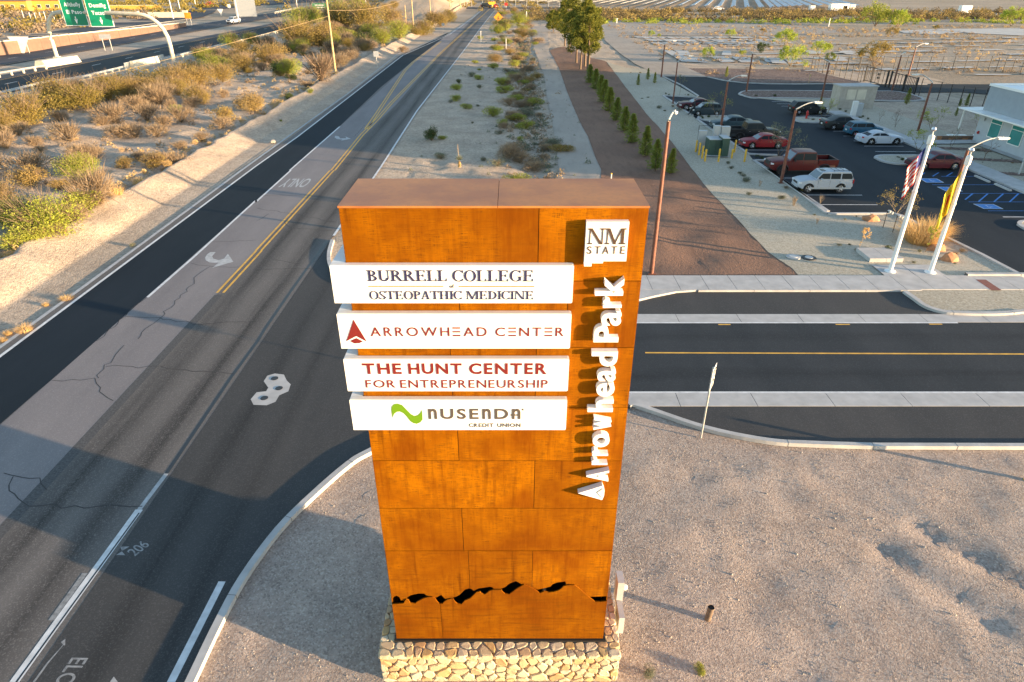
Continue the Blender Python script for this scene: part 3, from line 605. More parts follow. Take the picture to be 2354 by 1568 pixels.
# fields of old slabs beyond the service road
for k, q in enumerate([[(34.26, 161.54), (36.33, 160.79), (36.22, 137.46), (33.45, 138.38)], [(36.83, 160.79), (39.75, 159.57), (38.04, 150.4), (36.09, 149.97)], [(36.14, 147.22), (39.29, 146.18), (38.11, 136.55), (35.16, 138.38)], [(41.37, 147.22), (44.85, 148.26), (43.89, 137.46), (40.97, 136.92)], [(45.69, 147.22), (49.68, 146.18), (47.73, 137.46), (44.79, 136.92)], [(47.6, 159.57), (49.32, 159.57), (46.73, 149.97), (44.53, 149.97)], [(51.95, 148.26), (53.51, 147.22), (51.13, 137.46), (50.04, 138.01)], [(52.8, 145.16), (55.13, 144.16), (52.99, 134.77), (50.37, 135.66)], [(55.35, 144.16), (58.86, 145.16), (57.18, 137.46), (53.41, 134.77)], [(65.86, 159.57), (68.79, 158.37), (67.59, 152.6), (63.86, 151.49)], [(72.94, 158.37), (76.41, 159.57), (74.55, 150.4), (71.8, 151.49)], [(66.68, 148.26), (68.97, 147.22), (66.76, 139.31), (63.76, 138.38)], [(119.0, 220.8), (132.97, 227.78), (135.09, 214.22), (120.72, 206.01), (116.1, 212.11)], [(132.97, 227.78), (165.12, 231.68), (144.79, 202.13), (135.75, 210.04)]]):
    c = (sum(p[0] for p in q)/len(q), sum(p[1] for p in q)/len(q))
    sheet('old_slab', q, .075+relief(*c)+k*.0004, M['slab'])
st = MB()
random.seed(8)
for A, B in [((34.26, 199.13), (36.2, 173.78)), ((35.05, 199.13), (36.89, 173.78)), ((35.84, 199.13), (37.58, 173.78)), ((36.63, 199.13), (38.27, 173.78)), ((37.41, 199.13), (38.96, 173.78)), ((38.2, 199.13), (39.65, 173.78)), ((38.99, 199.13), (40.35, 173.78)), ((39.78, 199.13), (41.04, 173.78)), ((40.57, 199.13), (41.73, 173.78)), ((41.35, 199.13), (42.42, 173.78)), ((42.14, 199.13), (43.11, 173.78)), ((42.93, 199.13), (43.81, 173.78)), ((43.72, 199.13), (44.5, 173.78)), ((44.51, 199.13), (45.19, 173.78)), ((45.3, 199.13), (45.88, 173.78)), ((46.08, 199.13), (46.57, 173.78)), ((46.87, 199.13), (47.27, 173.78)), ((47.66, 199.13), (47.96, 173.78)), ((48.45, 199.13), (48.65, 173.78)), ((49.24, 199.13), (49.34, 173.78)), ((50.02, 199.13), (50.03, 173.78)), ((50.81, 199.13), (50.72, 173.78)), ((51.6, 199.13), (51.42, 173.78)), ((52.39, 199.13), (52.11, 173.78)), ((53.18, 199.13), (52.8, 173.78)), ((53.97, 199.13), (53.49, 173.78)), ((54.75, 199.13), (54.18, 173.78)), ((55.54, 199.13), (54.88, 173.78)), ((56.33, 199.13), (55.57, 173.78)), ((57.12, 199.13), (56.26, 173.78)), ((57.91, 199.13), (56.95, 173.78)), ((58.69, 199.13), (57.64, 173.78)), ((59.48, 199.13), (58.34, 173.78)), ((60.27, 199.13), (59.03, 173.78)), ((61.06, 199.13), (59.72, 173.78)), ((61.85, 199.13), (60.41, 173.78)), ((62.64, 199.13), (61.1, 173.78)), ((63.42, 199.13), (61.8, 173.78)), ((64.21, 199.13), (62.49, 173.78)), ((65.0, 199.13), (63.18, 173.78)), ((65.79, 199.13), (63.87, 173.78)), ((66.58, 199.13), (64.56, 173.78)), ((67.37, 199.13), (65.25, 173.78)), ((68.15, 199.13), (65.95, 173.78)), ((68.94, 199.13), (66.64, 173.78)), ((69.73, 199.13), (67.33, 173.78)), ((70.52, 199.13), (68.02, 173.78)), ((71.31, 199.13), (68.71, 173.78)), ((72.09, 199.13), (69.41, 173.78))]:
    for part in range(3):
        if random.random() < .2: continue
        t0, t1 = part/3+.03, (part+1)/3-random.uniform(.02, .15)
        a_ = (A[0]+(B[0]-A[0])*t0, A[1]+(B[1]-A[1])*t0); b_ = (A[0]+(B[0]-A[0])*t1, A[1]+(B[1]-A[1])*t1)
        q = ribbon([a_, b_], .9, .05+max(relief(*a_), relief(*b_))); st.add(q.v, q.f)
tag(st.build('old_slab_rows', M['slab']), kind='structure')
st = MB()
for row in range(9):
    y0 = 96+row*9.5
    for x in range(52, 190, 9):
        if random.random() < .25: continue
        q = ribbon([(x, y0+x*.16+random.uniform(-.6, .6)), (x+random.uniform(5, 8), y0+x*.16+1+random.uniform(-.6, .6))], random.uniform(.8, 2.4), .14+row*.002)
        if y0+x*.16 > 118: st.add(q.v, q.f)
tag(st.build('old_slab_rows', M['slab']), kind='structure')
# ------------------------------------------------------------------ highway
HW = dict(near_edge=[(-74.6, 20), (-71.6, 196), (-71, 330)])
sheet('highway_eastbound', [(-74.5, 30), (-84.6, 30), (-81.5, 230), (-80.5, 480), (-68, 480), (-71.3, 196)], .02, M['newasph'])
sheet('highway_shoulder', [(-84.6, 30), (-88.2, 30), (-85.5, 230), (-84, 480), (-80.5, 480), (-81.5, 230)], .022, M['hwy'])
sheet('highway_westbound', [(-96, 30), (-110.5, 30), (-110, 320), (-106, 480), (-92, 480), (-96, 320)], .02, M['hwy'])
sheet('frontage_road', [(-125, 60), (-138, 60), (-138, 200), (-150, 330), (-135, 330), (-122, 220)], .03, M['hwy'])
sheet('frontage_road', [(-123.15, 263.64), (-124.03, 274.97), (-126.22, 295.2), (-139.77, 342.11), (-148.23, 365.2), (-146.22, 373.58), (-145.91, 391.54), (-124.61, 484.19), (-129.74, 587.77), (-158.38, 514.47), (-182.89, 457.22), (-167.08, 391.54), (-162.41, 365.2), (-142.39, 315.42), (-136.22, 292.51)], .05, M['hwy'])
for xa, xb, y0 in ((-79.5, -78.2, 60), (-103.2, -102.8, 60)):
    for y in range(y0, 420, 12):
        line('lane_dash', [(xa+(xb-xa)*(y-60)/300, y), (xa+(xb-xa)*(y-60)/300, y+3)], .18, 'whitepaint', .03)
line('highway_line', [(-84.5, 30), (-81.4, 230), (-80.4, 470)], .15, 'yellowpaint', .03); line('highway_line', [(-74.9, 30), (-71.7, 196)], .15, 'whitepaint', .03)
line('highway_line', [(-110, 30), (-109.5, 320)], .15, 'whitepaint', .03); line('highway_line', [(-97, 30), (-97, 320)], .15, 'yellowpaint', .03)

# ------------------------------------------------------------------ lettering helpers (glyphs built as real thin plates)
_gc = {}
def glyph(ch, bold=0.0):
    """outline glyph of the built-in face, returned as (verts2d, faces, xmin, xmax) scaled to cap height 1"""
    k = (ch, bold)
    if k in _gc: return _gc[k]
    cu = bpy.data.curves.new('glyph', 'FONT'); cu.body = ch; cu.size = 1; cu.offset = bold; cu.resolution_u = 4; cu.extrude = .5
    o = bpy.data.objects.new('glyph', cu); S.collection.objects.link(o); dg = bpy.context.evaluated_depsgraph_get(); dg.update()
    me = bpy.data.meshes.new_from_object(o.evaluated_get(dg)); bpy.data.objects.remove(o)
    vs = [tuple(v.co) for v in me.vertices]; fs = [tuple(p.vertices) for p in me.polygons]; bpy.data.meshes.remove(me)
    H = .70
    vs = [(x/H, y/H, z) for x, y, z in vs]
    x0 = min(v[0] for v in vs); x1 = max(v[0] for v in vs)
    _gc[k] = (vs, fs, x0, x1); return _gc[k]
BAR3 = [[(0, 0), (.72, 0), (.72, .15), (0, .15)], [(0, .425), (.72, .425), (.72, .575), (0, .575)], [(0, .85), (.72, .85), (.72, 1), (0, 1)]]
def arc(cx, cy, rx, ry, a0, a1, w0, w1=None, n=14):
    """stroke along an ellipse; width w0 vertical-ish parts, w1 horizontal parts"""
    w1 = w0 if w1 is None else w1; o, i_ = [], []
    for k in range(n+1):
        a = R(a0+(a1-a0)*k/n); c, s_ = math.cos(a), math.sin(a); wd = w0*c*c+w1*s_*s_
        o.append((cx+rx*c, cy+ry*s_)); i_.append((cx+(rx-wd)*c, cy+(ry-wd)*s_))
    return ('strip', o, i_)
def serif_glyphs():
    T, t = .175, .08; G_ = {}
    def rect(x0, y0, x1, y1): return [(x0, y0), (x1, y0), (x1, y1), (x0, y1)]
    def stem(x, y0=0, y1=1, w=T, s=.11): return [rect(x, y0, x+w, y1), rect(x-s, y0, x+w+s, y0+t), rect(x-s, y1-t, x+w+s, y1)]
    def diag(x0, y0, x1, y1, w): return [(x0, y0), (x0+w, y0), (x1+w, y1), (x1, y1)]
    E_ = stem(.1)+[rect(.2, .94, .66, 1), rect(.2, 0, .7, .06), rect(.2, .48, .55, .54), rect(.62, .78, .67, 1), rect(.66, 0, .71, .24), rect(.52, .38, .57, .64)]
    G_['E'] = (E_, .8); G_['L'] = (stem(.1)+[rect(.2, 0, .66, .06), rect(.62, 0, .67, .26)], .74)
    G_['I'] = (stem(.1), .38); G_['H'] = (stem(.1)+stem(.62)+[rect(.2, .48, .7, .54)], .92)
    G_['T'] = (stem(.3, s=.1)+[rect(.02, .94, .74, 1), rect(.0, .76, .05, 1), rect(.71, .76, .76, 1)], .8)
    G_['U'] = ([rect(.1, .3, .1+T, 1), rect(0, .945, .36, 1), rect(.72, .3, .78, 1), rect(.6, .945, .9, 1), arc(.44, .32, .34, .33, 180, 360, T, t*1.4)], .9)
    G_['O'] = ([arc(.42, .5, .42, .52, 0, 360, T, t, 28)], .86); G_['C'] = ([arc(.44, .5, .44, .52, 48, 312, T, t, 22), rect(.70, .72, .75, 1), rect(.70, .06, .745, .24)], .8)
    G_['G'] = ([arc(.44, .5, .44, .52, 48, 300, T, t, 22), rect(.70, .74, .75, 1), rect(.62, .06, .78, .42), rect(.52, .39, .88, .44)], .9)
    G_['B'] = (stem(.1)[:1]+[rect(0, 0, .3, t), rect(0, 1-t, .3, 1), arc(.3, .75, .34, .25, -90, 90, T, t), arc(.3, .27, .4, .27, -90, 90, T, t)], .76)
    G_['P'] = (stem(.1)+[arc(.3, .73, .36, .27, -90, 90, T, t)], .7); G_['R'] = (stem(.1)+[arc(.3, .74, .36, .26, -90, 90, T, t), diag(.66, 0, .34, .5, .19), rect(.62, 0, .94, t)], .9)
    G_['D'] = (stem(.1)[:1]+[rect(0, 0, .3, t), rect(0, 1-t, .3, 1), arc(.3, .5, .5, .5, -90, 90, T, t, 18)], .86)
    G_['S'] = ([arc(.34, .75, .27, .265, 35, 200, T*.8, t, 10), arc(.32, .255, .30, .265, -160, 20, T*.8, t, 10), diag(.52, .2, .08, .66, .17), rect(.56, .74, .60, .98), rect(.02, .04, .06, .28)], .68)
    G_['A'] = ([diag(.56, 0, .34, 1, T), diag(.06, 0, .38, 1, t), rect(.2, .32, .62, .375), rect(-.02, 0, .22, t), rect(.46, 0, .86, t)], .86)
    G_['N'] = ([rect(.1, 0, .16, 1), rect(0, 0, .28, t), rect(0, 1-t, .2, 1), diag(.7, 0, .08, 1, T), rect(.82, 0, .88, 1), rect(.7, 1-t, 1, 1)], 1.0)
    G_['M'] = ([rect(.1, 0, .16, 1), rect(0, 0, .28, t), rect(0, 1-t, .2, 1), diag(.5, 0, .1, 1, T), diag(.52, 0, .9, 1, t), rect(.92, 0, .92+T, 1), rect(.82, 0, 1.2, t), rect(1.0, 1-t, 1.2, 1)], 1.2)
    G_[' '] = ([], .34); return G_
SERIF = serif_glyphs()
def put_strokes(mb, strokes, ox, oz, sx, sz, y, th=.006):
    """strokes in glyph units -> plates standing in the x-z plane, facing -y; overlapping strokes step 0.3 mm"""
    for k, s_ in enumerate(strokes):
        yy = y-th-k*.0003
        if isinstance(s_, tuple) and s_[0] == 'strip':
            o, i_ = s_[1], s_[2]
            for a in range(len(o)-1):
                q = [i_[a], i_[a+1], o[a+1], o[a]]
                mb.add([(ox+p[0]*sx, yy, oz+p[1]*sz) for p in q], [(0, 1, 2, 3)])
        else:
            mb.prism([(ox+p[0]*sx, oz+p[1]*sz) for p in s_], yy, y, axis='Y')
def line_text(name, text, x0, x1, z0, cap, y, m, parent, font='sans', bold=.012, gap=.16, widen=1.0, space=.5):
    """one line of lettering fitted between x0 and x1, baseline z0"""
    items = []; wid = 0
    for ch in text:
        if ch == ' ': items.append((None, space)); wid += space; continue
        if font == 'serif': items.append((ch, SERIF[ch][1])); wid += SERIF[ch][1]; continue
        if ch == '=': items.append((ch, .72+gap)); wid += .72+gap; continue
        v, f, a, b = glyph(ch, bold); items.append((ch, b-a+gap)); wid += b-a+gap
    if font != 'serif': wid -= gap
    sx = (x1-x0)/wid; mb = MB(); x = x0
    for ch, adv in items:
        if ch is not None:
            if font == 'serif': put_strokes(mb, SERIF[ch][0], x, z0, sx, cap, y)
            elif ch == '=': put_strokes(mb, BAR3, x, z0, sx, cap, y)
            else:
                v, f, a, b = glyph(ch, bold); zmax = max(q[1] for q in v); sc_ = 1/zmax if ch in 'nU' or (ch.isupper() and zmax < 1.2) else 1
                zmin = min(q[1] for q in v) if ch.isupper() or ch == 'n' else 0
                sc_ = 1/(zmax-zmin) if (ch.isupper() or ch == 'n') else 1
                mb.add([(x+(q[0]-a)*sx, y-.006 if q[2] > 0 else y, z0+(q[1]-zmin)*sc_*cap) for q in v], f)
        x += adv*sx
    o = mb.build(name, M[m], parent); fixn(o.data); return o

# ------------------------------------------------------------------ monument sign
FY, BYK = 9.98, 11.54; XL, XR = -2.745, 2.165; ZB, ZT = 1.085, 11.624
sign = thing('monument_sign', (-.29, 10.76, 0), 'tall rust-orange weathering steel monument sign with four white tenant panels on a stone plinth', 'monument sign')
def sgn(mb, name, m, parent=None, smooth=False, rel=(-.29, 10.76, 0)):
    o = mb.build(name, m, parent or sign, smooth)
    if (parent or sign) == sign: o.location = (-rel[0], -rel[1], -rel[2])
    return o
ROWZ = [11.624, 10.334, 9.043, 7.753, 6.468, 5.212, 3.975]
VJ = {0: [-0.231], 1: [-.9, .95], 2: [0.432, -1.1], 3: [-1.044], 4: [0.45], 5: [-1.042]}
VJ[0] = [0.429]
core = MB().box(XL+.02, XR-.02, FY+.03, BYK-.03, 3.2, ZT-.03).box(XL+.02, XR-.02, FY+.55, BYK-.03, ZB, 3.2).box(XL+.02, XR-.02, FY+.03, FY+.05, ZB, 1.9)
sgn(core, 'frame', M['dark'])
for i in range(6):
    xs = [XL]+sorted(VJ[i])+[XR]
    for a, b in zip(xs[:-1], xs[1:]):
        z0, z1 = ROWZ[i+1], ROWZ[i]; g_ = .006
        sgn(MB().box(a+(g_ if a != XL else 0), b-(g_ if b != XR else 0), FY-random.uniform(0, .006), FY+.028, z0+g_, z1-(g_ if i else .03)), 'steel_panel', M['corten'])
LOW = [(-2.722, 2.288), (-2.472, 2.317), (-2.432, 2.416), (-2.399, 2.46), (-2.353, 2.423), (-2.323, 2.324), (-2.2, 2.313), (-2.172, 2.361), (-2.107, 2.416), (-2.003, 2.489), (-1.902, 2.529), (-1.804, 2.536), (-1.756, 2.507), (-1.718, 2.398), (-1.669, 2.306), (-1.582, 2.306), (-1.542, 2.379), (-1.464, 2.445), (-1.389, 2.474), (-1.34, 2.471), (-1.307, 2.379), (-1.249, 2.299), (-1.15, 2.288), (-1.071, 2.416), (-0.946, 2.489), (-0.869, 2.597), (-0.793, 2.698), (-0.724, 2.712), (-0.696, 2.651), (-0.648, 2.623), (-0.599, 2.626), (-0.499, 2.741), (-0.425, 2.77), (-0.242, 2.77), (-0.206, 2.687), (-0.158, 2.633), (-0.06, 2.623), (0.111, 2.812), (0.268, 2.947), (0.377, 2.89), (0.525, 2.77), (0.625, 2.659), (0.721, 2.716), (0.82, 2.687), (0.941, 2.705), (1.061, 2.759), (1.12, 2.83), (1.154, 2.89), (1.273, 2.929), (1.394, 2.933), (1.496, 2.83), (1.6, 2.705), (1.758, 2.518), (1.89, 2.372), (2.013, 2.372), (2.16, 2.398)]
UPP = [(-2.715, 2.409), (-2.667, 2.529), (-2.616, 2.548), (-2.559, 2.5), (-2.531, 2.391), (-2.462, 2.384), (-2.402, 2.464), (-2.295, 2.566), (-2.119, 2.623), (-1.985, 2.62), (-1.947, 2.562), (-1.88, 2.522), (-1.771, 2.5), (-1.735, 2.482), (-1.684, 2.515), (-1.607, 2.58), (-1.539, 2.464), (-1.504, 2.42), (-1.416, 2.449), (-1.347, 2.453), (-1.266, 2.519), (-1.19, 2.573), (-1.061, 2.753), (-0.974, 2.788), (-0.914, 2.77), (-0.862, 2.71), (-0.817, 2.745), (-0.742, 2.795), (-0.62, 2.817), (-0.498, 2.845), (-0.449, 2.831), (-0.414, 2.76), (-0.243, 2.753), (-0.157, 2.831), (-0.059, 2.948), (0.086, 3.029), (0.159, 2.973), (0.22, 2.913), (0.292, 2.92), (0.378, 2.874), (0.501, 2.778), (0.575, 2.753), (0.744, 2.803), (0.865, 2.852), (0.911, 2.93), (1.006, 2.983), (1.126, 3.008), (1.186, 3.018), (1.215, 2.909), (1.275, 2.916), (1.421, 2.909), (1.603, 2.695), (1.774, 2.493), (1.859, 2.515), (2.148, 2.533)]
LOW[0] = (XL, LOW[0][1]); LOW[-1] = (XR, LOW[-1][1]); UPP[0] = (XL, UPP[0][1]); UPP[-1] = (XR, UPP[-1][1])
def interp(P, x):
    for a, b in zip(P[:-1], P[1:]):
        if a[0] <= x <= b[0]: return a[1]+(b[1]-a[1])*(x-a[0])/(b[0]-a[0]+1e-9)
    return P[-1][1]
def cut_panels(xs, prof, other, top):
    for a, b in zip(xs[:-1], xs[1:]):
        X = [a+.005]+[p[0] for p in prof if a+.01 < p[0] < b-.01]+[b-.005]
        pl = [(x, interp(prof, x)) for x in X]
        mb = MB(); n = len(pl); zE = other; ya, yb = (FY-.003, FY+.028) if top else (FY-.03, FY+.0)
        for k in range(n-1):
            (xa, za), (xb, zb) = pl[k], pl[k+1]
            quad = [(xa, za), (xb, zb), (xb, zE), (xa, zE)] if top else [(xa, zE), (xb, zE), (xb, zb), (xa, za)]
            vs = [(p[0], ya, p[1]) for p in quad]+[(p[0], yb, p[1]) for p in quad]
            mb.add(vs, [(0, 1, 2, 3), (7, 6, 5, 4), (0, 4, 5, 1) if top else (3, 2, 6, 7)])
        for k, e in ((0, 1), (n-1, 0)):
            x, z = pl[k]; mb.add([(x, ya, z), (x, yb, z), (x, yb, zE), (x, ya, zE)], [(0, 1, 2, 3)])
        sgn(mb, 'steel_panel', M['corten'])
cut_panels([XL, -0.948, 0.449, XR], [(p[0], max(p[1], interp(LOW, p[0])+.012)) for p in UPP], 3.969, True)
cut_panels([XL, -1.638, XR], LOW, ZB, False)
# sides, back and the cap
for xx, s_ in ((XL, -1), (XR, 1)):
    zs = [ZB]+ROWZ[::-1]
    for a, b in zip(zs[:-1], zs[1:]): sgn(MB().box(xx-.012 if s_ < 0 else xx-.01, xx+.01 if s_ < 0 else xx+.012, FY+.03, BYK, a+.005, min(b-.005, ZT-.03)), 'steel_panel', M['corten'])
for a, b in zip(([ZB]+ROWZ[::-1])[:-1], ([ZB]+ROWZ[::-1])[1:]): sgn(MB().box(XL+.02, XR-.02, BYK, BYK+.02, a+.005, min(b-.005, ZT-.03)), 'steel_panel', M['corten'])
SEAM = -0.227
for a, b in ((XL-.015, SEAM-.004), (SEAM+.004, XR+.015)): sgn(MB().box(a, b, FY-.012, BYK+.02, ZT-.028, ZT+.006), 'cap_sheet', M['cap'])
for k in range(9): pass
# white tenant panels wrapping round the left edge
def tenant(z0, z1, label):
    x0, x1, d = -2.985, 1.0, .152
    mb = MB().box(x0, x1, FY-d, FY-.012, z0, z1).box(x0, XL-.02, FY-.0118, BYK+.1, z0, z1)
    o = sgn(mb, 'tenant_panel', M['white']); o['label'] = label
    sgn(MB().box(x1+.002, x1+.014, FY-d+.008, FY-.014, z0+.006, z1-.006).box(x0+.01, x1-.01, FY-d+.02, FY-.02, z1+.0005, z1+.005), 'trim', M['offwhite'], o)
    return o, FY-d-.002
def W2(c, pts, Y): return pts
YF = 9.828
p1, yf = tenant(9.994, 10.669, 'white panel reading BURRELL COLLEGE of OSTEOPATHIC MEDICINE')
def T(name, text, a, b, m, par, **k):   # a = lower left, b = upper right of the capitals
    return line_text(name, text, a[0], b[0], a[1], b[1]-a[1], yf, m, par, **k)
T('lettering', 'BURRELL', *[(-2.386, 10.4), (-1.058, 10.596)], 'navy', p1, font='serif')
T('lettering', 'COLLEGE', *[(-0.981, 10.396), (0.371, 10.596)], 'navy', p1, font='serif')
T('lettering', 'OSTEOPATHIC', *[(-2.383, 10.067), (-0.827, 10.221)], 'navy', p1, font='serif')
T('lettering', 'MEDICINE', *[(-0.765, 10.067), (0.372, 10.221)], 'navy', p1, font='serif')
T('lettering', 'of', *[(-1.033, 10.28), (-0.959, 10.345)], 'brownprint', p1, bold=0)
rr = MB()
for a, b in [[(-2.385, 10.298), (-1.138, 10.316)], [(-0.88, 10.296), (0.372, 10.314)]]: rr.box(a[0], b[0], yf-.005, yf, a[1], b[1])
sgn(rr, 'rule', M['goldprint'], p1)
p2, yf = tenant(9.111, 9.783, 'white panel reading ARROWHEAD CENTER with a red arrowhead')
T('lettering', 'ARROWH=AD', *[(-2.442, 9.36), (-0.434, 9.535)], 'logored', p2, bold=.004, gap=.30)
T('lettering', 'C=NT=R', *[(-0.283, 9.36), (0.897, 9.531)], 'logored', p2, bold=.004, gap=.30)
lg = MB(); lg.prism([(-2.88, 9.261), (-2.705, 9.682), (-2.528, 9.257), (-2.693, 9.365)][::-1], yf-.006, yf, axis='Y'); lg.prism([(-2.814, 9.264), (-2.698, 9.322), (-2.592, 9.257), (-2.653, 9.225), (-2.739, 9.216)][::-1], yf-.006, yf, axis='Y')
fixn(sgn(lg, 'arrowhead_emblem', M['logored'], p2).data)
p3, yf = tenant(8.215, 8.884, 'white panel reading THE HUNT CENTER FOR ENTREPRENEURSHIP')
T('lettering', 'THE', *[(-2.662, 8.586), (-1.97, 8.81)], 'logored', p3, bold=.03, gap=.2)
T('lettering', 'HUNT', *[(-1.847, 8.586), (-0.893, 8.81)], 'logored', p3, bold=.03, gap=.2)
T('lettering', 'CENTER', *[(-0.763, 8.582), (0.623, 8.813)], 'logored', p3, bold=.03, gap=.2)
T('lettering', 'FOR', *[(-2.643, 8.295), (-2.107, 8.457)], 'logored', p3, bold=.006, gap=.22)
T('lettering', 'ENTREPRENEURSHIP', *[(-2.016, 8.29), (0.647, 8.459)], 'logored', p3, bold=.006, gap=.22)
p4, yf = tenant(7.337, 8.011, 'lowest white panel reading NUSENDA CREDIT UNION with a green wave')
T('lettering', 'nUSEnDn', *[(-1.552, 7.594), (0.16, 7.828)], 'greyprint', p4, bold=.022, gap=.26)
a_, b_ = [(-0.026, 7.672), (0.136, 7.7)]; sgn(MB().box(a_[0], b_[0], yf-.0066, yf, a_[1], b_[1]), 'letter_bar', M['greyprint'], p4)
T('lettering', 'CREDIT', *[(-0.805, 7.408), (-0.345, 7.494)], 'greyprint', p4, bold=.016, gap=.25)
T('lettering', 'UNION', *[(-0.272, 7.408), (0.163, 7.494)], 'greyprint', p4, bold=.016, gap=.25)
rg = MB(); cx, cz = (0.204, 7.809)
for k in range(12):
    a, b = 2*math.pi*k/12, 2*math.pi*(k+1)/12
    rg.add([(cx+.024*math.cos(a), yf-.004, cz+.024*math.sin(a)), (cx+.024*math.cos(b), yf-.004, cz+.024*math.sin(b)), (cx+.017*math.cos(b), yf-.004, cz+.017*math.sin(b)), (cx+.017*math.cos(a), yf-.004, cz+.017*math.sin(a))], [(0, 1, 2, 3)])
sgn(rg, 'registered_mark', M['brownprint'], p4); T('registered_mark_letter', 'R', *[(0.195, 7.798), (0.214, 7.821)], 'brownprint', p4, bold=0)
top = [(-2.23, 7.823), (-2.209, 7.893), (-2.167, 7.934), (-2.1, 7.946), (-2.026, 7.916), (-1.958, 7.823), (-1.881, 7.714), (-1.817, 7.667), (-1.749, 7.683), (-1.697, 7.742), (-1.664, 7.816)]
bot = [(-2.226, 7.615), (-2.191, 7.707), (-2.135, 7.758), (-2.077, 7.765), (-2.013, 7.73), (-1.953, 7.648), (-1.903, 7.553), (-1.849, 7.501), (-1.787, 7.482), (-1.713, 7.518), (-1.666, 7.589)]
wv = MB(); wv.add([(x, yf-.005, z) for x, z in top]+[(x, yf-.005, z) for x, z in bot], [(11+i, 12+i, i+1, i) for i in range(10)])
sgn(wv, 'wave_emblem', M['greenprint'], p4)
# the state-shaped panel
NY = FY-.123
nmp = [(1.181, 11.408), (1.857, 11.408), (1.863, 10.739), (1.486, 10.739), (1.488, 10.704), (1.3, 10.704), (1.304, 10.65), (1.181, 10.65)]
nm = sgn(MB().prism(nmp[::-1], NY, FY-.01, axis='Y'), 'state_panel', M['white']); fixn(nm.data); nm['label'] = 'white state-shaped panel reading NM STATE'
yf = NY-.002
T('lettering', 'NM', *[(1.212, 11.034), (1.824, 11.303)], 'brownprint', nm, font='serif')
for ch, a, b in (('S', 778, 832), ('T', 858, 925), ('A', 938, 1012), ('T', 1030, 1098), ('E', 1126, 1180)):
    A_ = {778: (1.215, 10.869), 858: (1.339, 10.869), 938: (1.463, 10.869), 1030: (1.606, 10.869), 1126: (1.755, 10.869)}[a]
    B_ = {832: (1.291, 11.0), 925: (1.434, 11.0), 1012: (1.568, 11.0), 1098: (1.701, 11.0), 1180: (1.827, 11.0)}[b]
    T('lettering', ch, A_, B_, 'brownprint', nm, bold=.004)
# Arrowhead Park: channel letters reading upwards, standing off the steel
LY0, LY1 = FY-.135, FY-.004
def up_letter(ch, zlo, zhi, xtop, xbase):
    v, f, a, b = glyph(ch, .022); desc = 0; zmax = max(q[1] for q in v); zmin = min(0, min(q[1] for q in v))
    hgt = zmax-zmin; sx = (xbase-xtop)/hgt; sz = (zhi-zlo)/(b-a)
    mb = MB().add([(xbase-(q[1]-zmin)*sx, LY0 if q[2] > 0 else LY1, zlo+(q[0]-a)*sz) for q in v], f)
    o = sgn(mb, 'channel_letter', M['white']); fixn(o.data); o['label'] = 'white channel letter %s of the upright lettering' % ch; return o
for ch, lo, hi, xt, xb in [('A', 6.051, 6.329, 1.471, 1.91), ('r', 6.473, 6.595, 1.55, 1.863), ('r', 6.7, 6.837, 1.546, 1.859), ('o', 6.911, 7.224, 1.539, 1.863), ('w', 7.324, 7.604, 1.536, 1.867), ('h', 7.737, 8.013, 1.403, 1.871), ('e', 8.082, 8.379, 1.537, 1.866), ('a', 8.413, 8.669, 1.537, 1.864), ('d', 8.73, 9.034, 1.408, 1.867), ('P', 9.226, 9.542, 1.422, 1.853), ('a', 9.55, 9.833, 1.53, 1.869), ('r', 9.895, 10.062, 1.535, 1.855), ('k', 10.124, 10.435, 1.391, 1.861)]:
    up_letter(ch, lo, hi, xt, xb)
ar = [(1.326, 5.74), (1.808, 5.94), (1.853, 5.808), (1.853, 5.675), (1.823, 5.561)]
o = sgn(MB().prism(ar[::-1], LY0, LY1, axis='Y'), 'channel_arrowhead', M['white']); fixn(o.data)
nv = MB()
for q in [[(1.702, 5.774), (1.812, 5.88), (1.822, 5.857), (1.721, 5.762)], [(1.702, 5.774), (1.721, 5.762), (1.814, 5.655), (1.801, 5.643)]]: nv.prism(q[::-1], LY0-.012, LY0, axis='Y')
fixn(sgn(nv, 'arrowhead_notch', M['galv'], o).data)

# ------------------------------------------------------------------ stone plinth: every stone a piece of its own
plinth = thing('stone_plinth', (-.29, 10.76, 0), 'pale limestone rubble plinth under the rust-orange sign', 'stone plinth')
PX0, PX1, PY0, PY1, PZ = -3.10, 2.52, 9.56, 11.96, 1.0
def pl_obj(mb, name, m): 
    o = mb.build(name, m, plinth); o.location = (.29, -10.76, 0); return o
pl_obj(MB().box(PX0+.08, PX1-.08, PY0+.08, PY1-.08, -.1, PZ-.005), 'mortar_core', M['mortar'])
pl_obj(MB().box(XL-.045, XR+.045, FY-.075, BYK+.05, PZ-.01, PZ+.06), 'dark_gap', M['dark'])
def clip(poly, nx_, ny_, d):     # keep nx*x+ny*y<=d
    out = []
    for i in range(len(poly)):
        a, b = poly[i], poly[(i+1) % len(poly)]; da = nx_*a[0]+ny_*a[1]-d; db = nx_*b[0]+ny_*b[1]-d
        if da <= 0: out.append(a)
        if da*db < 0: t = da/(da-db); out.append((a[0]+(b[0]-a[0])*t, a[1]+(b[1]-a[1])*t))
    return out
def cells(wd, ht, seeds, gap):
    res = []
    for i, (x, y) in enumerate(seeds):
        P = [(0, 0), (wd, 0), (wd, ht), (0, ht)]
        for j, (u, v) in enumerate(seeds):
            if i == j or abs(u-x)+abs(v-y) > 1.6: continue
            L_ = math.hypot(u-x, v-y)+1e-6; nx_, ny_ = (u-x)/L_, (v-y)/L_
            P = clip(P, nx_, ny_, nx_*(x+u)/2+ny_*(y+v)/2-gap/2*random.uniform(.5, 1.6))
            if len(P) < 3: break
        if len(P) >= 3: res.append(P)
    return res
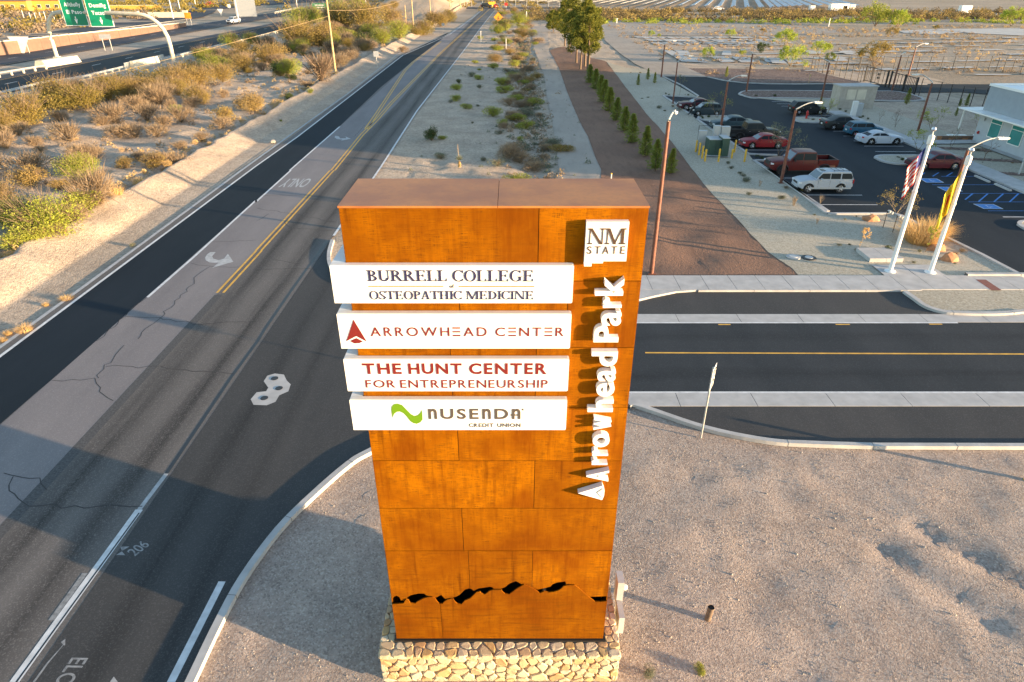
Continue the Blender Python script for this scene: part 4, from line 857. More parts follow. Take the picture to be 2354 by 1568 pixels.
def stone(P, depth, to3, name='stone'):
    """irregular faceted stone: base outline, rounded shoulder, uneven crown"""
    cx = sum(p[0] for p in P)/len(P); cy = sum(p[1] for p in P)/len(P); Q = []
    for i in range(len(P)):                      # cut corners so the outline is not a perfect cell
        a, b = P[i], P[(i+1) % len(P)]
        Q += [(a[0]*.82+b[0]*.18, a[1]*.82+b[1]*.18), (a[0]*.3+b[0]*.7+random.uniform(-.008, .008), a[1]*.3+b[1]*.7+random.uniform(-.008, .008))]
    n = len(Q); vs = [to3(q[0], q[1], -.06) for q in Q]
    vs += [to3(cx+(q[0]-cx)*.95, cy+(q[1]-cy)*.95, depth*random.uniform(.45, .7)) for q in Q]
    vs += [to3(cx+(q[0]-cx)*.80+random.uniform(-.012, .012), cy+(q[1]-cy)*.80+random.uniform(-.012, .012), depth*random.uniform(.8, 1.15)) for q in Q]
    fs = [(i, (i+1) % n, n+(i+1) % n, n+i) for i in range(n)]+[(n+i, n+(i+1) % n, 2*n+(i+1) % n, 2*n+i) for i in range(n)]+[tuple(range(2*n, 3*n))]
    o = pl_obj(MB().add(vs, fs), name, M['stone']); fixn(o.data); return o
random.seed(21)
def relax(seeds, wd, ht, k=3):
    for _ in range(k):
        for i, (x, y) in enumerate(seeds):
            fx = fy = 0
            for j, (u, v) in enumerate(seeds):
                if i == j: continue
                d = math.hypot((x-u)*.75, y-v)
                if d < .24: fx += (x-u)/(d+.01)*(.24-d)*.28; fy += (y-v)/(d+.01)*(.24-d)*.28
            seeds[i] = (min(wd-.05, max(.05, x+fx)), min(ht-.04, max(.04, y+fy)))
    return seeds
W_, Hh = PX1-PX0, PZ-.09
sd = relax([(random.uniform(0, W_), random.uniform(0, Hh)) for _ in range(84)], W_, Hh)
for P in cells(W_, Hh, sd, .02): stone(P, .045, lambda a, b, c: (PX0+a, PY0+.05-c, b))
D_ = PY1-PY0
for xx, s_ in ((PX0+.05, -1), (PX1-.05, 1)):
    sd = relax([(random.uniform(0, D_), random.uniform(0, Hh)) for _ in range(40)], D_, Hh)
    for P in cells(D_, Hh, sd, .035): stone(P, .05, lambda a, b, c: (xx+s_*c, PY0+a, b))
def ledge(x0, x1, y0, y1, nxs, rows):
    sd = []
    for r_ in range(rows):
        for k in range(nxs): sd.append(((k+.5+random.uniform(-.42, .42))*(x1-x0)/nxs, (r_+.5+random.uniform(-.3, .3))*(y1-y0)/rows))
    for P in cells(x1-x0, y1-y0, sd, .018): stone(P, .026, lambda a, b, c: (x0+a, y0+b, PZ-.0+c), 'ledge_stone')
ledge(PX0-.03, PX1+.03, PY0-.04, FY-.07, 21, 2); ledge(PX0-.03, XL-.05, FY-.07, BYK+.05, 2, 8); ledge(XR+.05, PX1+.03, FY-.07, BYK+.05, 2, 8); ledge(PX0-.03, PX1+.03, BYK+.05, PY1+.03, 18, 2)
x = PX0-.03                                        # the front lip course under the ledge
while x < PX1:
    w_ = random.uniform(.16, .42); xe = min(x+w_, PX1+.03)
    stone([(x+.008, 0), (xe-.008, 0), (xe-.008, .085), (x+.008, .085)], .035, lambda a, b, c: (a, PY0+.0-c, PZ-.095+b), 'ledge_stone'); x = xe

# ------------------------------------------------------------------ vegetation prototypes (shared meshes)
def rnd_dir(up=0.0):
    while True:
        v = Vector((random.uniform(-1, 1), random.uniform(-1, 1), random.uniform(-1+up, 1)))
        if .05 < v.length < 1: return v.normalized()
def leafquad(mb, p, size, d=None, asp=.45):
    d = d or rnd_dir(.3); s_ = d.cross(rnd_dir()).normalized()*size*asp; u = d*size
    mb.add([p-s_*.5, p+s_*.5, p+s_*.5+u, p-s_*.5+u], [(0, 1, 2, 3)])
def blade(mb, p, d, ln, wd):
    s_ = d.cross(rnd_dir()).normalized()*wd; mb.add([p-s_, p+s_, p+d*ln], [(0, 1, 2)])
def bush_mesh(name, mat_, seed, n=900, h=.55, leaf_=.045, lobes=7, mode='leaf'):
    """unit-width bush: leaves clustered on twigs in several uneven lobes"""
    random.seed(seed); mb = MB(); L = []
    for k in range(lobes):
        a = random.uniform(0, 6.28); r_ = random.uniform(.0, .3); L.append((Vector((r_*math.cos(a), r_*math.sin(a), h*random.uniform(.28, .62))), random.uniform(.15, .26)))
    for i in range(n):
        c, r_ = random.choice(L); d = rnd_dir(.2); p = c+Vector((d.x, d.y, d.z*h/.62))*r_*random.uniform(.45, 1.1)**.6
        p.z = max(.01, p.z)
        if mode == 'leaf':
            for _ in range(2): leafquad(mb, p+rnd_dir()*leaf_*.8, leaf_*random.uniform(.6, 1.3))
        else: blade(mb, p, (d+Vector((0, 0, .5))).normalized(), leaf_*random.uniform(1.2, 3), leaf_*.10)
    me = mb.mesh(name, M[mat_]); return me
def stems_mesh(name, mat_, seed, n=26, h=.5, spread=.45, rad=.007, fork=True):
    random.seed(seed); mb = MB()
    for i in range(n):
        a = random.uniform(0, 6.28); tip = Vector((math.cos(a)*spread*random.uniform(.2, 1), math.sin(a)*spread*random.uniform(.2, 1), h*random.uniform(.6, 1.05)))
        mid = tip*.5+Vector((random.uniform(-.04, .04), random.uniform(-.04, .04), .05*h))
        mb.tube([(0, 0, -.02), mid, tip], [rad, rad*.7, rad*.25], 3, cap=False)
        if fork:
            for _ in range(3):
                t2 = mid+(tip-mid)*random.uniform(0, .6)+Vector((random.uniform(-.14, .14), random.uniform(-.14, .14), h*random.uniform(.05, .35))); mb.tube([mid, t2], [rad*.5, rad*.2], 3, cap=False)
    return mb.mesh(name, M[mat_])
def grass_mesh(name, mat_, seed, n=260, h=.8, spread=.18, lean=.5, wd=.006):
    random.seed(seed); mb = MB()
    for i in range(n):
        a = random.uniform(0, 6.28); r_ = spread*random.random()**.5; p = Vector((math.cos(a)*r_, math.sin(a)*r_, 0))
        d = Vector((math.cos(a)*lean*random.random(), math.sin(a)*lean*random.random(), 1)).normalized(); ln = h*random.uniform(.5, 1)
        m_ = p+d*ln*.6; s_ = Vector((-math.sin(a), math.cos(a), 0))*wd; t = m_+Vector((d.x*1.8, d.y*1.8, d.z*.6)).normalized()*ln*.4
        mb.add([p-s_, p+s_, m_+s_*.7, m_-s_*.7, t], [(0, 1, 2, 3), (3, 2, 4)])
    return mb.mesh(name, M[mat_])
def tumble_mesh(name, mat_, seed, n=520):
    random.seed(seed); mb = MB()
    for i in range(n):
        d = rnd_dir(); r_ = random.uniform(.25, .5); p = Vector((d.x*r_, d.y*r_, .42+d.z*r_*.84)); q = (d.cross(rnd_dir())+d*.3).normalized()
        blade(mb, p, q, random.uniform(.1, .25), .008)
    return mb.mesh(name, M[mat_])
V = {}
for k, (mt, n, h, lf, lb) in dict(olive=('l_olive', 1900, .5, .026, 9), green=('l_green', 1800, .55, .027, 8), bright=('l_bright', 1400, .75, .03, 8), dark=('l_dark', 1200, .6, .035, 6), grey=('l_grey', 1200, .5, .026, 7)).items():
    V[k] = [(bush_mesh(k+'_foliage', mt, s_*7+len(k), n, h, lf, lb), stems_mesh(k+'_stems', 'bark', s_+50, 22, h*.9)) for s_ in range(3)]
for k, (mt, n, h, lf, lb) in dict(olive=('l_olive', 4600, .5, .015, 13), green=('l_green', 5200, .55, .015, 13)).items():
    V['big'+k] = [(bush_mesh(k+'_foliage', mt, s_*17+3, n, h, lf, lb), stems_mesh(k+'_stems', 'l_twig', s_+150, 46, h*1.15, .5, .004)) for s_ in range(2)]
V['twig'] = [(bush_mesh('twig_foliage', 'l_twig', 60+s_, 1300, .45, .05, 7, 'blade'), stems_mesh('twig_stems', 'l_twig', s_+70, 34, .5)) for s_ in range(3)]
V['purple'] = [(bush_mesh('dead_foliage', 'l_twig', 90, 900, .6, .06, 6, 'blade'), stems_mesh('dead_stems', 'bark', 91, 60, .62, .5, .009))]
V['tumble'] = [(tumble_mesh('tumbleweed_ball', 'l_gold', 5+s_), None) for s_ in range(2)]
V['straw'] = [(grass_mesh('straw_tuft', 'l_gold', 12+s_, 320, .55, .3, .9, .006), None) for s_ in range(2)]
V['drygrass'] = [(grass_mesh('dry_grass', 'l_gold2', 17+s_, 300, .38, .42, .8, .006), None) for s_ in range(2)]
V['bare'] = [(stems_mesh('bare_stems', 'barklight', 31+s_, 18, 1.1, .42, .012), None) for s_ in range(2)]
NAMES = dict(bigolive=('desert_shrub', 'shrub'), biggreen=('desert_shrub', 'shrub'), olive=('desert_shrub', 'shrub'), green=('desert_shrub', 'shrub'), bright=('desert_shrub', 'shrub'), dark=('evergreen_shrub', 'shrub'), grey=('sagebrush', 'shrub'), twig=('bare_shrub', 'shrub'), purple=('dead_shrub', 'shrub'),
             tumble=('tumbleweed', 'tumbleweed'), straw=('straw_tuft', 'grass tuft'), drygrass=('dry_grass_tuft', 'grass tuft'), bare=('leafless_shrub', 'shrub'))
vc = [0]
def plant(kind, x, y, wd, label, group=None, hs=1.0, name=None):
    kind = 'big'+kind if kind in ('olive', 'green') and wd > 2.6 else kind; vc[0] += 1; rs = random.Random(vc[0]*13+5); fol, stm = V[kind][vc[0] % len(V[kind])]
    if x < -30: x, y = x*.958, y*.958
    z = relief(x, y)-.075 if not (x > 14 and 33 < y < 120) else .03
    nm, cat = NAMES[kind]
    if stm is None:
        o = linkobj(name or nm, fol); o.location = (x, y, z); o.rotation_euler = (0, 0, rs.uniform(0, 6.28)); o.scale = (wd, wd*rs.uniform(.85, 1.1), wd*hs*rs.uniform(.9, 1.1)); return tag(o, label, cat, group)
    t = thing(name or nm, (x, y, z), label, cat, group, rs.uniform(0, 6.28)); wd *= 1.32 if kind in ('olive', 'green', 'bigolive', 'biggreen', 'twig', 'grey', 'purple', 'bright') and x < 14 else 1.0; t.scale = (wd*1.12, wd*rs.uniform(.85, 1.1), wd*hs*rs.uniform(.85, 1.05))
    linkobj('foliage', fol, t); linkobj('stems', stm, t); return t
LMK = [('the nearest utility pole', -30, 118), ('the second utility pole', -29.4, 214), ('the gantry right foot', -65, 135), ('the pale concrete barrier block', -68, 128), ('the sign back on the bank', -26.4, 142),
       ('the big yellow-green bush', -32, 44), ('the dark green verge bush', -3.8, 62), ('the yucca', -.9, 52), ('the orange diamond sign', -6, 215), ('the tall pines', 12.5, 140), ('the lone tan rock', -24.8, 62), ('the ONLY lettering', -17.5, 52),
       ('the near turn arrow', -17.5, 36), ('the far turn arrow', -17.6, 64), ('the nearest young pine', 9, 43), ('the middle of the young pine row', 12, 75), ('the split of the yellow lines', -16, 95), ('the first white marker post', -8, 165),
       ('the green transformers', 20.5, 66), ('the brick-red pickup', 24.7, 56), ('the silver-beige off-roader', 24.4, 50.5), ('the red hydrant', 35.2, 77), ('the dark blue hatchback', 23.6, 82), ('the block enclosure', 39, 90), ('the flagpoles', 22.8, 34.3), ('the concrete slab plinth', 21, 36.8), ('the pair of round covers', 16.5, 35.6), ('the corner kerb of the lot', 22.4, 44.7), ('the wine-red sedan', 37.2, 57.4), ('the silver coupe', 37, 67)]
def near(x, y):
    n_, a, b = min(LMK, key=lambda q: math.hypot(x-q[1], (y-q[2])*.6)); dx, dy = x-a, y-b
    if abs(dx) > abs(dy)*.45: w_ = 'right of' if dx > 0 else 'left of'
    else: w_ = 'beyond' if dy > 0 else 'in front of'
    return ('just ' if math.hypot(dx, dy) < 6 else 'well ' if math.hypot(dx, dy) > 22 else '')+w_+' '+n_
AUTO = dict(olive='olive desert shrub', green='yellow-green desert shrub', dark='round dark green shrub', grey='grey-green tuft', twig='brown twiggy shrub', purple='purplish leafless thicket', tumble='straw-coloured tumbleweed', straw='golden dry stem clump', bare='pale leafless shrub', bright='leafy bright green bush', drygrass='dry grass tuft')
def auto(kind, x, y, wd): return '%s %s %s' % ('large' if wd > 3.2 else 'medium' if wd > 1.5 else 'small', AUTO[kind], near(x, y))
# left field, hand placed
G1 = 'shrubs in the sandy field between road and highway'
for kind, lab, pts in (
    ('olive', 'olive desert shrub in the hedge-like belt along the highway guardrail', [(-56.0, 77.63, 5.78), (-56.62, 73.97, 3.97), (-59.09, 89.16, 5.41), (-54.31, 86.77, 5.56), (-55.14, 93.43, 5.2), (-53.57, 96.17, 4.58), (-50.97, 98.09, 4.04), (-50.32, 104.27, 4.94), (-47.95, 106.5, 4.7), (-45.96, 110.01, 4.32), (-47.86, 124.93, 4.28), (-56.14, 133.03, 2.48), (-53.76, 138.38, 4.29)]),
    ('twig', 'grey-brown twiggy shrub on the open sand left of the road', [(-45.58, 68.53, 3.15), (-53.82, 80.25, 2.07), (-41.91, 71.16, 2.56), (-40.28, 71.16, 2.56), (-47.53, 86.0, 3.17), (-43.46, 80.25, 3.37), (-39.42, 75.76, 2.21), (-37.33, 70.09, 2.29), (-44.01, 95.24, 2.27), (-40.08, 95.24, 1.66), (-41.37, 88.35, 2.4), (-42.12, 94.33, 1.5), (-34.86, 87.55, 1.68), (-32.78, 75.76, 2.21), (-32.1, 68.53, 1.46), (-32.83, 65.13, 1.4), (-32.14, 58.77, 2.16), (-34.71, 60.76, 1.41), (-39.96, 60.76, 2.32), (-38.65, 60.76, 1.82), (-41.82, 56.6, 3.13), (-49.9, 65.13, 2.68), (-45.04, 62.88, 1.25), (-38.03, 56.6, 2.47), (-52.24, 70.62, 2.31), (-48.02, 66.55, 1.75), (-46.52, 76.37, 1.73), (-43.47, 86.77, 2.08)]),
    ('tumble', 'round straw-coloured tumbleweed caught on the sand left of the road', [(-47.22, 68.28, 0.56), (-49.29, 68.28, 0.31), (-32.03, 67.04, 0.57), (-30.5, 66.79, 0.5), (-30.44, 57.63, 0.77), (-31.74, 59.16, 0.59), (-31.41, 62.88, 0.52), (-31.38, 60.76, 0.81), (-37.68, 63.54, 0.63), (-31.28, 76.68, 0.5), (-44.72, 145.16, 1.01), (-30.83, 169.87, 1.3), (-28.26, 176.97, 0.81), (-31.13, 159.57, 0.98)]),
    ('tumble', 'golden tumbleweed piled against the bank beside the big green bush', [(-29.77, 37.16, 0.66), (-31.32, 39.11, 0.9), (-29.07, 38.16, 0.75), (-29.2, 39.5, 0.98), (-28.94, 44.5, 0.62), (-29.93, 47.82, 0.57), (-28.46, 39.3, 0.42)]),
    ('olive', 'brownish-olive mesquite shrub crowding the strip left of the road', [(-47.46, 138.38, 6.65), (-50.62, 167.18, 8.72), (-46.38, 172.64, 8.46), (-54.99, 227.78, 11.39), (-45.78, 223.08, 12.85), (-41.0, 245.85, 8.91), (-25.49, 206.01, 6.89), (-24.02, 243.1, 6.61), (-23.08, 266.91, 6.84), (-26.96, 243.1, 6.61), (-54.09, 312.49, 6.56), (-53.28, 331.23, 4.96), (-26.87, 202.13, 3.69)]),
    ('green', 'yellow-green mesquite shrub among the browner ones left of the road', [(-65.69, 227.78, 9.66), (-65.81, 312.49, 11.25), (-30.16, 191.29, 6.71), (-32.59, 178.46, 4.91), (-71.8, 303.87, 9.12), (-72.15, 266.91, 8.04)]),
    ('dark', 'dark green shrub in the field left of the road', [(-36.37, 175.51, 5.37), (-30.95, 94.78, 1.96), (-39.48, 117.7, 3.5), (-35.36, 111.22, 1.92)]),
    ('purple', 'purplish-brown leafless thicket at the foot of the near utility pole', [(-30.64, 111.22, 4.89), (-38.36, 150.4, 3.71)]),
    ('twig', 'brown twiggy shrub on the sand beside the utility pole', [(-33.73, 146.18, 4.06), (-31.76, 107.64, 2.03), (-34.2, 162.03, 3.98), (-32.69, 164.57, 2.78), (-59.07, 172.64, 3.97), (-44.67, 124.93, 2.73), (-41.87, 178.46, 4.37), (-44.71, 202.13, 3.69), (-24.28, 157.18, 2.42)]),
    ('tumble', 'golden tumbleweed cluster on the bank edge halfway up the road', [(-31.63, 91.25, 1.31), (-31.67, 92.99, 1.04), (-32.3, 86.77, 1.11), (-32.15, 95.24, 0.76)])):
    for x, y, wd in pts: plant(kind, x, y, wd, auto(kind, x, y, wd), G1, 1.0)
plant('green', *(-31.14, 41.13, 4.63), 'big bright yellow-green bush at the left edge of the photo above the bank', None, .9)
plant('green', *(-33.66, 41.99, 3.16), 'second big yellow-green bush, cut by the left edge of the photo', None, .95)
plant('bright', *(-29.99, 42.87, 3.14), 'leafy bright green bush between two straw-coloured bushes at the bank', None, .6)
for x_, y_, w_ in [(-30.81, 39.5, 2.31), (-29.48, 40.3, 2.13), (-31.22, 38.54, 1.78), (-29.22, 43.1, 2.25)]: plant('green', x_, y_, w_, auto('green', x_, y_, w_), G1, .9)
for x_, y_, w_ in [(-28.97, 41.13, 2.17), (-28.88, 44.26, 2.0), (-28.96, 38.54, 1.51)]: plant('twig', x_, y_, w_, auto('twig', x_, y_, w_), G1, .9)
plant('twig', *(-30.37, 46.24, 3.43), 'tall straw-brown twiggy bush behind the big green bush', None, 1.3)
plant('straw', *(-29.21, 46.76, 2.09), 'mat of fallen dry stems on the bank right of the big green bush', None, .8)
for x, y, wd in [(-29.36, 50.97, 1.56), (-30.66, 52.52, 0.98), (-29.63, 37.98, 1.08), (-30.76, 37.25, 1.0)]: plant('straw', x, y, wd, auto('straw', x, y, wd), 'dry clumps along the bank crest', .9)
for x, y, wd in [(-23.4, 30.74, 0.86), (-24.08, 30.09, 0.48), (-23.3, 27.27, 1.04), (-23.92, 27.0, 0.57), (-23.72, 26.36, 0.51)]: plant('straw', x, y, wd, auto('straw', x, y, wd)+', at the road edge', 'golden weeds along the left road edge', .9)
plant('grey', *(-23.92, 38.54, 0.41), 'single small yellow-green weed on the left shoulder', None, 1); plant('green', *(-27.78, 94.78, 0.9), 'single dark green weed alone on the pale left shoulder')
plant('green', *(-26.72, 77.75, 0.38), 'tiny green weed on the sand near the left road edge')
stn = MB().lathe([(.0, 0), (.3, .02), (.34, .16), (.2, .3), (.03, .34)], 7).build('rock', M['tanblock']); stn.location = (*(-24.34, 67.43), -.03); tag(stn, 'lone tan rock beside the left edge line', 'rock')
# verge between road and dirt track
G2 = 'plants on the sandy verge right of the road'
for kind, lab, pts in (
    ('green', 'fresh green weed on the sandy verge right of the road', [(-8.17, 102.66, 1.78), (-7.57, 93.43, 1.49), (-5.97, 86.93, 1.39), (-2.28, 81.62, 2.23), (-5.6, 113.73, 1.61), (-7.28, 136.55, 1.27), (-8.57, 191.29, 1.75), (-3.95, 210.04, 4.47), (-2.5, 223.08, 6.42), (-3.46, 128.05, 1.99), (-1.59, 107.64, 2.37), (-0.85, 100.07, 2.38), (-5.98, 126.47, 0.79), (2.31, 254.47, 6.91), (1.59, 75.16, 1.95), (0.77, 78.92, 1.79), (0.79, 69.04, 0.9), (1.9, 110.01, 1.73), (0.62, 133.03, 2.27)]),
    ('olive', 'gold-green scrub on the verge right of the road', [(-3.63, 164.57, 2.02), (-3.34, 140.26, 3.26), (-0.56, 152.6, 2.82), (3.08, 202.13, 4.61), (0.88, 142.18, 3.08), (4.19, 116.35, 2.0), (1.0, 331.23, 4.96), (6.04, 266.91, 3.62)]),
    ('twig', 'dark twiggy scrub beside the dirt track', [(-0.24, 61.6, 2.35), (-0.89, 74.56, 1.45), (-0.34, 89.99, 2.16), (-0.05, 80.93, 2.09), (1.95, 58.38, 1.95), (0.61, 60.76, 2.22), (3.52, 64.67, 1.49), (3.88, 67.53, 1.11), (0.42, 63.32, 1.68), (2.16, 89.99, 1.72), (0.93, 97.12, 2.16), (3.47, 83.03, 1.2), (3.15, 126.47, 2.56), (0.71, 112.46, 2.82), (2.97, 61.6, 1.23), (2.99, 105.37, 1.99), (1.15, 89.99, 1.87)]),
    ('grey', 'grey-green low weed on the pale verge', [(-1.33, 71.71, 1.05), (-4.83, 104.27, 1.15), (-4.57, 77.63, 0.44), (-1.3, 58.38, 1.46), (-2.56, 60.56, 0.81), (-6.64, 61.18, 1.32), (-8.2, 91.25, 0.87), (-6.88, 117.7, 1.66), (-4.47, 89.16, 0.57), (1.67, 86.77, 1.25), (4.35, 140.26, 1.74)])):
    for x, y, wd in pts: plant(kind, x, y, wd, auto(kind, x, y, wd), G2, .8)
plant('dark', *(-8.41, 109.41, 1.03), 'small upright dark green shrub on the verge', None, 1.3)
plant('dark', *(-8.33, 68.79, 2.37), 'largest dark green bush on the open verge right of the road', None, 1.1); plant('green', *(-7.22, 69.04, 1.02), 'pale low weed touching the right side of the largest verge bush', None, .6)
x, y = (-4.61, 57.18)
t = thing('yucca', (x, y, 0), 'straw-skirted yucca with a tall dead flower stalk behind the sign', 'yucca')
random.seed(3); yl = MB(); ys = MB()
for k in range(160):
    d = rnd_dir(1.0); blade(yl, Vector((0, 0, .75)), (d+Vector((0, 0, .15))).normalized(), random.uniform(.4, .62), .016)
for k in range(140):
    a = random.uniform(0, 6.28); blade(ys, Vector((0, 0, random.uniform(.35, .75))), Vector((math.cos(a)*.5, math.sin(a)*.5, -1)).normalized(), random.uniform(.3, .45), .03)
yl.build('leaves', M['l_grey'], t); ys.build('skirt', M['l_gold2'], t)
sk = MB().tube([(0, 0, .1), (-.02, 0, .8), (-.1, 0, 2.1)], [.06, .03, .018], 6)
for k in range(14): sk.tube([(-.05-.004*k, 0, 1.2+k*.06), (-.05+random.uniform(-.12, .12), random.uniform(-.1, .1), 1.28+k*.06)], [.012, .006], 4)
sk.build('flower_stalk', M['barklight'], t)
# random filler shrubs for the wide field
random.seed(77)
cnt = 0
while cnt < 120:
    x = random.uniform(-66, -31); y = random.uniform(36, 235)
    if noise.noise((x*.06, y*.05, 4)) < -.05: continue
    k = random.choice(['olive', 'twig', 'twig', 'green', 'olive'])
    wd = random.uniform(1.0, 3.0)*(1+y/300); plant(k, x, y, wd, auto(k, x, y, wd), 'scattered shrubs in the wide left field'); cnt += 1
for _ in range(70):
    y = random.uniform(44, 330) if _ % 3 else random.uniform(160, 330); x = 1.6+random.gauss(0, 1.7) if y < 160 else random.uniform(-6, 7)
    k = random.choice(['green', 'olive', 'grey', 'twig', 'twig', 'green']); wd = random.uniform(.8, 1.9)*(1+y/200); plant(k, x, y, wd, auto(k, x, y, wd), 'scrub along the swale beside the dirt track', .6)
# far scrub: one mass per belt, real leaf clumps joined
def scrub_mass(name, n, fx, wr, mats, label, seed, nq=60, lf=.12):
    random.seed(seed); mb = MB()
    for i in range(n):
        x, y = fx(); r_ = random.uniform(*wr); zz = relief(x, y)-.1
        for k in range(nq):
            d = rnd_dir(.9); p = Vector((x+d.x*r_*.5*random.uniform(.5, 1), y+d.y*r_*.5*random.uniform(.5, 1), zz+abs(d.z)*r_*.62*random.uniform(.3, 1)))
            leafquad(mb, p, r_*lf*random.uniform(.6, 1.5), None, .6)
    return tag(mb.build(name, M[mats]), label, kind='stuff')
def band(ya, yb, xa, xb):
    def f():
        while True:
            y = random.uniform(ya, yb); x = random.uniform(xa, xb)
            if noise.noise((x*.03, y*.05, 8)) > -.18: return x, y
    return f
scrub_mass('scrub_belt', 620, band(266, 345, 8, 240), (2.0, 4.4), 'l_olive', 'belt of brown desert scrub before the solar field', 1, 90, .085)
scrub_mass('scrub_belt', 900, band(272, 352, 5, 240), (2.0, 4.6), 'l_brown', 'brown scrub before the solar field', 2, 90, .085)
scrub_mass('yellow_weeds', 300, band(252, 272, 14, 190), (1.2, 2.8), 'l_green', 'yellow-green weeds along the near side of the scrub belt', 3)
scrub_mass('far_scrub', 600, band(220, 520, -330, -142), (2.5, 6), 'l_olive', 'brown scrub slopes beyond the highway', 4)
scrub_mass('far_scrub', 500, band(120, 330, -230, -140), (2.0, 4.6), 'l_twig', 'brown scrub slopes beyond the highway', 5)
scrub_mass('far_scrub', 260, band(350, 700, -120, 20), (2.5, 5), 'l_olive', 'scrub beyond the far crossroad', 6)
scrub_mass('dry_grass_mass', 1100, band(124, 245, 34, 230), (.35, 1.1), 'l_gold2', 'golden dry weeds between the old slabs', 7)
scrub_mass('dry_grass_mass', 1500, band(120, 250, 30, 230), (.4, 1.5), 'l_twig', 'brown weeds between the old slabs', 8)
scrub_mass('verge_weeds', 260, band(36, 240, -9, 8), (.15, .5), 'l_grey', 'low weeds dotted over the verge', 9)
def swale():
    y = random.uniform(36, 200); return 2.2+random.gauss(0, 1.3), y
scrub_mass('swale_weeds', 620, swale, (.3, 1.1), 'l_twig', 'dry brown weeds lining the swale beside the dirt track', 10)
scrub_mass('swale_weeds', 420, swale, (.3, 1.0), 'l_grey', 'grey-green weeds lining the swale beside the dirt track', 11)
def belt():
    y = random.uniform(70, 240); return -60.5+(y-70)*.10+random.gauss(0, 2.5), y
scrub_mass('field_straw', 520, lambda: (random.uniform(-62, -30.5), random.uniform(34, 220)), (.2, .9), 'l_gold2', 'short straw-coloured stubble over the left field', 15)
scrub_mass('field_weeds', 520, lambda: (random.uniform(-64, -30.5), random.uniform(34, 220)), (.3, 1.2), 'l_twig', 'low brown weeds over the left field', 12)
scrub_mass('bank_debris', 300, lambda: (-30.2+random.gauss(0, .5), random.uniform(28, 120)), (.2, .8), 'l_gold2', 'dry straw debris along the crest of the bank', 13)
scrub_mass('hedge_foliage', 300, belt, (1.2, 2.8), 'l_olive', 'continuous olive brush along the guardrail', 14, 170, .07)
# pebbles on the foreground sand
random.seed(5); pb = MB()
for i in range(11000):
    while True:
        x, y = random.uniform(-8, 17), random.uniform(5, 21)
        if random.random() < (.35 if noise.noise((x*.35, y*.35, 6)) < 0 else 1) and not inpoly(x, y, APRON) and not (PX0 < x < PX1 and PY0 < y < PY1): break
    s_ = random.uniform(.007, .022)*(2.0 if random.random() < .03 else 1); z = relief(x, y)-.065
    a = random.uniform(0, 6.28); c, q = math.cos(a)*s_, math.sin(a)*s_
    pb.add([(x+c, y+q, z), (x-q*.8, y+c*.8, z), (x-c, y-q, z), (x+q*.8, y-c*.8, z), (x+c*.2, y, z+s_*.9)], [(0, 1, 4), (1, 2, 4), (2, 3, 4), (3, 0, 4)])
tag(pb.build('pebbles', M['tanblock']), 'loose pebbles on the foreground sand', kind='stuff')
# foreground weeds
plant('green', *(4.61, 9.93, 0.3), 'small green weed on the sand right of the plinth', None, .9)
plant('grey', *(3.33, 9.81, 0.36), 'yellowish weed on the sand closest to the plinth', None, .8)

# ------------------------------------------------------------------ trees
def conifer(seed, mat_, n=1500, h=2.2, w_=.5, low=.08, leaf_=.13):
    """narrow unit-width young pine with ragged whorls"""
    random.seed(seed); mb = MB()
    whorls = [(z, random.uniform(.75, 1.15)) for z in [low+k*(1-low)/15 for k in range(16)]]
    for i in range(n):
        t, f = random.choice(whorls); t = min(1, max(0, t+random.uniform(-.03, .03))); a = random.uniform(0, 6.28)
        prof = (1-t)**.75*(.55+.45*min(1, t/.22)); lob = .75+.35*math.sin(a*3+t*17)
        r_ = w_*prof*f*lob*random.uniform(.25, 1.0)
        p = Vector((math.cos(a)*r_, math.sin(a)*r_, t*h)); d = Vector((math.cos(a), math.sin(a), random.uniform(.4, 1.3))).normalized()
        for _ in range(3): blade(mb, p, (d+rnd_dir()*.5).normalized(), leaf_*random.uniform(.7, 1.3), leaf_*.11)
    return mb.mesh('young_pine_needles', M[mat_])
YP = [conifer(40+k, 'l_pinesm') for k in range(3)]; YPD = conifer(50, 'l_pinesm', 1100, 2.6, .45)
YT = MB().tube([(0, 0, -.05), (0.02, 0, 1), (0, .01, 2.1)], [.045, .03, .008], 6).mesh('trunk', M['bark'])
order = ['nearest', 'second', 'third', 'fourth', 'fifth', 'sixth', 'seventh', 'eighth', 'ninth', 'tenth', 'eleventh', 'farthest']
for k, (x, y, z) in enumerate([(13.52, 55.46, 2.063), (12.48, 56.6, 2.577), (12.49, 61.6, 2.689), (12.17, 67.04, 2.799), (12.23, 72.54, 2.538), (12.13, 78.59, 2.529), (12.14, 84.49, 2.783), (12.19, 91.0, 2.825), (12.56, 97.12, 2.659), (12.49, 102.66, 2.787), (12.27, 108.58, 2.72)]):
    t = thing('young_pine', (x, y, 0), 'young dark pine on the brown dirt strip, %s in the row from the sign' % order[k], 'pine tree', 'row of young pines', k*1.3); t.rotation_euler = (.05*math.sin(k*3.1), .05*math.cos(k*2.3), k*1.3)
    wd = .78*z*(1.1 if k > 3 else .95); t.scale = (wd, wd, z/2.2); linkobj('crown', YP[k % 3], t); linkobj('trunk', YT, t)
lbl = ['small blue-green conifer on pale gravel left of a pair', 'small dark conifer, left of the farther pair on pale gravel', 'small conifer right of the pair on pale gravel', 'lone dark conifer in the red gravel bed', 'golden-lit small conifer by the black gate', 'dark conifer nearest the white canopy', 'dark conifer between two fence posts behind the canopy', 'small conifer behind the building canopy']
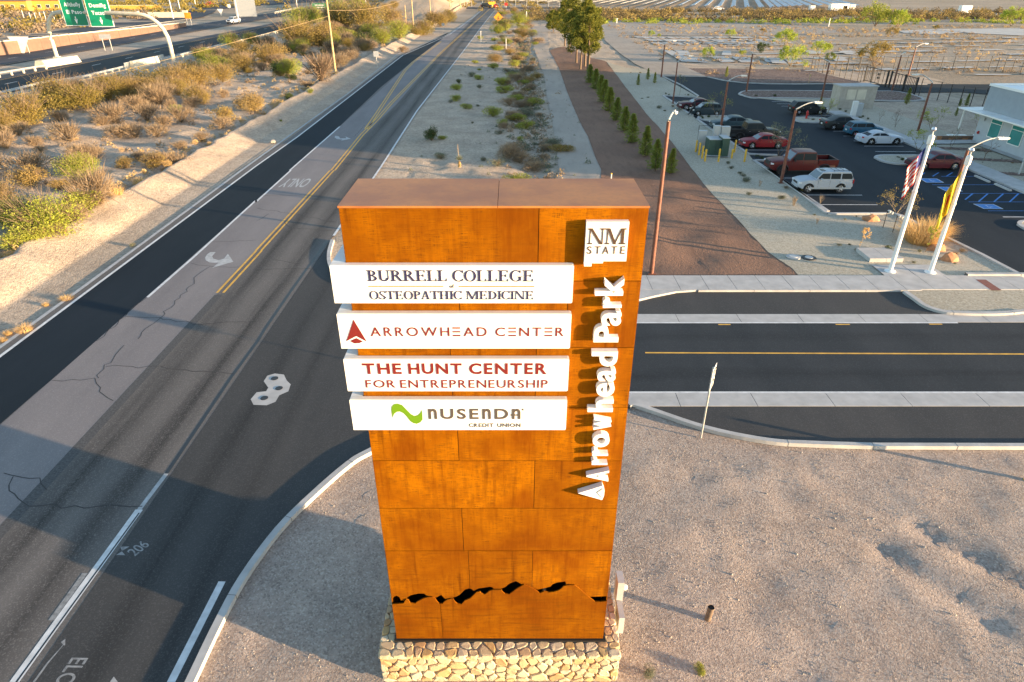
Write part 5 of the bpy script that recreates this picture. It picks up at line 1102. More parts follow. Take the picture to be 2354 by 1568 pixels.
for k, (x, y, z) in enumerate([(19.47, 106.73, 1.613), (22.13, 113.1, 1.728), (22.47, 109.05, 1.596), (35.86, 116.35, 1.605), (52.07, 89.99, 1.96), (53.66, 81.71, 1.006), (59.15, 88.66, 1.484), (58.17, 88.41, 0.949)]):
    t = thing('small_conifer', (x, y, 0), lbl[k], 'conifer', None, k); wd = .62*z; t.scale = (wd, wd, z/2.6); linkobj('crown', YPD, t); linkobj('trunk', YT, t)
def tall_pine(loc, hgt, crown_lo, wd, seed, label, bare=0, lean=0):
    random.seed(seed); t = thing('pine_tree', (*loc, 0), label, 'pine tree', 'tall pines beyond the young row')
    tr = MB(); r0 = .13*hgt/9
    top = Vector((lean, 0, hgt*.93)); tr.tube([(0, 0, -.1), (lean*.15, .05, hgt*.3), (lean*.5, -.05, hgt*.6), top], [r0*1.5, r0, r0*.7, r0*.2], 8)
    lobes = []
    for k in range(30):
        f = crown_lo+(1-crown_lo)*((k+.5)/30); a = k*2.4+seed; prof = math.sin(min(1, (f-crown_lo)/(1-crown_lo)*.80+.22)*math.pi)**.7
        rr_ = wd*.5*prof*random.uniform(.25, .95); c = Vector((lean*f+math.cos(a)*rr_, math.sin(a)*rr_, hgt*min(.98, f+random.uniform(-.04, .04)))); lobes.append((c, wd*random.uniform(.09, .155)))
        if k % 2 == 0: tr.tube([(lean*f*.8, 0, hgt*(f-.12)), tuple(c)], [r0*.35, r0*.1], 5)
    tr.build('trunk', M['bark'], t)
    for part in range(2):
        mb = MB()
        for i in range(4300):
            c, r_ = random.choice(lobes[part::2]); d = rnd_dir(.15); p = c+Vector((d.x, d.y, d.z*.7))*r_*random.uniform(.35, 1.2)
            leafquad(mb, p, .19, (d+rnd_dir()*.8).normalized(), .5)
        mb.build('crown', M['l_pine'], t)
    return t
PN = [((13.38, 123.42), 9.9), ((12.37, 126.47), 8.7), ((12.57, 136.92), 9.3), ((13.64, 131.0), 10.6), ((12.98, 160.79), 10.6), ((12.83, 172.64), 9.4), ((12.36, 214.22), 5.5), ((14.75, 134.77), 9.2)]
PL = ['nearest tall pine with a forked leafless side branch', 'tall pine with a straight trunk just left of the nearest one', 'tall pine third from the left edge of the group', 'tall pine with the thickest trunk in the group', 'tallest-crowned pine in the middle left of the group', 'tall pine at the left side of the group', 'low dark pine at the far left end of the group', 'tall pine hidden behind the nearest trunks']
for k, (p, hh) in enumerate(PN): tall_pine(p, hh*1.04, .34 if k != 6 else .15, 5.6 if k != 6 else 5.5, 100+k, PL[k], lean=.5*math.sin(k*2))
def airy_tree(loc, hgt, wd, seed, fol, label, cat='tree', stems=4, dens=700, leaf_=.12, name='tree', clear=.35, bark='bark', group=None):
    random.seed(seed); t = thing(name, (*loc, 0), label, cat, group); tr = MB(); tips = []
    def grow(p, d, ln, r_, lev):
        q = p+d*ln; m_ = p+d*ln*.5+rnd_dir()*ln*.06; tr.tube([p, m_, q], [r_, r_*.8, r_*.55], 5, cap=False)
        if lev == 0: tips.append(q); return
        for _ in range(random.choice((2, 3, 3))): grow(q, (d+rnd_dir(.3)*.75).normalized(), ln*random.uniform(.6, .85), r_*.55, lev-1)
        tips.append(q)
    for k in range(stems):
        a = 6.28*k/stems+random.uniform(-.4, .4); sp_ = .5*wd/hgt if stems > 1 else .05
        grow(Vector((0, 0, -.05)), Vector((math.cos(a)*sp_, math.sin(a)*sp_, 1)).normalized(), hgt*clear, .018*hgt/ (stems**.4), 3)
    zm = max(q.z for q in tips); rm = max(math.hypot(q.x, q.y) for q in tips)+.01
    tr.v = [(x*wd*.5/rm, y*wd*.5/rm, z*hgt/zm*.97) for x, y, z in tr.v]; tips = [Vector((q.x*wd*.5/rm, q.y*wd*.5/rm, q.z*hgt/zm*.97)) for q in tips]
    tr.build('trunk', M[bark], t)
    if dens:
        mb = MB()
        for i in range(dens):
            q = random.choice(tips)+rnd_dir()*wd*.09*random.random(); leafquad(mb, q, leaf_*random.uniform(.6, 1.3), None, .35)
        mb.build('crown', M[fol], t)
    return t
def hb(*a): return a
AT = {'a': (23.73, 97.12, 2.73), 'b': (24.37, 80.29, 2.67), 'c': (25.15, 61.88, 2.962), 'd': (36.9, 80.12, 2.298), 'e': (46.12, 73.51, 2.39), 'f': (39.48, 64.09, 1.897), 'g': (42.66, 59.17, 2.31), 'h': (42.69, 64.23, 2.18), 'i': (42.85, 74.96, 2.145), 'j': (42.79, 78.38, 1.524), 'k': (42.45, 82.34, 1.806), 'l': (52.73, 76.08, 1.31), 'm': (21.38, 37.61, 1.474), 'n': (25.36, 37.34, 1.91), 'o': (27.35, 44.62, 1.883)}
airy_tree(AT['a'][:2], AT['a'][2], 2.2, 1, 'l_grey', 'thin palo verde on the gravel point at the far corner of the lot', stems=1, dens=260, leaf_=.09)
airy_tree(AT['b'][:2], max(3, AT['b'][2]), 3.6, 2, 'l_green', 'thin palo verde behind the dark hatchback', stems=2, dens=420, leaf_=.08)
airy_tree(AT['c'][:2], AT['c'][2], 4.2, 3, 'l_grey', 'wispy palo verde between the red sedan and the maroon pickup', stems=3, dens=900, leaf_=.10)
airy_tree(AT['d'][:2], AT['d'][2], 3.0, 4, 'l_green', 'palo verde on the island beside the red hydrant', stems=2, dens=520, leaf_=.08)
airy_tree(AT['e'][:2], AT['e'][2], 3.4, 5, 'l_green', 'green-leaved palo verde on the gravel between lot and building', stems=3, dens=800, leaf_=.1)
airy_tree(AT['f'][:2], AT['f'][2], 2.8, 6, 'l_green', 'small palo verde beside the lot sidewalk behind the wine-red sedan', stems=2, dens=600, leaf_=.1)
airy_tree(AT['g'][:2], AT['g'][2], 2.2, 7, 'l_grey', 'leafless small tree before the teal windows', stems=1, dens=0)
airy_tree(AT['h'][:2], AT['h'][2], 1.6, 8, 'l_grey', 'thin leafless tree by the entrance path', stems=2, dens=40)
airy_tree(AT['i'][:2], AT['i'][2], 1.6, 9, 'l_twig', 'vase-shaped leafless shrub on the gravel behind the silver coupe', 'shrub', stems=6, dens=60, leaf_=.08)
airy_tree(AT['j'][:2], AT['j'][2], 1.0, 10, 'l_twig', 'small leafless shrub in the middle of the building gravel', 'shrub', stems=4, dens=30, leaf_=.07)
airy_tree(AT['k'][:2], AT['k'][2], .9, 11, 'l_twig', 'slim leafless shrub right of the block enclosure', 'shrub', stems=3, dens=30, leaf_=.07)
airy_tree(AT['l'][:2], AT['l'][2], 1.8, 12, 'l_green', 'small tree half hidden beneath the canopy', stems=2, dens=200, leaf_=.08)
airy_tree(AT['m'][:2], AT['m'][2], 1.15, 13, 'l_gold', 'golden-lit small leafless tree left of the flagpoles', stems=1, dens=420, leaf_=.07, bark='barklight')
airy_tree(AT['n'][:2], AT['n'][2]*.95, 1.1, 14, 'l_green', 'small gold-green tree before the big grass clump', stems=1, dens=420, leaf_=.07)
airy_tree(AT['o'][:2], AT['o'][2], 2.9, 15, 'l_olive', 'multi-stemmed olive shrub at the corner of the lot', 'shrub', stems=7, dens=600, leaf_=.08, bark='barklight')
for (x, y, z), wd, fol, lab in zip([(59.87, 195.96, 2.106), (72.5, 207.05, 1.526), (66.35, 172.67, 3.5), (52.48, 132.1, 3.477), (65.63, 150.88, 2.792), (40.69, 146.73, 2.023), (54.22, 154.14, 2.113), (62.86, 139.05, 1.545), (122.48, 242.56, 6.828), (127.89, 238.42, 4.75), (168.22, 242.56, 5.454), (69.38, 134.62, 3.848), (105.84, 199.06, 2.232), (131.8, 223.14, 1.539), (38.82, 199.53, 1.475), (48.51, 148.78, 1.436), (40.69, 197.73, 0.932)],
    (6.5, 7, 13, 15, 11, 9, 9, 6, 26, 17, 20, 13, 13, 8, 3.6, 6.5, 4.4), ('l_bright', 'l_olive', 'l_bright', 'l_bright', 'l_bright', 'l_bright', 'l_dark', 'l_green', 'l_green', 'l_bright', 'l_bright', 'l_olive', 'l_olive', 'l_olive', 'l_bright', 'l_green', 'l_green'),
    ('bright green small tree at the near edge of the graded clearing', 'brown round bush on the graded clearing', 'tall bright green tree among the old slabs', 'spreading yellow-green tree in front of the tall green tree', 'yellow-green tree right of the tall green pair', 'yellow-green bush on the pale old slabs behind the lamps', 'dark round bush left of the tall green tree', 'small green tree behind the corner of the fence', 'largest spreading olive tree beyond the clearing', 'bright yellow tree touching the largest spreading tree', 'bright green tree near the right edge of the photo far off', 'big brown-olive bush behind the fence', 'round brown bush on the open ground below the spreading tree', 'lone brown bush on the pale graded ground', 'tiny bright bush at the left end of the slab rows', 'green bush between two lamp heads among the slabs', 'tiny yellow-green bush right of another at the slab rows')):
    airy_tree((x, y), z*1.05, z*1.45 if wd < 9 else z*1.75, int(x*7), fol, lab, 'tree' if z > 3 else 'shrub', stems=5, dens=3000, leaf_=z*.055, clear=.2, bark='barklight' if fol == 'l_bright' else 'bark')
# small plants on the gravel beds
SP = [('dark', (22.03, 98.21, 0.4)), ('dark', (22.31, 97.47, 0.36)), ('dark', (24.55, 97.22, 0.24)), ('dark', (24.91, 96.97, 0.47)), ('dark', (22.61, 80.81, 0.53)), ('dark', (22.52, 79.77, 0.46)), ('dark', (23.42, 80.46, 0.6)), ('dark', (25.15, 80.12, 0.3)), ('dark', (25.93, 80.64, 0.33)), ('dark', (25.9, 79.43, 0.39)), ('dark', (22.92, 61.34, 0.42)), ('dark', (23.0, 60.39, 0.57)), ('dark', (35.04, 79.72, 0.34)), ('dark', (35.24, 78.87, 0.49)), ('dark', (41.38, 85.65, 0.44)), ('dark', (41.48, 84.25, 0.44)), ('dark', (41.43, 80.31, 0.46)), ('dark', (42.0, 80.83, 0.46)), ('dark', (42.01, 79.53, 0.41)), ('dark', (35.88, 60.83, 0.39)), ('dark', (35.7, 59.88, 0.56)), ('dark', (36.84, 96.05, 0.54)), ('dark', (34.29, 96.25, 0.47)), ('dark', (36.91, 96.25, 0.55)), ('grey', (19.43, 58.68, 0.69)), ('grey', (19.23, 57.02, 0.67)), ('grey', (19.5, 55.34, 0.6)), ('grey', (19.19, 52.79, 1.1)), ('grey', (19.52, 54.53, 0.7)), ('grey', (18.32, 49.24, 0.59)), ('grey', (20.53, 48.25, 0.63)), ('twig', (21.77, 50.96, 0.56)), ('bare', (19.86, 51.41, 0.61)), ('bare', (20.68, 46.45, 0.75)), ('bare', (22.81, 46.83, 0.71)), ('twig', (20.74, 87.81, 0.65)), ('grey', (19.05, 84.46, 0.56)), ('twig', (20.9, 84.66, 0.42)), ('grey', (18.72, 86.54, 0.97)), ('grey', (17.85, 93.88, 0.45)), ('grey', (18.84, 94.78, 0.53)), ('grey', (22.34, 121.21, 0.76)), ('grey', (20.71, 121.65, 0.57)), ('grey', (20.45, 48.23, 0.7)), ('bare', (20.79, 46.5, 0.72)), ('grey', (21.38, 44.31, 0.31)), ('grey', (23.12, 43.37, 0.3)), ('grey', (24.17, 43.98, 0.27)), ('bare', (20.76, 42.42, 0.45)), ('grey', (20.53, 38.4, 0.41)), ('dark', (21.23, 38.5, 0.22)), ('twig', (21.27, 37.52, 0.47)), ('dark', (23.1, 37.46, 0.8)), ('grey', (23.67, 35.58, 0.32)), ('grey', (26.03, 35.45, 0.32)), ('twig', (27.59, 37.34, 0.6)), ('twig', (26.9, 36.89, 0.46)), ('grey', (24.99, 37.34, 0.4)), ('olive', (22.88, 50.17, 0.8)), ('grey', (45.05, 63.68, 0.45)), ('twig', (45.2, 58.93, 0.3)), ('grey', (45.28, 60.52, 0.25))]
where = ['on the far corner gravel point', 'on the island by the dark hatchback', 'beside the maroon pickup', 'by the hydrant island', 'near the block enclosure', 'on the gravel bed']
for i, (k, p) in enumerate(SP):
    lab = {'dark': 'small round dark green shrub planted in the pale gravel around the lot', 'grey': 'small grey-green tuft on the pale gravel bed', 'twig': 'small brown twiggy shrub on the pale gravel bed', 'bare': 'pale leafless shrub on the gravel bed', 'olive': 'brown-olive shrub in front of the silver off-roader'}[k]
    plant(k, p[0], p[1], p[2], auto(k, p[0], p[1], 1), 'planted shrubs on the gravel beds', {'dark': .9, 'bare': 1.0}.get(k, .9))
V['bigstraw'] = [(grass_mesh('big_straw', 'l_gold', 33, 900, .75, .30, 1.5, .005), None)]; NAMES['bigstraw'] = ('grass_clump', 'grass clump')
plant('bigstraw', *(25.98, 39.01, 2.91), 'large straw-coloured grass clump with tall plumes behind the flagpoles', None, .9)
plant('bigstraw', *(27.42, 40.1, 2.12), 'second straw-coloured grass clump, against the kerb behind the right flagpole', None, .9)

# ------------------------------------------------------------------ vehicles (length along +x, nose at +x)
def car(kind, paint, loc, rz, label, sc=.9, group='cars in the parking lot', name='parked_car', rim='chrome', simple_=False, cat='car'):
    K = dict(  # length, half width, wheelbase, front axle x, wheel radius, belt z, hood z, deck z, roof z, cabin base front/roof front/roof rear/cabin base rear, ground clearance
        sedan=(4.85, .91, 2.80, 1.42, .335, .96, .90, 1.02, 1.45, 1.05, .28, -.95, -1.75, .24),
        hatch=(4.05, .87, 2.52, 1.25, .31, 1.00, .96, 1.05, 1.52, 1.10, .45, -1.55, -1.93, .24),
        suv=(4.95, .98, 2.95, 1.52, .38, 1.12, 1.10, 1.15, 1.76, 1.25, .55, -1.85, -2.38, .28),
        boxsuv=(4.60, .88, 2.67, 1.42, .385, 1.14, 1.10, 1.15, 1.74, .95, .42, -1.98, -2.24, .36),
        coupe=(4.78, .95, 2.81, 1.52, .36, .93, .90, .98, 1.34, .92, .10, -.85, -1.85, .20),
        pickup=(5.95, 1.0, 3.70, 1.92, .42, 1.24, 1.22, 1.26, 1.94, 1.40, .75, -.92, -1.12, .40))[kind]
    Lg, hw, wb, fx, wr, zb, zh, zd, zr, c0, c1, c2, c3, gc = K
    t = thing(name, (loc[0], loc[1], loc[2] if len(loc) > 2 else .005), label, cat, group, rz, sc)
    PM = M['car_'+paint]; xf, xr = Lg/2, -Lg/2; rxw = fx-wb
    # body loft with real wheel arches
    xs = sorted(set([xf, xf-.04, xf-.14, xf-.35, xr, xr+.04, xr+.14, xr+.35, c0, c3, (c0+c3)/2, c0-.5, c3+.4]+[fx+(wr+.07)*math.cos(R(a)) for a in range(0, 181, 20)]+[rxw+(wr+.07)*math.cos(R(a)) for a in range(0, 181, 20)]), reverse=True)
    def zlow(x):
        z = gc+.16*max(0, (abs(x)-(Lg/2-.3))/.3)
        for ax in (fx, rxw):
            d = (wr+.07)**2-(x-ax)**2
            if d > 0: z = max(z, wr+math.sqrt(d)-.0)
        return z
    def ztop(x):
        if kind == 'pickup' and x < c3-.02: return .86
        if x > c0: u = (x-c0)/(xf-c0); return zb+(zh-zb)*min(1, u*1.2)-.16*u**3-.14*max(0, (u-.93)/.07)
        if x < c3: u = (c3-x)/(c3-xr+1e-6); return zd-.03*u-.16*max(0, (u-.8)/.2)
        return zb
    def hwid(x):
        u = abs(x)/(Lg/2); return hw*(1-.05*max(0, (u-.55)/.45)-.16*max(0, (u-.88)/.12)**2)
    rings = []; 
    if kind == 'pickup': xs = [x for x in xs if x < xf+1]; xs = sorted(set(xs+[c3-.03]), reverse=True)
    for x in xs:
        zl, zt, w_ = zlow(x), ztop(x), hwid(x); zl = min(zl, zt-.06); mid = min(zt-.05, max(zl+.02, zt-.30)); wst = max(zl+.01, min(gc+.28, mid-.01))
        half = [(0, zl), (w_*.90, zl), (w_*.985, zl+.015), (w_, wst), (w_*.995, mid), (w_*.955, zt-.045), (w_*.86, zt-.003), (w_*.45, zt+.022), (0, zt+.03)]
        rings.append([(x, y, z) for y, z in half]+[(x, -y, z) for y, z in half[-2:0:-1]])
    n = len(rings[0]); mb = MB(); mb.add([p for r_ in rings for p in r_], [(i*n+k, i*n+(k+1) % n, (i+1)*n+(k+1) % n, (i+1)*n+k) for i in range(len(rings)-1) for k in range(n)]+[tuple(range(n))[::-1], tuple(range((len(rings)-1)*n, len(rings)*n))])
    body = mb.build('body', PM, t, True); fixn(body.data)
    body.data.set_sharp_from_angle(angle=R(32)) if hasattr(body.data, 'set_sharp_from_angle') else None
    # cabin shell
    wt = hw*.74 if kind in ('sedan', 'coupe') else hw*.80; wb_ = hw*.93
    z0 = zb-.03; zrf, zrr = zr-.02, zr-(.05 if kind in ('sedan', 'coupe', 'hatch') else .02); zc = zr+.015
    prof = [(c0, z0, wb_), (c1, zrf, wt), ((c1*2+c2)/3, zc, wt*1.0), ((c1+c2*2)/3, zc-.005, wt), (c2, zrr, wt*.98), (c3, z0+(.04 if kind == 'sedan' else 0), wb_*.97)]
    cb = MB(); vs = []
    for x, z, w_ in prof: vs += [(x, w_, z), (x, w_*.6, z+(.025 if z > zb else 0)), (x, -w_*.6, z+(.025 if z > zb else 0)), (x, -w_, z)]
    fs = []
    for i in range(5):
        for k in range(3): fs.append((i*4+k, i*4+k+1, (i+1)*4+k+1, (i+1)*4+k))
    cb.add(vs, fs)
    for s_ in (0, 3): cb.add([vs[i*4+s_] for i in range(6)], [(0, 1, 2, 3, 4, 5)])
    cab = cb.build('roof', PM, t, True); fixn(cab.data)
    # glass: quads proud of the shell
    def lerp(a, b, u): return tuple(a[i]+(b[i]-a[i])*u for i in range(3))
    def pane(nm, a, b, c, d, m, ins=.08, off=(0, 0, 0)):     # corners bottom-left, bottom-right, top-right, top-left
        q = [lerp(lerp(a, b, u), lerp(d, c, u), v) for u, v in ((ins, .12), (1-ins, .12), (1-ins, .92), (ins, .92))]
        nn = (Vector(q[1])-Vector(q[0])).cross(Vector(q[3])-Vector(q[0])).normalized(); cen = sum((Vector(x) for x in q), Vector())/4
        if nn.dot(cen-Vector((0, 0, zb*.8))) < 0: nn = -nn
        mb_ = MB().add([Vector(p)+nn*.014 for p in q]+[Vector(p)-nn*.01 for p in q], [(0, 1, 2, 3), (0, 4, 5, 1), (1, 5, 6, 2), (2, 6, 7, 3), (3, 7, 4, 0)])
        o = mb_.build(nm, m, t); fixn(o.data); return o
    pane('windscreen', (c0, wb_, z0), (c0, -wb_, z0), (c1, -wt, zrf), (c1, wt, zrf), M['glasslite'], .06)
    if kind != 'x': pane('rear_window', (c3, -wb_*.97, z0), (c3, wb_*.97, z0), (c2, wt*.98, zrr), (c2, -wt*.98, zrr), M['glass'], .08)
    def sidepoly(xa, xb):
        """window outline between x = xa and xb following the pillars"""
        def topz(x):
            if x > c1: return z0+(zrf-z0)*(c0-x)/(c0-c1)
            if x < c2: return z0+(zrr-z0)*(x-c3)/(c2-c3)
            return zr-.03
        lo = z0+.085; X = [xa+(xb-xa)*k/6 for k in range(7)]; up = [(x, max(lo+.01, min(topz(x)-.075, zr-.11))) for x in X]
        return [(xa, lo), (xb, lo)]+up[::-1]
    nwin = {'sedan': [(c0-.34, -.42 if False else -.22), (-.30, c3+.42)], 'coupe': [(c0-.36, -.42), (-.50, c3+.62)], 'hatch': [(c0-.3, -.22), (-.30, -1.22), (-1.30, c3+.22)], 'suv': [(c0-.32, -.16), (-.24, -1.22), (-1.32, c3+.28)],
            'boxsuv': [(c0-.24, -.22), (-.30, -1.10), (-1.22, c3+.14)], 'pickup': [(c0-.30, .22), (.14, c3+.20)]}[kind]
    for s_ in (1, -1):
        for xa, xb in nwin:
            P = sidepoly(xa, xb); vs = []
            for x, z in P:
                u = (z-z0)/(zr-z0); w_ = wb_+(wt-wb_)*u; vs.append((x, s_*(w_+.012), z))
            m_ = len(vs); vs2 = [(x, y-s_*.03, z) for x, y, z in vs]
            o = MB().add(vs+vs2, [tuple(range(m_))]+[(i, (i+1) % m_, m_+(i+1) % m_, m_+i) for i in range(m_)]).build('side_window', M['glass'], t); fixn(o.data)
        if simple_: continue
        d = MB()                                          # shut lines, handles, sill
        for x in {'sedan': (.85, -.26, -1.15), 'coupe': (.75, -.75), 'hatch': (.85, -.26, -1.05), 'suv': (.95, -.2, -1.2), 'boxsuv': (.72, -.26, -1.08), 'pickup': (1.15, .18, -.85)}[kind]:
            d.box(x-.008, x+.008, s_*hw*.985-.012, s_*hw*.985+.012 if s_ > 0 else s_*hw*.985+.012, gc+.12, zb-.09)
        d.build('shut_line', M['black'], t)
        hd = MB()
        for x in {'sedan': (.0, -1.0), 'coupe': (-.5,), 'hatch': (0, -.9), 'suv': (.05, -1.0), 'boxsuv': (-.02, -.9), 'pickup': (.38, -.66)}[kind]: hd.box(x-.09, x+.09, s_*hw*.97-.03, s_*hw*.97+.03, zb-.2, zb-.165)
        hd.build('door_handle', M['chrome'] if paint in ('charcoal', 'black', 'maroon') else PM, t)
        mr = MB().obox((c0-.42, s_*(hw+.11), zb+.06), (.12, .22, .15)); mr.build('mirror', PM if kind != 'pickup' else M['black'], t)
        MB().box(-wb/2+fx-wb/2+wr+.12, fx-wr-.12, s_*hw*.93-.03, s_*hw*.93+.035, gc-.03, gc+.05).build('sill', M['black'] if kind in ('pickup', 'boxsuv', 'suv') else PM, t)
    # lamps, grille, bumpers, plate
    for s_ in (1, -1):
        MB().obox((xf-.17, s_*hw*.70, ztop(xf-.2)-.14), (.26, .36, .13), rz=-s_*.35).build('headlight', M['lamp'], t)
        tl = {'boxsuv': (.06, .12, .34), 'suv': (.16, .30, .16), 'pickup': (.05, .14, .36)}.get(kind, (.18, .34, .13))
        MB().obox((xr+.05 if kind in ('boxsuv', 'pickup') else xr+.12, s_*hw*(.80 if tl[1] > .2 else .88), (ztop(xr+.3) if kind != 'pickup' else 1.2)-.14), tl, rz=s_*.25).build('taillight', M['taillamp'], t)
    MB().obox((xf-.03, 0, gc+.42 if kind != 'pickup' else .95), (.07, hw*.95, .16 if kind not in ('pickup', 'suv') else .36)).build('grille', M['black'], t)
    MB().obox((xf-.01, 0, gc+.14), (.10, hw*1.45, .12)).build('bumper', M['black'] if kind in ('pickup', 'suv') else PM, t)
    MB().obox((xr+.01, 0, gc+.20), (.10, hw*1.5, .14)).build('bumper', PM if kind != 'pickup' else M['chrome'], t)
    MB().obox((xr-.03 if kind != 'pickup' else xr-.05, 0, zb-.34 if kind != 'pickup' else gc+.22), (.02, .34, .16)).build('number_plate', M['offwhite'], t)
    # wheels
    for ax in (fx, rxw):
        for s_ in (1, -1):
            tw = MB().lathe([(wr*.55, -.10), (wr*.93, -.11), (wr, -.07), (wr, .07), (wr*.93, .11), (wr*.55, .10)], 24, 'Y').build('wheel', M['rubber'], t, True); fixn(tw.data)
            tw.location = (ax, s_*(hw-.12), wr)
            rm = MB().lathe([(wr*.64, -.02), (wr*.66, .04), (wr*.58, .045), (wr*.56, .0)], 20, 'Y')
            for k in range(5):
                a = 2*math.pi*k/5; rm.tube([(0, .04, 0), (wr*.6*math.cos(a), .035, wr*.6*math.sin(a))], [wr*.16, wr*.10], 5)
            rm.lathe([(wr*.2, 0), (wr*.18, .055), (.01, .06)], 10, 'Y')
            if s_ < 0: rm.v = [(x, -y, z) for x, y, z in rm.v]
            rm.v = [(x, y+s_*.06, z) for x, y, z in rm.v]
            o = rm.build('rim', M['black' if rim == 'black' else 'chrome'], tw); fixn(o.data)
            wl = MB().lathe([(wr+.03, -.16), (wr+.03, .02)], 14, 'Y', (ax, s_*(hw-.16), wr+.02)).build('wheel_well', M['dark'], t)
    if kind == 'pickup':
        bx0, bx1 = xr+.02, c3-.05
        b_ = MB().box(bx0, bx1, hw*.90, hw*.985, .84, 1.30).box(bx0, bx1, -hw*.985, -hw*.90, .84, 1.30).box(bx0, bx0+.08, -hw*.9, hw*.9, .6, 1.30)
        b_.build('bed_wall', PM, t); MB().box(bx0+.09, bx1, -hw*.89, hw*.89, .875, .90).box(bx0+.085, bx0+.09, -hw*.89, hw*.89, .9, 1.28).box(bx0+.09, bx1, hw*.885, hw*.895, .9, 1.28).box(bx1, bx1+.02, -hw*.88, hw*.88, .9, 1.26).build('bed_liner', M['black'], t)
        MB().box(bx0, bx1, hw*.89, hw*.99, 1.302, 1.32).box(bx0, bx1, -hw*.99, -hw*.89, 1.302, 1.32).build('bed_rail', M['black'], t)
        for ax in (fx, rxw):
            for s_ in (1, -1):
                a_ = [(wr+.09, k) for k in range(10, 171, 16)]; f_ = MB(); pts = [(ax+(wr+.10)*math.cos(R(k)), s_*hw*1.0, wr+(wr+.10)*math.sin(R(k))) for _, k in a_]; f_.tube(pts, .045, 5); f_.build('fender_flare', M['black'], t)
    if kind == 'boxsuv':
        MB().box(.05, -.0+.75-.35, -.33, .33, zr+.03, zr+.045).build('sunroof', M['glass'], t)
        rk = MB()
        for s_ in (1, -1): rk.tube([(-.5, s_*.55, zr+.09), (-1.85, s_*.55, zr+.09)], .018, 5)
        for x in (-.6, -1.0, -1.4, -1.8): rk.tube([(x, -.55, zr+.09), (x, .55, zr+.09)], .016, 5)
        for x in (-.55, -1.8):
            for s_ in (1, -1): rk.tube([(x, s_*.55, zr), (x, s_*.55, zr+.09)], .016, 5)
        rk.build('roof_rack', M['black'], t)
        for s_ in (1, -1): MB().box(c3+.1, c0+.5, s_*hw*.99-.02, s_*hw*.99+.02, .36, .50).build('side_cladding', M['greymetal'], t)
    return t
LN, RN = math.pi, 0.0
car('boxsuv', 'champagne', (24.38, 50.55), LN, 'silver-beige boxy off-roader with roof rack and sunroof, nose towards the gravel', .92)
car('pickup', 'brick', (24.75, 56.0), LN+R(1), 'large brick-red crew-cab pickup with empty black bed', .96, rim='black')
car('sedan', 'red', (24.75, 65.35), LN, 'bright red sedan beside the green transformer boxes', .90)
car('pickup', 'black', (24.9, 69.1), RN, 'black crew-cab pickup backed in behind the utility cabinets', .88, rim='black')
car('sedan', 'teal', (24.3, 74.3), LN, 'dark teal sedan beyond the black pickup', .95)
car('hatch', 'darkblue', (23.6, 82.55), LN, 'small dark blue hatchback with a person leaning on its nose', .90)
car('coupe', 'maroon', (23.4, 86.3), LN, 'maroon fastback sedan farthest left in the lot', .98)
car('suv', 'black', (36.2, 83.2), RN, 'black sport utility vehicle near the block enclosure', .86)
car('sedan', 'charcoal', (36.6, 74.2), RN, 'charcoal formal sedan with chrome wheels by the hydrant island', .98)
car('hatch', 'blue', (37.3, 70.9), RN, 'blue hatchback mostly hidden behind the silver coupe', .92)
car('coupe', 'silver', (37.1, 67.1), RN, 'silver sports coupe with dark spoked wheels', .90)
car('sedan', 'wine', (37.2, 57.4), LN, 'wine-red sedan beside the curved kerb, behind the left flagpole', .95)
# road and highway vehicles
GH = 'vehicles on the roads'
car('pickup', 'silver', (*(-98.67, 255.66), .03), R(-98), 'silver and black pickup driving on the far highway carriageway', 1.1, GH, 'pickup_truck', simple_=True)
car('suv', 'brightred', (*(-168.91, 406.32), .08), R(-150), 'red off-roader on the curved frontage road', 1.15, GH, 'car', simple_=True)
car('sedan', 'silver', (*(-81.32, 366.24), .03), R(90), 'silver-blue car on the highway behind the mesquites', 1.2, GH, 'car', simple_=True)
car('suv', 'black', (*(-13.62, 386.9), .03), R(12), 'black car crossing at the far junction', 1.25, GH, 'car', simple_=True)
car('hatch', 'brightred', (*(-8.59, 382.36), .03), R(100), 'red car with white rear at the far junction', 1.2, GH, 'car', simple_=True)
car('sedan', 'white', (*(99.79, 352.73), .1), R(5), 'white car parked before the solar rows', 1.25, GH, 'car', simple_=True)
car('sedan', 'black', (*(-80.07, 496.31), .03), R(90), 'dark car at the top edge on the highway', 1.2, GH, 'car', simple_=True)
# the person leaning on the hatchback
pp_ = thing('person', (21.45, 82.05, .13), 'person in dark clothes leaning back on the bonnet of the dark blue hatchback', 'person')
def skin_body(name, pts, edges, rad, m, parent):
    me_ = bpy.data.meshes.new(name); me_.from_pydata(pts, edges, []); me_.materials.append(m); o = linkobj(name, me_, parent)
    md = o.modifiers.new('skin', 'SKIN')
    for i, r_ in enumerate(rad): me_.skin_vertices[0].data[i].radius = (r_, r_)
    me_.skin_vertices[0].data[0].use_root = True
    ss = o.modifiers.new('sub', 'SUBSURF'); ss.levels = 2; ss.render_levels = 2; return o
def make_skin(me_): pass
bpts = [(0, 0, .0)]
P_ = [(.62, 0, .88), (.58, 0, 1.1), (.56, 0, 1.30), (.55, 0, 1.44), (.53, 0, 1.58), (.55, .17, 1.38), (.42, .24, 1.14), (.22, .16, 1.06), (.55, -.17, 1.38), (.42, -.24, 1.14), (.22, -.12, 1.06), (.58, .10, .84), (.28, .12, .55), (.10, .12, .08), (-.08, .13, .03), (.58, -.10, .84), (.30, -.12, .50), (.0, -.13, .08), (-.18, -.14, .03)]
E_ = [(0, 1), (1, 2), (2, 3), (3, 4), (2, 5), (5, 6), (6, 7), (2, 8), (8, 9), (9, 10), (0, 11), (11, 12), (12, 13), (13, 14), (0, 15), (15, 16), (16, 17), (17, 18)]
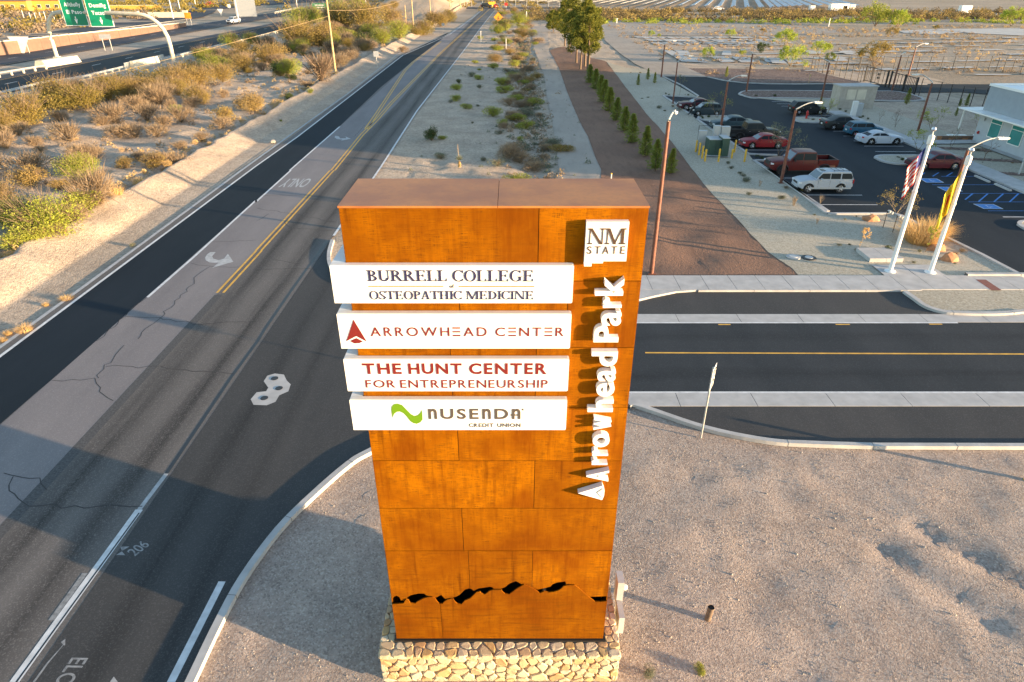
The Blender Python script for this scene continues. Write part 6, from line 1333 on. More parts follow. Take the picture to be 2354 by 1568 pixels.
RD = [.15, .15, .16, .055, .10, .07, .05, .035, .07, .05, .035, .10, .07, .045, .04, .10, .07, .045, .04]
me_ = bpy.data.meshes.new('body'); me_.from_pydata(P_, E_, []); me_.materials.append(M['cloth']); bo = linkobj('body', me_, pp_)
bo.modifiers.new('skin', 'SKIN')
if not me_.skin_vertices:
    bm = bmesh.new(); bm.from_mesh(me_); bm.verts.layers.skin.verify(); bm.to_mesh(me_); bm.free()
for i, r_ in enumerate(RD): me_.skin_vertices[0].data[i].radius = (r_, r_)
me_.skin_vertices[0].data[0].use_root = True
sb_ = bo.modifiers.new('sub', 'SUBSURF'); sb_.levels = 2; sb_.render_levels = 2
hd = MB().lathe([(.0, -.13), (.06, -.11), (.085, -.04), (.09, .03), (.07, .1), (.0, .125)], 14, 'Z', (.51, 0, 1.66)).build('head', M['fleshy'], pp_, True)
hr = MB().lathe([(.085, -.0), (.098, .05), (.08, .11), (.0, .14)], 12, 'Z', (.525, 0, 1.66)).build('hair', M['black'], pp_, True)
for s_ in (1, -1):
    hn = MB().obox((.17, s_*.13, 1.05), (.09, .05, .07))
    for k in range(4): hn.tube([(.13, s_*.13-.03+k*.02, 1.06), (.07+.004*abs(k-1), s_*.13-.03+k*.02, 1.045), (.06, s_*.13-.03+k*.02, 1.02)], .009, 5)
    hn.tube([(.17, s_*.13-s_*.03, 1.07), (.12, s_*.13-s_*.055, 1.09)], .010, 5); hn.build('hand', M['fleshy'], pp_)

# ------------------------------------------------------------------ street lamps
def lamp(base, top, head, label, r0=.13):
    """base (x,y), pole height, head = point of the luminaire tip (x,y,z)"""
    x, y = base; t = thing('street_lamp', (x, y, 0), label, 'street lamp', 'street lamps along the street and lot')
    MB().tube([(0, 0, 0), (0, 0, top)], [r0, r0*.72], 10).build('pole', M['rustpole'], t, True)
    MB().box(-r0*1.6, r0*1.6, -r0*1.6, r0*1.6, -.02, .05).build('base_plate', M['rustpole'], t)
    hx, hy, hz = head[0]-x, head[1]-y, head[2]
    d = Vector((hx, hy, 0)); L_ = d.length; d.normalize(); rise = hz-top
    P = [(0, 0, top-.02), (0, 0, top+.08)]
    for k in range(1, 9):
        u = k/8; P.append((hx*.72*u, hy*.72*u, top+.08+(rise-.05)*math.sin(u*math.pi/2)))
    MB().tube(P, [.075, .06]+[.052-.002*k for k in range(8)], 8).build('arm', M['galv'], t, True)
    ang = math.atan2(hy, hx)
    hd_ = MB().obox((hx*.86, hy*.86, hz), (L_*.30, .26, .11), rz=ang).obox((hx*.74, hy*.74, hz+.02), (L_*.1, .12, .14), rz=ang)
    hd_.build('luminaire', M['offwhite'], t)
    MB().obox((hx*.88, hy*.88, hz-.065), (L_*.2, .2, .03), rz=ang).build('lens', M['greymetal'], t)
    MB().tube([(hx*.84, hy*.84, hz+.05), (hx*.84, hy*.84, hz+.13)], .035, 6).build('photocell', M['greymetal'], t)
    return t
LP = [('tall rust-brown street lamp nearest the sign, on the brown dirt beside the sidewalk', (7.94, 34.09), 8.38, (8.301, 8.774)), ('rust-brown lamp at the kerb in front of the brick-red pickup', (21.97, 52.51), 5.717, (23.93, 6.268)), ('rust-brown lamp behind the grey utility cabinets, arm over the teal sedan', (22.44, 71.97), 5.17, (24.349, 5.75)), ('dark thin lamp at the far corner of the lot by the maroon fastback', (21.33, 90.4), 5.067, (23.271, 5.802)), ('rust-brown lamp at the kerb where the old service road meets the lot', (24.95, 116.08), 4.93, (26.803, 5.529)), ('rust-brown lamp on the red gravel island, arm pointing left', (34.11, 100.07), 5.165, (32.413, 5.66)), ('rust-brown lamp behind the black sport utility vehicle', (41.67, 92.11), 4.883, (39.605, 5.37)), ('rust-brown lamp in front of the black gate', (55.82, 101.09), 4.852, (56.592, 5.122)), ('rust-brown lamp just beyond the black gate, arm to the right', (67.85, 119.08), 4.258, (70.004, 4.841)), ('leaning-looking brown lamp on the gravel before the building, arm to the left', (44.42, 73.11), 4.91, (42.205, 5.714)), ('rust-brown lamp right behind the right flagpole', (29.06, 41.98), 5.105, (31.499, 5.815))]
for lab, b_, tp, hd_ in LP:
    hx = (hd_[0], b_[1] if 'before' not in lab else b_[1], hd_[1]); lamp(b_, tp, (hd_[0], b_[1]+(.6 if 'gate' in lab else .2), hd_[1]), lab, .13 if 'thin' not in lab else .10)
# red post at the far right edge
# ------------------------------------------------------------------ flagpoles and flags
FP = [((21.6, 34.24), 7.406), ((23.8, 34.09), 6.395)]
for k, ((x, y), z) in enumerate(FP):
    t = thing('flagpole', (x, y, .08), ('left white flagpole, carrying the striped flag', 'right white flagpole, carrying the yellow flag')[k], 'flagpole', 'white flagpoles on the entrance pad')
    MB().tube([(0, 0, 0), (0, 0, z*.5), (0, 0, z)], [.125, .115, .08], 14).build('pole', M['white'], t, True)
    MB().lathe([(.30, 0), (.30, .04), (.2, .06), (.14, .1)], 20).build('base_collar', M['white'], t, True)
    MB().lathe([(.13, z-.3), (.15, z-.28), (.15, z+.12), (.12, z+.16), (.03, z+.2), (.03, z+.36)], 14).build('truck', M['offwhite'], t, True)
    MB().lathe([(.0, z+.34), (.09, z+.38), (.125, z+.46), (.09, z+.55), (.0, z+.59)], 14).build('finial', M['chrome'], t, True)
    MB().tube([(-.13, -.02, .9), (-.11, -.02, z)], .008, 4).build('halyard', M['offwhite'], t)
    MB().lathe([(.13, z*.62), (.135, z*.62+.08)], 12).build('clamp', M['offwhite'], t)
def flag(loc, w_, h_, label, stripes):
    """limp flag hanging in folds from its hoist, strips of cloth as coloured bands"""
    t = thing('flag', loc, label, 'flag'); nu, nv = 22, 30
    def P(u, v):
        sag = u*h_*.62; fold = .06*math.sin(u*11+v*2.2)+.03*math.sin(u*23+v*5)
        return (-.13-u*w_*.26*(1-.30*v)+fold*.5, fold*1.2, -v*h_-sag+u*.1*math.sin(v*4))
    for nm, m_, test in stripes:
        mb = MB()
        for i in range(nu):
            for j in range(nv):
                if test((i+.5)/nu, (j+.5)/nv): mb.add([P(i/nu, j/nv), P((i+1)/nu, j/nv), P((i+1)/nu, (j+1)/nv), P(i/nu, (j+1)/nv)], [(0, 1, 2, 3)])
        o = mb.build(nm, M[m_], t, True); md = o.modifiers.new('thick', 'SOLIDIFY'); md.thickness = .004
    return t
M['flagred'] = simple('flag_red_cloth', (.55, .03, .03), .8); M['flagblue'] = simple('flag_blue_cloth', (.03, .05, .22), .8); M['flagwhite'] = simple('flag_white_cloth', (.8, .78, .74), .8); M['flagyellow'] = simple('flag_yellow_cloth', (.75, .52, .02), .8)
canton = lambda u, v: u < .4 and v < .5
flag((FP[0][0][0], FP[0][0][1]-.02, FP[0][1]-.35), 2.6, 1.7, 'limp red and white striped flag with a blue canton on the left flagpole',
     [('red_stripes', 'flagred', lambda u, v: not canton(u, v) and int(v*13) % 2 == 0), ('white_stripes', 'flagwhite', lambda u, v: not canton(u, v) and int(v*13) % 2 == 1), ('canton', 'flagblue', canton)])
flag((FP[1][0][0], FP[1][0][1]-.02, FP[1][1]-.55), 2.1, 2.0, 'limp yellow flag with a small red sun symbol on the right flagpole',
     [('field', 'flagyellow', lambda u, v: not (abs(u-.55) < .1 and abs(v-.5) < .16)), ('sun_symbol', 'flagred', lambda u, v: abs(u-.55) < .1 and abs(v-.5) < .16)])
# ------------------------------------------------------------------ things on the entrance gravel
def boulder(x, y, s_, seed, label):
    random.seed(seed); bm = bmesh.new(); bmesh.ops.create_icosphere(bm, subdivisions=2, radius=1)
    for v in bm.verts:
        q = noise.noise(v.co*1.3+Vector((seed, 0, 0)))*.35; v.co *= (1+q); v.co = Vector((v.co.x*s_[0], v.co.y*s_[1], max(-.1, v.co.z)*s_[2]))
    for f in bm.faces: f.smooth = False
    me_ = bpy.data.meshes.new('boulder'); bm.to_mesh(me_); bm.free(); me_.materials.append(M['sandstone']); o = linkobj('boulder', me_); o.location = (x, y, .02); return tag(o, label, 'boulder', 'sandstone boulders on the gravel')
boulder(*(24.88, 43.28), (.62, .4, .42), 3, 'orange sandstone boulder by the kerb corner, left of the flagpoles')
boulder(*(26.23, 37.7), (.62, .4, .38), 5, 'sandstone boulder partly hidden behind the right flagpole')
boulder(*(25.99, 36.03), (.50, .36, .48), 8, 'pointed orange sandstone boulder right of the right flagpole')
x0, y0 = (21.13, 35.7); x1, _ = (23.1, 35.61)
t = thing('concrete_plinth', (x0, y0, 0), 'low concrete slab plinth on the gravel beside the left flagpole', 'plinth')
MB().box(0, (x1-x0)*.495, 0, 1.75, -.05, .27).build('block', M['concrete'], t); MB().box((x1-x0)*.505, x1-x0, 0, 1.75, -.05, .27).build('block', M['concrete'], t)
for k, (x, y) in enumerate([(16.94, 36.49), (17.82, 36.36)]):
    t = thing('manhole_cover', (x, y, .05), ('left of two round utility covers in the gravel', 'right of two round utility covers in the gravel')[k], 'manhole cover')
    MB().lathe([(.42, -.02), (.42, .03), (.30, .035)], 24).build('ring', M['concrete'] if k == 0 else M['black'], t); MB().lathe([(.25, 0), (.24, .05), (.0, .05)], 20).build('lid', M['greymetal'], t)
for k, ((x, y), (x2, y2)) in enumerate([((24.96, 41.77), (26.59, 44.5)), ((25.12, 40.82), (26.68, 43.44))]):
    t = thing('floodlight', (x, y, .03), ('left of two small ground floodlights aimed at the flags', 'right of two small ground floodlights aimed at the flags')[k], 'floodlight')
    MB().tube([(0, 0, 0), (0, 0, 1.1)], .025, 6).build('stake', M['black'], t); MB().obox((.12, 0, 1.12), (.3, .1, .06)).build('bracket', M['black'], t)
    for q in (.12, .30): MB().lathe([(.05, -.1), (.10, -.06), (.12, .08), (.10, .1)], 12, 'Z', (q, 0, 1.15-q*.5)).build('lamp_head', M['greymetal'], t)
# speed limit sign
x, y = (6.97, 19.09)
t = thing('speed_limit_sign', (x, y, 0), 'white speed limit 25 sign on a thin post by the near kerb', 'road sign', None, R(62))
MB().tube([(0, 0, -.05), (0, 0, 3.0)], .032, 6).build('post', M['galv'], t)
bd = MB().prism([(-.30, 2.18), (.30, 2.18), (.30, 3.04), (-.30, 3.04)], -.052, -.037, axis='Y').build('sign_face', M['white'], t)
def sign_text(par, text, x0, x1, z0, cap, m, yy=-.0535):
    return line_text('lettering', text, x0, x1, z0, cap, yy, m, par, bold=.02)
for txt, a, b, z0, cp in (('SPEED', -.22, .22, 2.86, .10), ('LIMIT', -.2, .2, 2.70, .10), ('25', -.20, .20, 2.28, .34)):
    o = sign_text(bd, txt, a, b, z0, cp, 'black')
MB().box(-.27, .27, -.0535, -.052, 2.20, 2.215).box(-.27, .27, -.0535, -.052, 3.005, 3.02).box(-.28, -.265, -.0535, -.052, 2.2, 3.02).box(.265, .28, -.0535, -.052, 2.2, 3.02).build('border', M['black'], bd)
x, y = (5.18, 11.35)
t = thing('pipe_stub', (x, y, 0), 'short rusty open pipe standing out of the foreground gravel', 'pipe')
MB().tube([(0, 0, -.1), (.03, .0, .42)], .085, 14, cap=False).build('pipe', M['bark'], t, True); MB().lathe([(.078, .40), (.0, .39)], 14, 'Z', (.03, 0, 0)).build('opening', M['dark'], t)
x, y = (17.26, 16.78)
t = thing('yellow_bollard', (x+.12, y, 0), 'yellow post at the right edge of the photo on the bare sand', 'bollard'); MB().tube([(0, 0, -.05), (.02, 0, .9)], .09, 12).build('post', M['yellowpost'], t, True)
# electrical cabinet on the side of the plinth
t = thing('meter_cabinet', (2.62, 11.1, 0), 'grey electrical meter cabinet on the right side of the plinth', 'electrical cabinet')
MB().box(0, .16, -.1, .28, .95, 1.75).build('box', M['greymetal'], t); MB().box(.005, .14, -.62, -.12, .55, 1.12).build('box', M['greymetal'], t)
MB().box(.145, .16, -.5, -.25, .7, .95).build('door', M['galv'], t); MB().lathe([(.07, 0), (.07, .07), (.04, .1)], 14, 'Z', (.22, .08, 1.35)).build('meter', M['offwhite'], t)
MB().tube([(.07, .1, 0), (.07, .1, .95)], .03, 8).tube([(.07, -.4, 0), (.07, -.4, .55)], .025, 8).build('conduit', M['galv'], t)
# transformers, cabinets and bollards
tx, ty = (19.09, 61.56); tx2, ty2 = (20.08, 61.09)
t = thing('transformer', (tx, ty, 0), 'left dark green transformer box on the concrete pad', 'transformer', 'green transformer boxes')
MB().box(-.68, .42, .05, 1.5, .12, 1.5).build('tank', M['greenbox'], t); MB().box(-.70, .44, .03, 1.55, 1.502, 1.56).build('lid', M['greymetal'], t); MB().box(-.1, -.08, .035, .05, .2, 1.4).build('door_seam', M['black'], t)
t = thing('transformer', (tx2, ty2, 0), 'right dark green transformer box, taller, beside the yellow bollards', 'transformer', 'green transformer boxes')
MB().box(-.60, .02, .02, 1.5, .12, 1.72).build('tank', M['greenbox'], t); MB().box(-.62, .06, 0, 1.55, 1.722, 1.78).build('lid', M['greymetal'], t); MB().tube([(.1, .2, .5), (.14, .2, .5), (.14, .2, 1.5), (.1, .2, 1.5)], .02, 5).build('handle', M['galv'], t)
tag(sheet('equipment_pad', [(tx-.95, ty-.35), (tx2+.15, ty2-.2), (tx2+.2, ty2+1.9), (tx-.95, ty+1.9)], .12, M['concrete']), kind='structure')
cx, cy = tx2-.1, ty2+2.6
t = thing('service_cabinet', (cx, cy, 0), 'tall grey metal electrical cabinet behind the right green transformer', 'electrical cabinet')
MB().box(-.7, -.05, 0, .5, .1, 2.35).build('cabinet', M['greymetal'], t); MB().box(-.02, .80, -.1, .4, .6, 2.30).build('cabinet', M['greymetal'], t); MB().obox((.4, -.12, 1.5), (.12, .03, .14)).build('label_plate', M['white'], t)
t = thing('service_cabinet', (cx-1.9, cy, 0), 'smaller grey cabinet under a pipe frame, left of the tall cabinet', 'electrical cabinet')
MB().box(-.2, .6, 0, .45, .1, 1.9).build('cabinet', M['greymetal'], t); MB().tube([(-.3, -.05, 0), (-.3, -.05, 2.4), (.7, -.05, 2.4)], .03, 6).build('pipe_frame', M['black'], t)
for k, (x, y, z) in enumerate([(17.62, 63.1, 1.178), (17.63, 61.95, 1.197), (17.62, 60.75, 1.184), (17.61, 59.67, 1.129), (18.84, 63.06, 1.223), (18.82, 59.57, 1.177), (20.36, 60.71, 0.891), (21.31, 63.06, 1.213), (21.16, 59.47, 1.175)]):
    q = MB().tube([(0, 0, -.05), (0, 0, z-.06)], .085, 12).lathe([(.085, z-.06), (.06, z-.01), (.0, z)], 12).build('bollard', M['yellowpost'], None, True); q.location = (x, y, 0)
    tag(q, ('yellow steel bollard, far left one of the left file', 'yellow steel bollard, second of the left file', 'yellow steel bollard, third of the left file', 'yellow steel bollard nearest in the left file', 'yellow steel bollard behind the left file, at the left transformer', 'yellow steel bollard in front of the green transformers', 'yellow steel bollard just right of the right transformer', 'yellow steel bollard at the kerb behind the red sedan nose', 'yellow steel bollard farthest right, near the kerb')[k], 'bollard', 'yellow bollards round the transformers')
x, y = (34.79, 79.72)
t = thing('fire_hydrant', (x, y, .1), 'red fire hydrant on the gravel island between the black vehicle and the charcoal sedan', 'fire hydrant')
MB().lathe([(.16, 0), (.16, .05), (.11, .07), (.11, .62), (.15, .64), (.15, .70), (.12, .74), (.05, .84), (.03, .9)], 14).build('barrel', M['red'], t, True)
for s_ in (1, -1): MB().lathe([(.06, 0), (.06, .14)], 10, 'Y', (0, 0 if s_ > 0 else -.14+0, .5)).build('nozzle', M['red'], t)
MB().obox((.14, 0, .45), (.12, .14, .14)).build('nozzle', M['red'], t)
x, y = (41.43, 86.69)
t = thing('block_enclosure', (x, y, 0), 'tan block enclosure with a pale flat cap beside the lot', 'enclosure')
MB().box(0, 4.6, 0, 2.3, -.05, 2.6).build('wall', M['tanblock'], t); MB().box(-.08, 4.7, -.08, 2.4, 2.602, 2.75).build('cap', M['concrete'], t)
for k, q in enumerate((.9, 2.2)): MB().box(q, q+1.1, -.03, -.002, 1.1, 2.3).build('panel', M['concrete2'], t)
x, y = (41.1, 81.52)
t = thing('telecom_pedestal', (x, y, 0), 'pale blue-white utility pedestal with a grey box behind it', 'utility box')
MB().box(-.28, .28, -.2, .2, 0, 1.75).build('pedestal', M['offwhite'], t); MB().box(.3, 1.1, .1, .7, 0, 1.45).build('cabinet', M['greymetal'], t)
# wheel stops
for k, (a, b) in enumerate([((39.13, 54.57), (39.2, 52.83)), ((39.18, 52.07), (39.34, 50.39))]):
    a, b = Vector(a), Vector(b); m_ = (a+b)/2; ang = math.atan2((b-a).y, (b-a).x); q = MB().prism([(-.1, 0), (.1, 0), (.07, .13), (-.07, .13)], -.95, .95, axis='Y').build('wheel_stop', M['concrete'])
    q.location = (m_.x, m_.y, .005); q.rotation_euler = (0, 0, 0); tag(q, ('farther', 'nearer')[k]+' concrete wheel stop in the accessible stalls', 'wheel stop')
# ------------------------------------------------------------------ building
t = thing('clinic_building', (47.2, 68.05, 0), 'pale single-storey building with a flat roof, teal windows and a thin white canopy', 'building')
def bp(mb, nm, m_): o = mb.build(nm, M[m_], t); o.location = (-47.2, -68.05, 0); return o
bp(MB().box(47.2, 74, 52, 68.05, -.1, 3.0), 'wall', 'stucco'); bp(MB().box(47.21, 74, 51.9, 68.04, 3.0, 5.35), 'upper_wall', 'bluestucco')
bp(MB().box(47.12, 74, 51.8, 47.0+21.13, 5.352, 5.42).box(47.12, 47.45, 51.8, 68.12, 5.42, 5.56).box(47.45, 74, 67.85, 68.12, 5.42, 5.56), 'parapet', 'white')
bp(MB().box(45.72, 49.5, 51.5, 69.6, 2.98, 3.10), 'canopy', 'white')
for k in range(9): bp(MB().box(45.7, 47.2, 69.4-k*2.02, 69.43-k*2.02, 3.10, 3.125), 'canopy_seam', 'offwhite')
bp(MB().tube([(46.2, 69.2, .1), (46.2, 69.2, 2.98)], .09, 10), 'canopy_post', 'offwhite')
for k, (ya, za, yb, zb) in enumerate(((66.1, .95, 64.6, 2.55), (63.1, .95, 61.5, 2.55), (60.0, .95, 58.4, 2.55), (56.9, .95, 55.3, 2.55), (53.8, .95, 52.2, 2.55))):
    f = bp(MB().box(47.14, 47.22, yb-.07, yb, za-.07, zb+.07).box(47.14, 47.22, ya, ya+.07, za-.07, zb+.07).box(47.14, 47.22, yb, ya, zb, zb+.07).box(47.12, 47.22, yb, ya, za-.09, za).box(47.14, 47.22, yb, ya, zb-.36, zb-.31), 'window', 'offwhite')
    MB().box(47.165, 47.195, yb, ya, za, zb).build('pane', M['teal'], f)
bp(MB().lathe([(.12, 0), (.16, -.1)], 12, 'Y', (47.1, 67.5, 1.0)), 'alarm_bell', 'red'); bp(MB().obox((47.1, 67.2, 2.35), (.14, .2, .28)), 'wall_lamp', 'greymetal')
x, y = (43.85, 68.67); x1, y1 = (48.1, 69.21)
t = thing('stone_wall', (x, y, 0), 'low brown stone wall with a white capstone by the building entrance', 'wall')
L_ = x1-x; MB().box(0, L_, 0, .35, -.05, .40).build('wall', M['tanblock'], t)
random.seed(2)
for r_ in range(2):
    q = 0
    while q < L_:
        w_ = random.uniform(.25, .55); MB().obox((min(q+w_/2, L_-.1), -.0-random.uniform(0, .02), .1+r_*.2), (w_-.03, .08, .17)).build('stone', M['sandstone'] if random.random() < .4 else M['brickred'], t); q += w_
MB().box(1.2, L_*.72, -.06, .42, .402, .47).box(L_*.93, L_, -.06, .42, .402, .47).build('capstone', M['white'], t)
t = thing('accessible_parking_sign', (*(43.19, 55.13), 0), 'blue and white accessible parking sign on a grey post at the right edge', 'road sign')
MB().tube([(0, 0, 0), (0, 0, 2.1)], .07, 8).build('post', M['greymetal'], t); o = MB().box(-.16, .16, -.1, -.08, 1.75, 2.25).build('sign_face', M['white'], t); MB().box(-.12, .12, -.105, -.1005, 1.85, 2.1).build('symbol_panel', M['bluepaint'], o)
# large building beyond the right edge; its long evening shadow lies over the parking lot, the pines and the road
t = thing('campus_building', (82, 60, 0), 'long three-storey campus building outside the right edge that shades the parking lot', 'building')
MB().box(0, 18, -33.6, 31, -.1, 11.6).build('wall', M['stucco'], t); MB().box(-.1, 18.1, -33.7, 31.1, 11.602, 11.9).build('parapet', M['white'], t)
for k in range(14):
    for z in (1, 4.8, 8.6): MB().box(-.06, .02, -29.5+k*4.4, -27.3+k*4.4, z, z+1.6).build('window', M['teal'], t)
# ------------------------------------------------------------------ fences and gate
def fence(pts, label, hgt, inter=None, mat_='black', rad=.055, wires=True):
    t = thing('fence', (*pts[0], 0), label, 'fence'); x0, y0 = pts[0]
    pm = MB().tube([(0, 0, -.05), (0, 0, hgt)], rad, 6).mesh('post', M[mat_])
    for x, y in pts: o = linkobj('post', pm, t); o.location = (x-x0, y-y0, 0)
    if wires:
        for z in (hgt*.98, hgt*.5, .1):
            MB().tube([(x-x0, y-y0, z) for x, y in pts], .012, 3).build('wire', M[mat_], t)
    return t
fence([(60.16, 125.66), (62.01, 125.06), (64.31, 125.42), (66.48, 125.66), (68.49, 125.42), (70.74, 125.66), (72.66, 125.42), (74.79, 125.42), (76.92, 125.42), (78.9, 125.18), (80.96, 125.06), (83.38, 125.42), (85.73, 125.66), (85.65, 123.53), (86.61, 123.07), (87.34, 121.92), (87.75, 120.24), (88.52, 119.36)], 'far thin black post fence in front of the old slabs', 2.35)
fence([(54.15, 126.47), (54.24, 125.23), (54.33, 124.02), (54.21, 121.65), (54.7, 118.39), (55.12, 117.02), (55.15, 115.03), (55.26, 113.1), (55.34, 110.98), (55.69, 110.61), (56.88, 111.84)], 'black post fence left of the gate beside the red gravel bed', 2.25)
fence([(54.15, 126.47), (57.48, 128.05), (58.59, 126.47), (60.66, 126.47), (62.1, 124.93)], 'short black fence run behind the gravel bed corner', 2.2)
fence([(57.47, 96.9), (58.02, 93.25), (58.38, 91.48), (58.84, 89.66), (59.67, 88.66), (61.13, 88.41)], 'tall black post fence running from the gate to the white building', 2.3)
def gate(a, b, label, dense=.0, hgt=2.2):
    a, b = Vector(a), Vector(b); t = thing('gate', (*a, 0), label, 'gate', 'black gate leaves'); d = b-a; L_ = d.length; ang = math.atan2(d.y, d.x); t.rotation_euler = (0, 0, ang)
    for q in (0, L_): MB().box(q-.1, q+.1, -.1, .1, -.05, hgt+.1).build('gate_post', M['black'], t)
    MB().box(.1, L_-.1, -.035, .035, .1, .2).build('rail', M['black'], t); MB().box(.1, L_-.1, -.035, .035, hgt-.1, hgt).build('rail', M['black'], t)
    n = max(3, int(L_/(.9-dense))); pm = MB().box(-.03, .03, -.03, .03, .2, hgt-.1).mesh('picket', M['black'])
    for k in range(1, n): o = linkobj('picket', pm, t); o.location = (L_*k/n, 0, 0)
    return t
gp_ = [(56.75, 111.68), (56.92, 109.78), (57.04, 105.47), (57.25, 104.86), (57.36, 101.13), (57.42, 98.02)]
gate(gp_[0], gp_[1], 'closely barred fixed panel at the left end of the black gate', .5); gate(gp_[1], gp_[2], 'left sliding leaf of the black gate with two small keypads'); gate(gp_[3], gp_[4], 'right leaf of the black gate behind a lamp'); gate(gp_[4], gp_[5], 'closely barred folded panel at the right end of the black gate', .55)
t = thing('keypad_stand', (gp_[1][0]+.1, (gp_[1][1]*1.2+gp_[2][1]*.8)/2, 0), 'pair of small black square boxes mounted on a stand in the gateway', 'keypad')
MB().tube([(0, 0, 0), (0, 0, 1.5)], .03, 6).build('stand', M['black'], t); MB().box(-.15, .15, -.2, .2, 1.3, 1.6).build('keypad', M['black'], t); MB().box(-.15, .15, -.2, .2, .8, 1.1).build('keypad', M['black'], t)
# ------------------------------------------------------------------ solar field
BP = [(-34, 500), (-10, 452), (49, 405.5), (73, 391.5), (103, 366.5), (124, 349.5), (153, 378.5), (180, 372), (330, 425)]
pan = MB(); pan.obox((0, 13, 1.5), (2.3, 25.2, .08), ry=R(-12)); pm = pan.mesh('panel', M['solar'])
x = -30.0
while x < 178:
    y0 = interp(BP, x)+2; t = thing('solar_row', (x, y0, 0), 'long row of pale solar panels in the far solar field', 'solar panel row', 'rows of the far solar field', -R(17))
    for k in range(6):
        o = linkobj('panel', pm, t); o.location = (0, k*27, 0)
    MB().tube([(0, 0, 1.4), (0, 160, 1.4)], .08, 4).build('torque_tube', M['galv'], t)
    x += 5.6
for (cc, label, sz, m_) in ((((150.73, 344.33)), 'long white trailer at the near edge of the solar field', (8.6, 3, 2.9), 'white'), (((159.74, 344.33)), 'small white container beside a dark cabinet at the solar field', (2.6, 2.5, 2.6), 'offwhite'), (((199.71, 323.22)), 'white box truck body standing alone right of the solar field', (4.6, 2.5, 2.9), 'white'), (((145.24, 354.55)), 'small white box left of the long trailer', (2.4, 2.2, 1.8), 'offwhite'), (((156.53, 344.33)), 'dark cabinet between the two white containers', (2.0, 2.0, 2.0), 'black')):
    t = thing('container', (*cc, 0), label, 'container'); MB().box(0, sz[0], 0, sz[1], .35, sz[2]+.35).build('box', M[m_], t); MB().box(.3, sz[0]-.3, .2, sz[1]-.2, 0, .35).build('chassis', M['black'], t); MB().box(.1, .14, -.02, 0, .5, sz[2]+.2).box(sz[0]/2, sz[0]/2+.05, -.02, 0, .5, sz[2]+.2).build('door_seam', M['greymetal'], t)
# far town at the top right
for k, (x, y, wd, hgt, m_, rf) in enumerate(((170, 640, 26, 4, 'stucco', 'offwhite'), (215, 645, 18, 5, 'houseyellow', 'roof'), (245, 660, 22, 4, 'stucco', 'roof'), (285, 650, 20, 5, 'offwhite', 'offwhite'), (318, 655, 16, 4, 'tanblock', 'roof'), (345, 640, 18, 5, 'stucco', 'roof'))):
    t = thing('far_building', (x, y, 0), 'distant low building at the top right, the one with %s walls' % ('grey', 'yellow', 'pale', 'white', 'tan', 'light')[k], 'building')
    MB().box(0, wd, 0, 14, 0, hgt).build('wall', M[m_], t); MB().add([(-.5, -.5, hgt), (wd+.5, -.5, hgt), (wd+.5, 14.5, hgt), (-.5, 14.5, hgt), (wd*.3, 7, hgt+2.2), (wd*.7, 7, hgt+2.2)], [(0, 1, 5, 4), (1, 2, 5), (2, 3, 4, 5), (3, 0, 4)]).build('roof', M[rf], t)
tag(MB().box(150, 520, 585, 600, .02, .3).build('far_road', M['hwy']), kind='structure')
# ------------------------------------------------------------------ gantry with highway signs
GA, GB = (-92.49, 143.16), (-64.88, 134.77)
gy = (GA[1]+GB[1])/2
t = thing('sign_gantry', (GA[0], GA[1], 0), 'cream arched steel pipe gantry spanning the near highway carriageway', 'sign gantry')
ztop = 8.55; wA = GB[0]-GA[0]; dy = GB[1]-GA[1]
P = [(0, 0, -.1), (0, 0, 3.6)]+[(3.6-3.6*math.cos(R(a)), dy*.1*(a/90), 3.6+(ztop-3.6)*math.sin(R(a))) for a in range(15, 91, 15)]
P += [(wA*.5, dy*.5, ztop+.1)]+[(wA-5.2+5.2*math.sin(R(a)), dy*.9+dy*.1*a/90, 3.4+(ztop-3.4)*math.cos(R(a))) for a in range(0, 91, 15)]+[(wA, dy, -.1)]
MB().tube(P, .36, 14).build('arch', M['concrete2'], t, True)
for q in (4.4, wA-5.4): MB().lathe([(.46, -.12), (.46, .12)], 14, 'Z').build('flange', M['concrete2'], t).location = (q, dy*q/wA, ztop); 
for q, o in zip((4.4, wA-5.4), [c for c in t.children if c.name.startswith('flange')]): o.rotation_euler = (0, R(90), 0)
MB().box(-.5, .5, -.5, .5, -.05, .5).build('footing', M['concrete2'], t)
M['shieldblue'] = simple('shield_blue', (.03, .12, .42), .4); M['shieldred'] = simple('shield_red', (.55, .05, .06), .4)
SG = [[(-86.813, 6.278), (-82.268, 6.278), (-87.062, 10.716), (-82.523, 10.716)], [(-80.965, 6.225), (-76.464, 6.225), (-81.226, 10.716), (-76.543, 10.716)]]
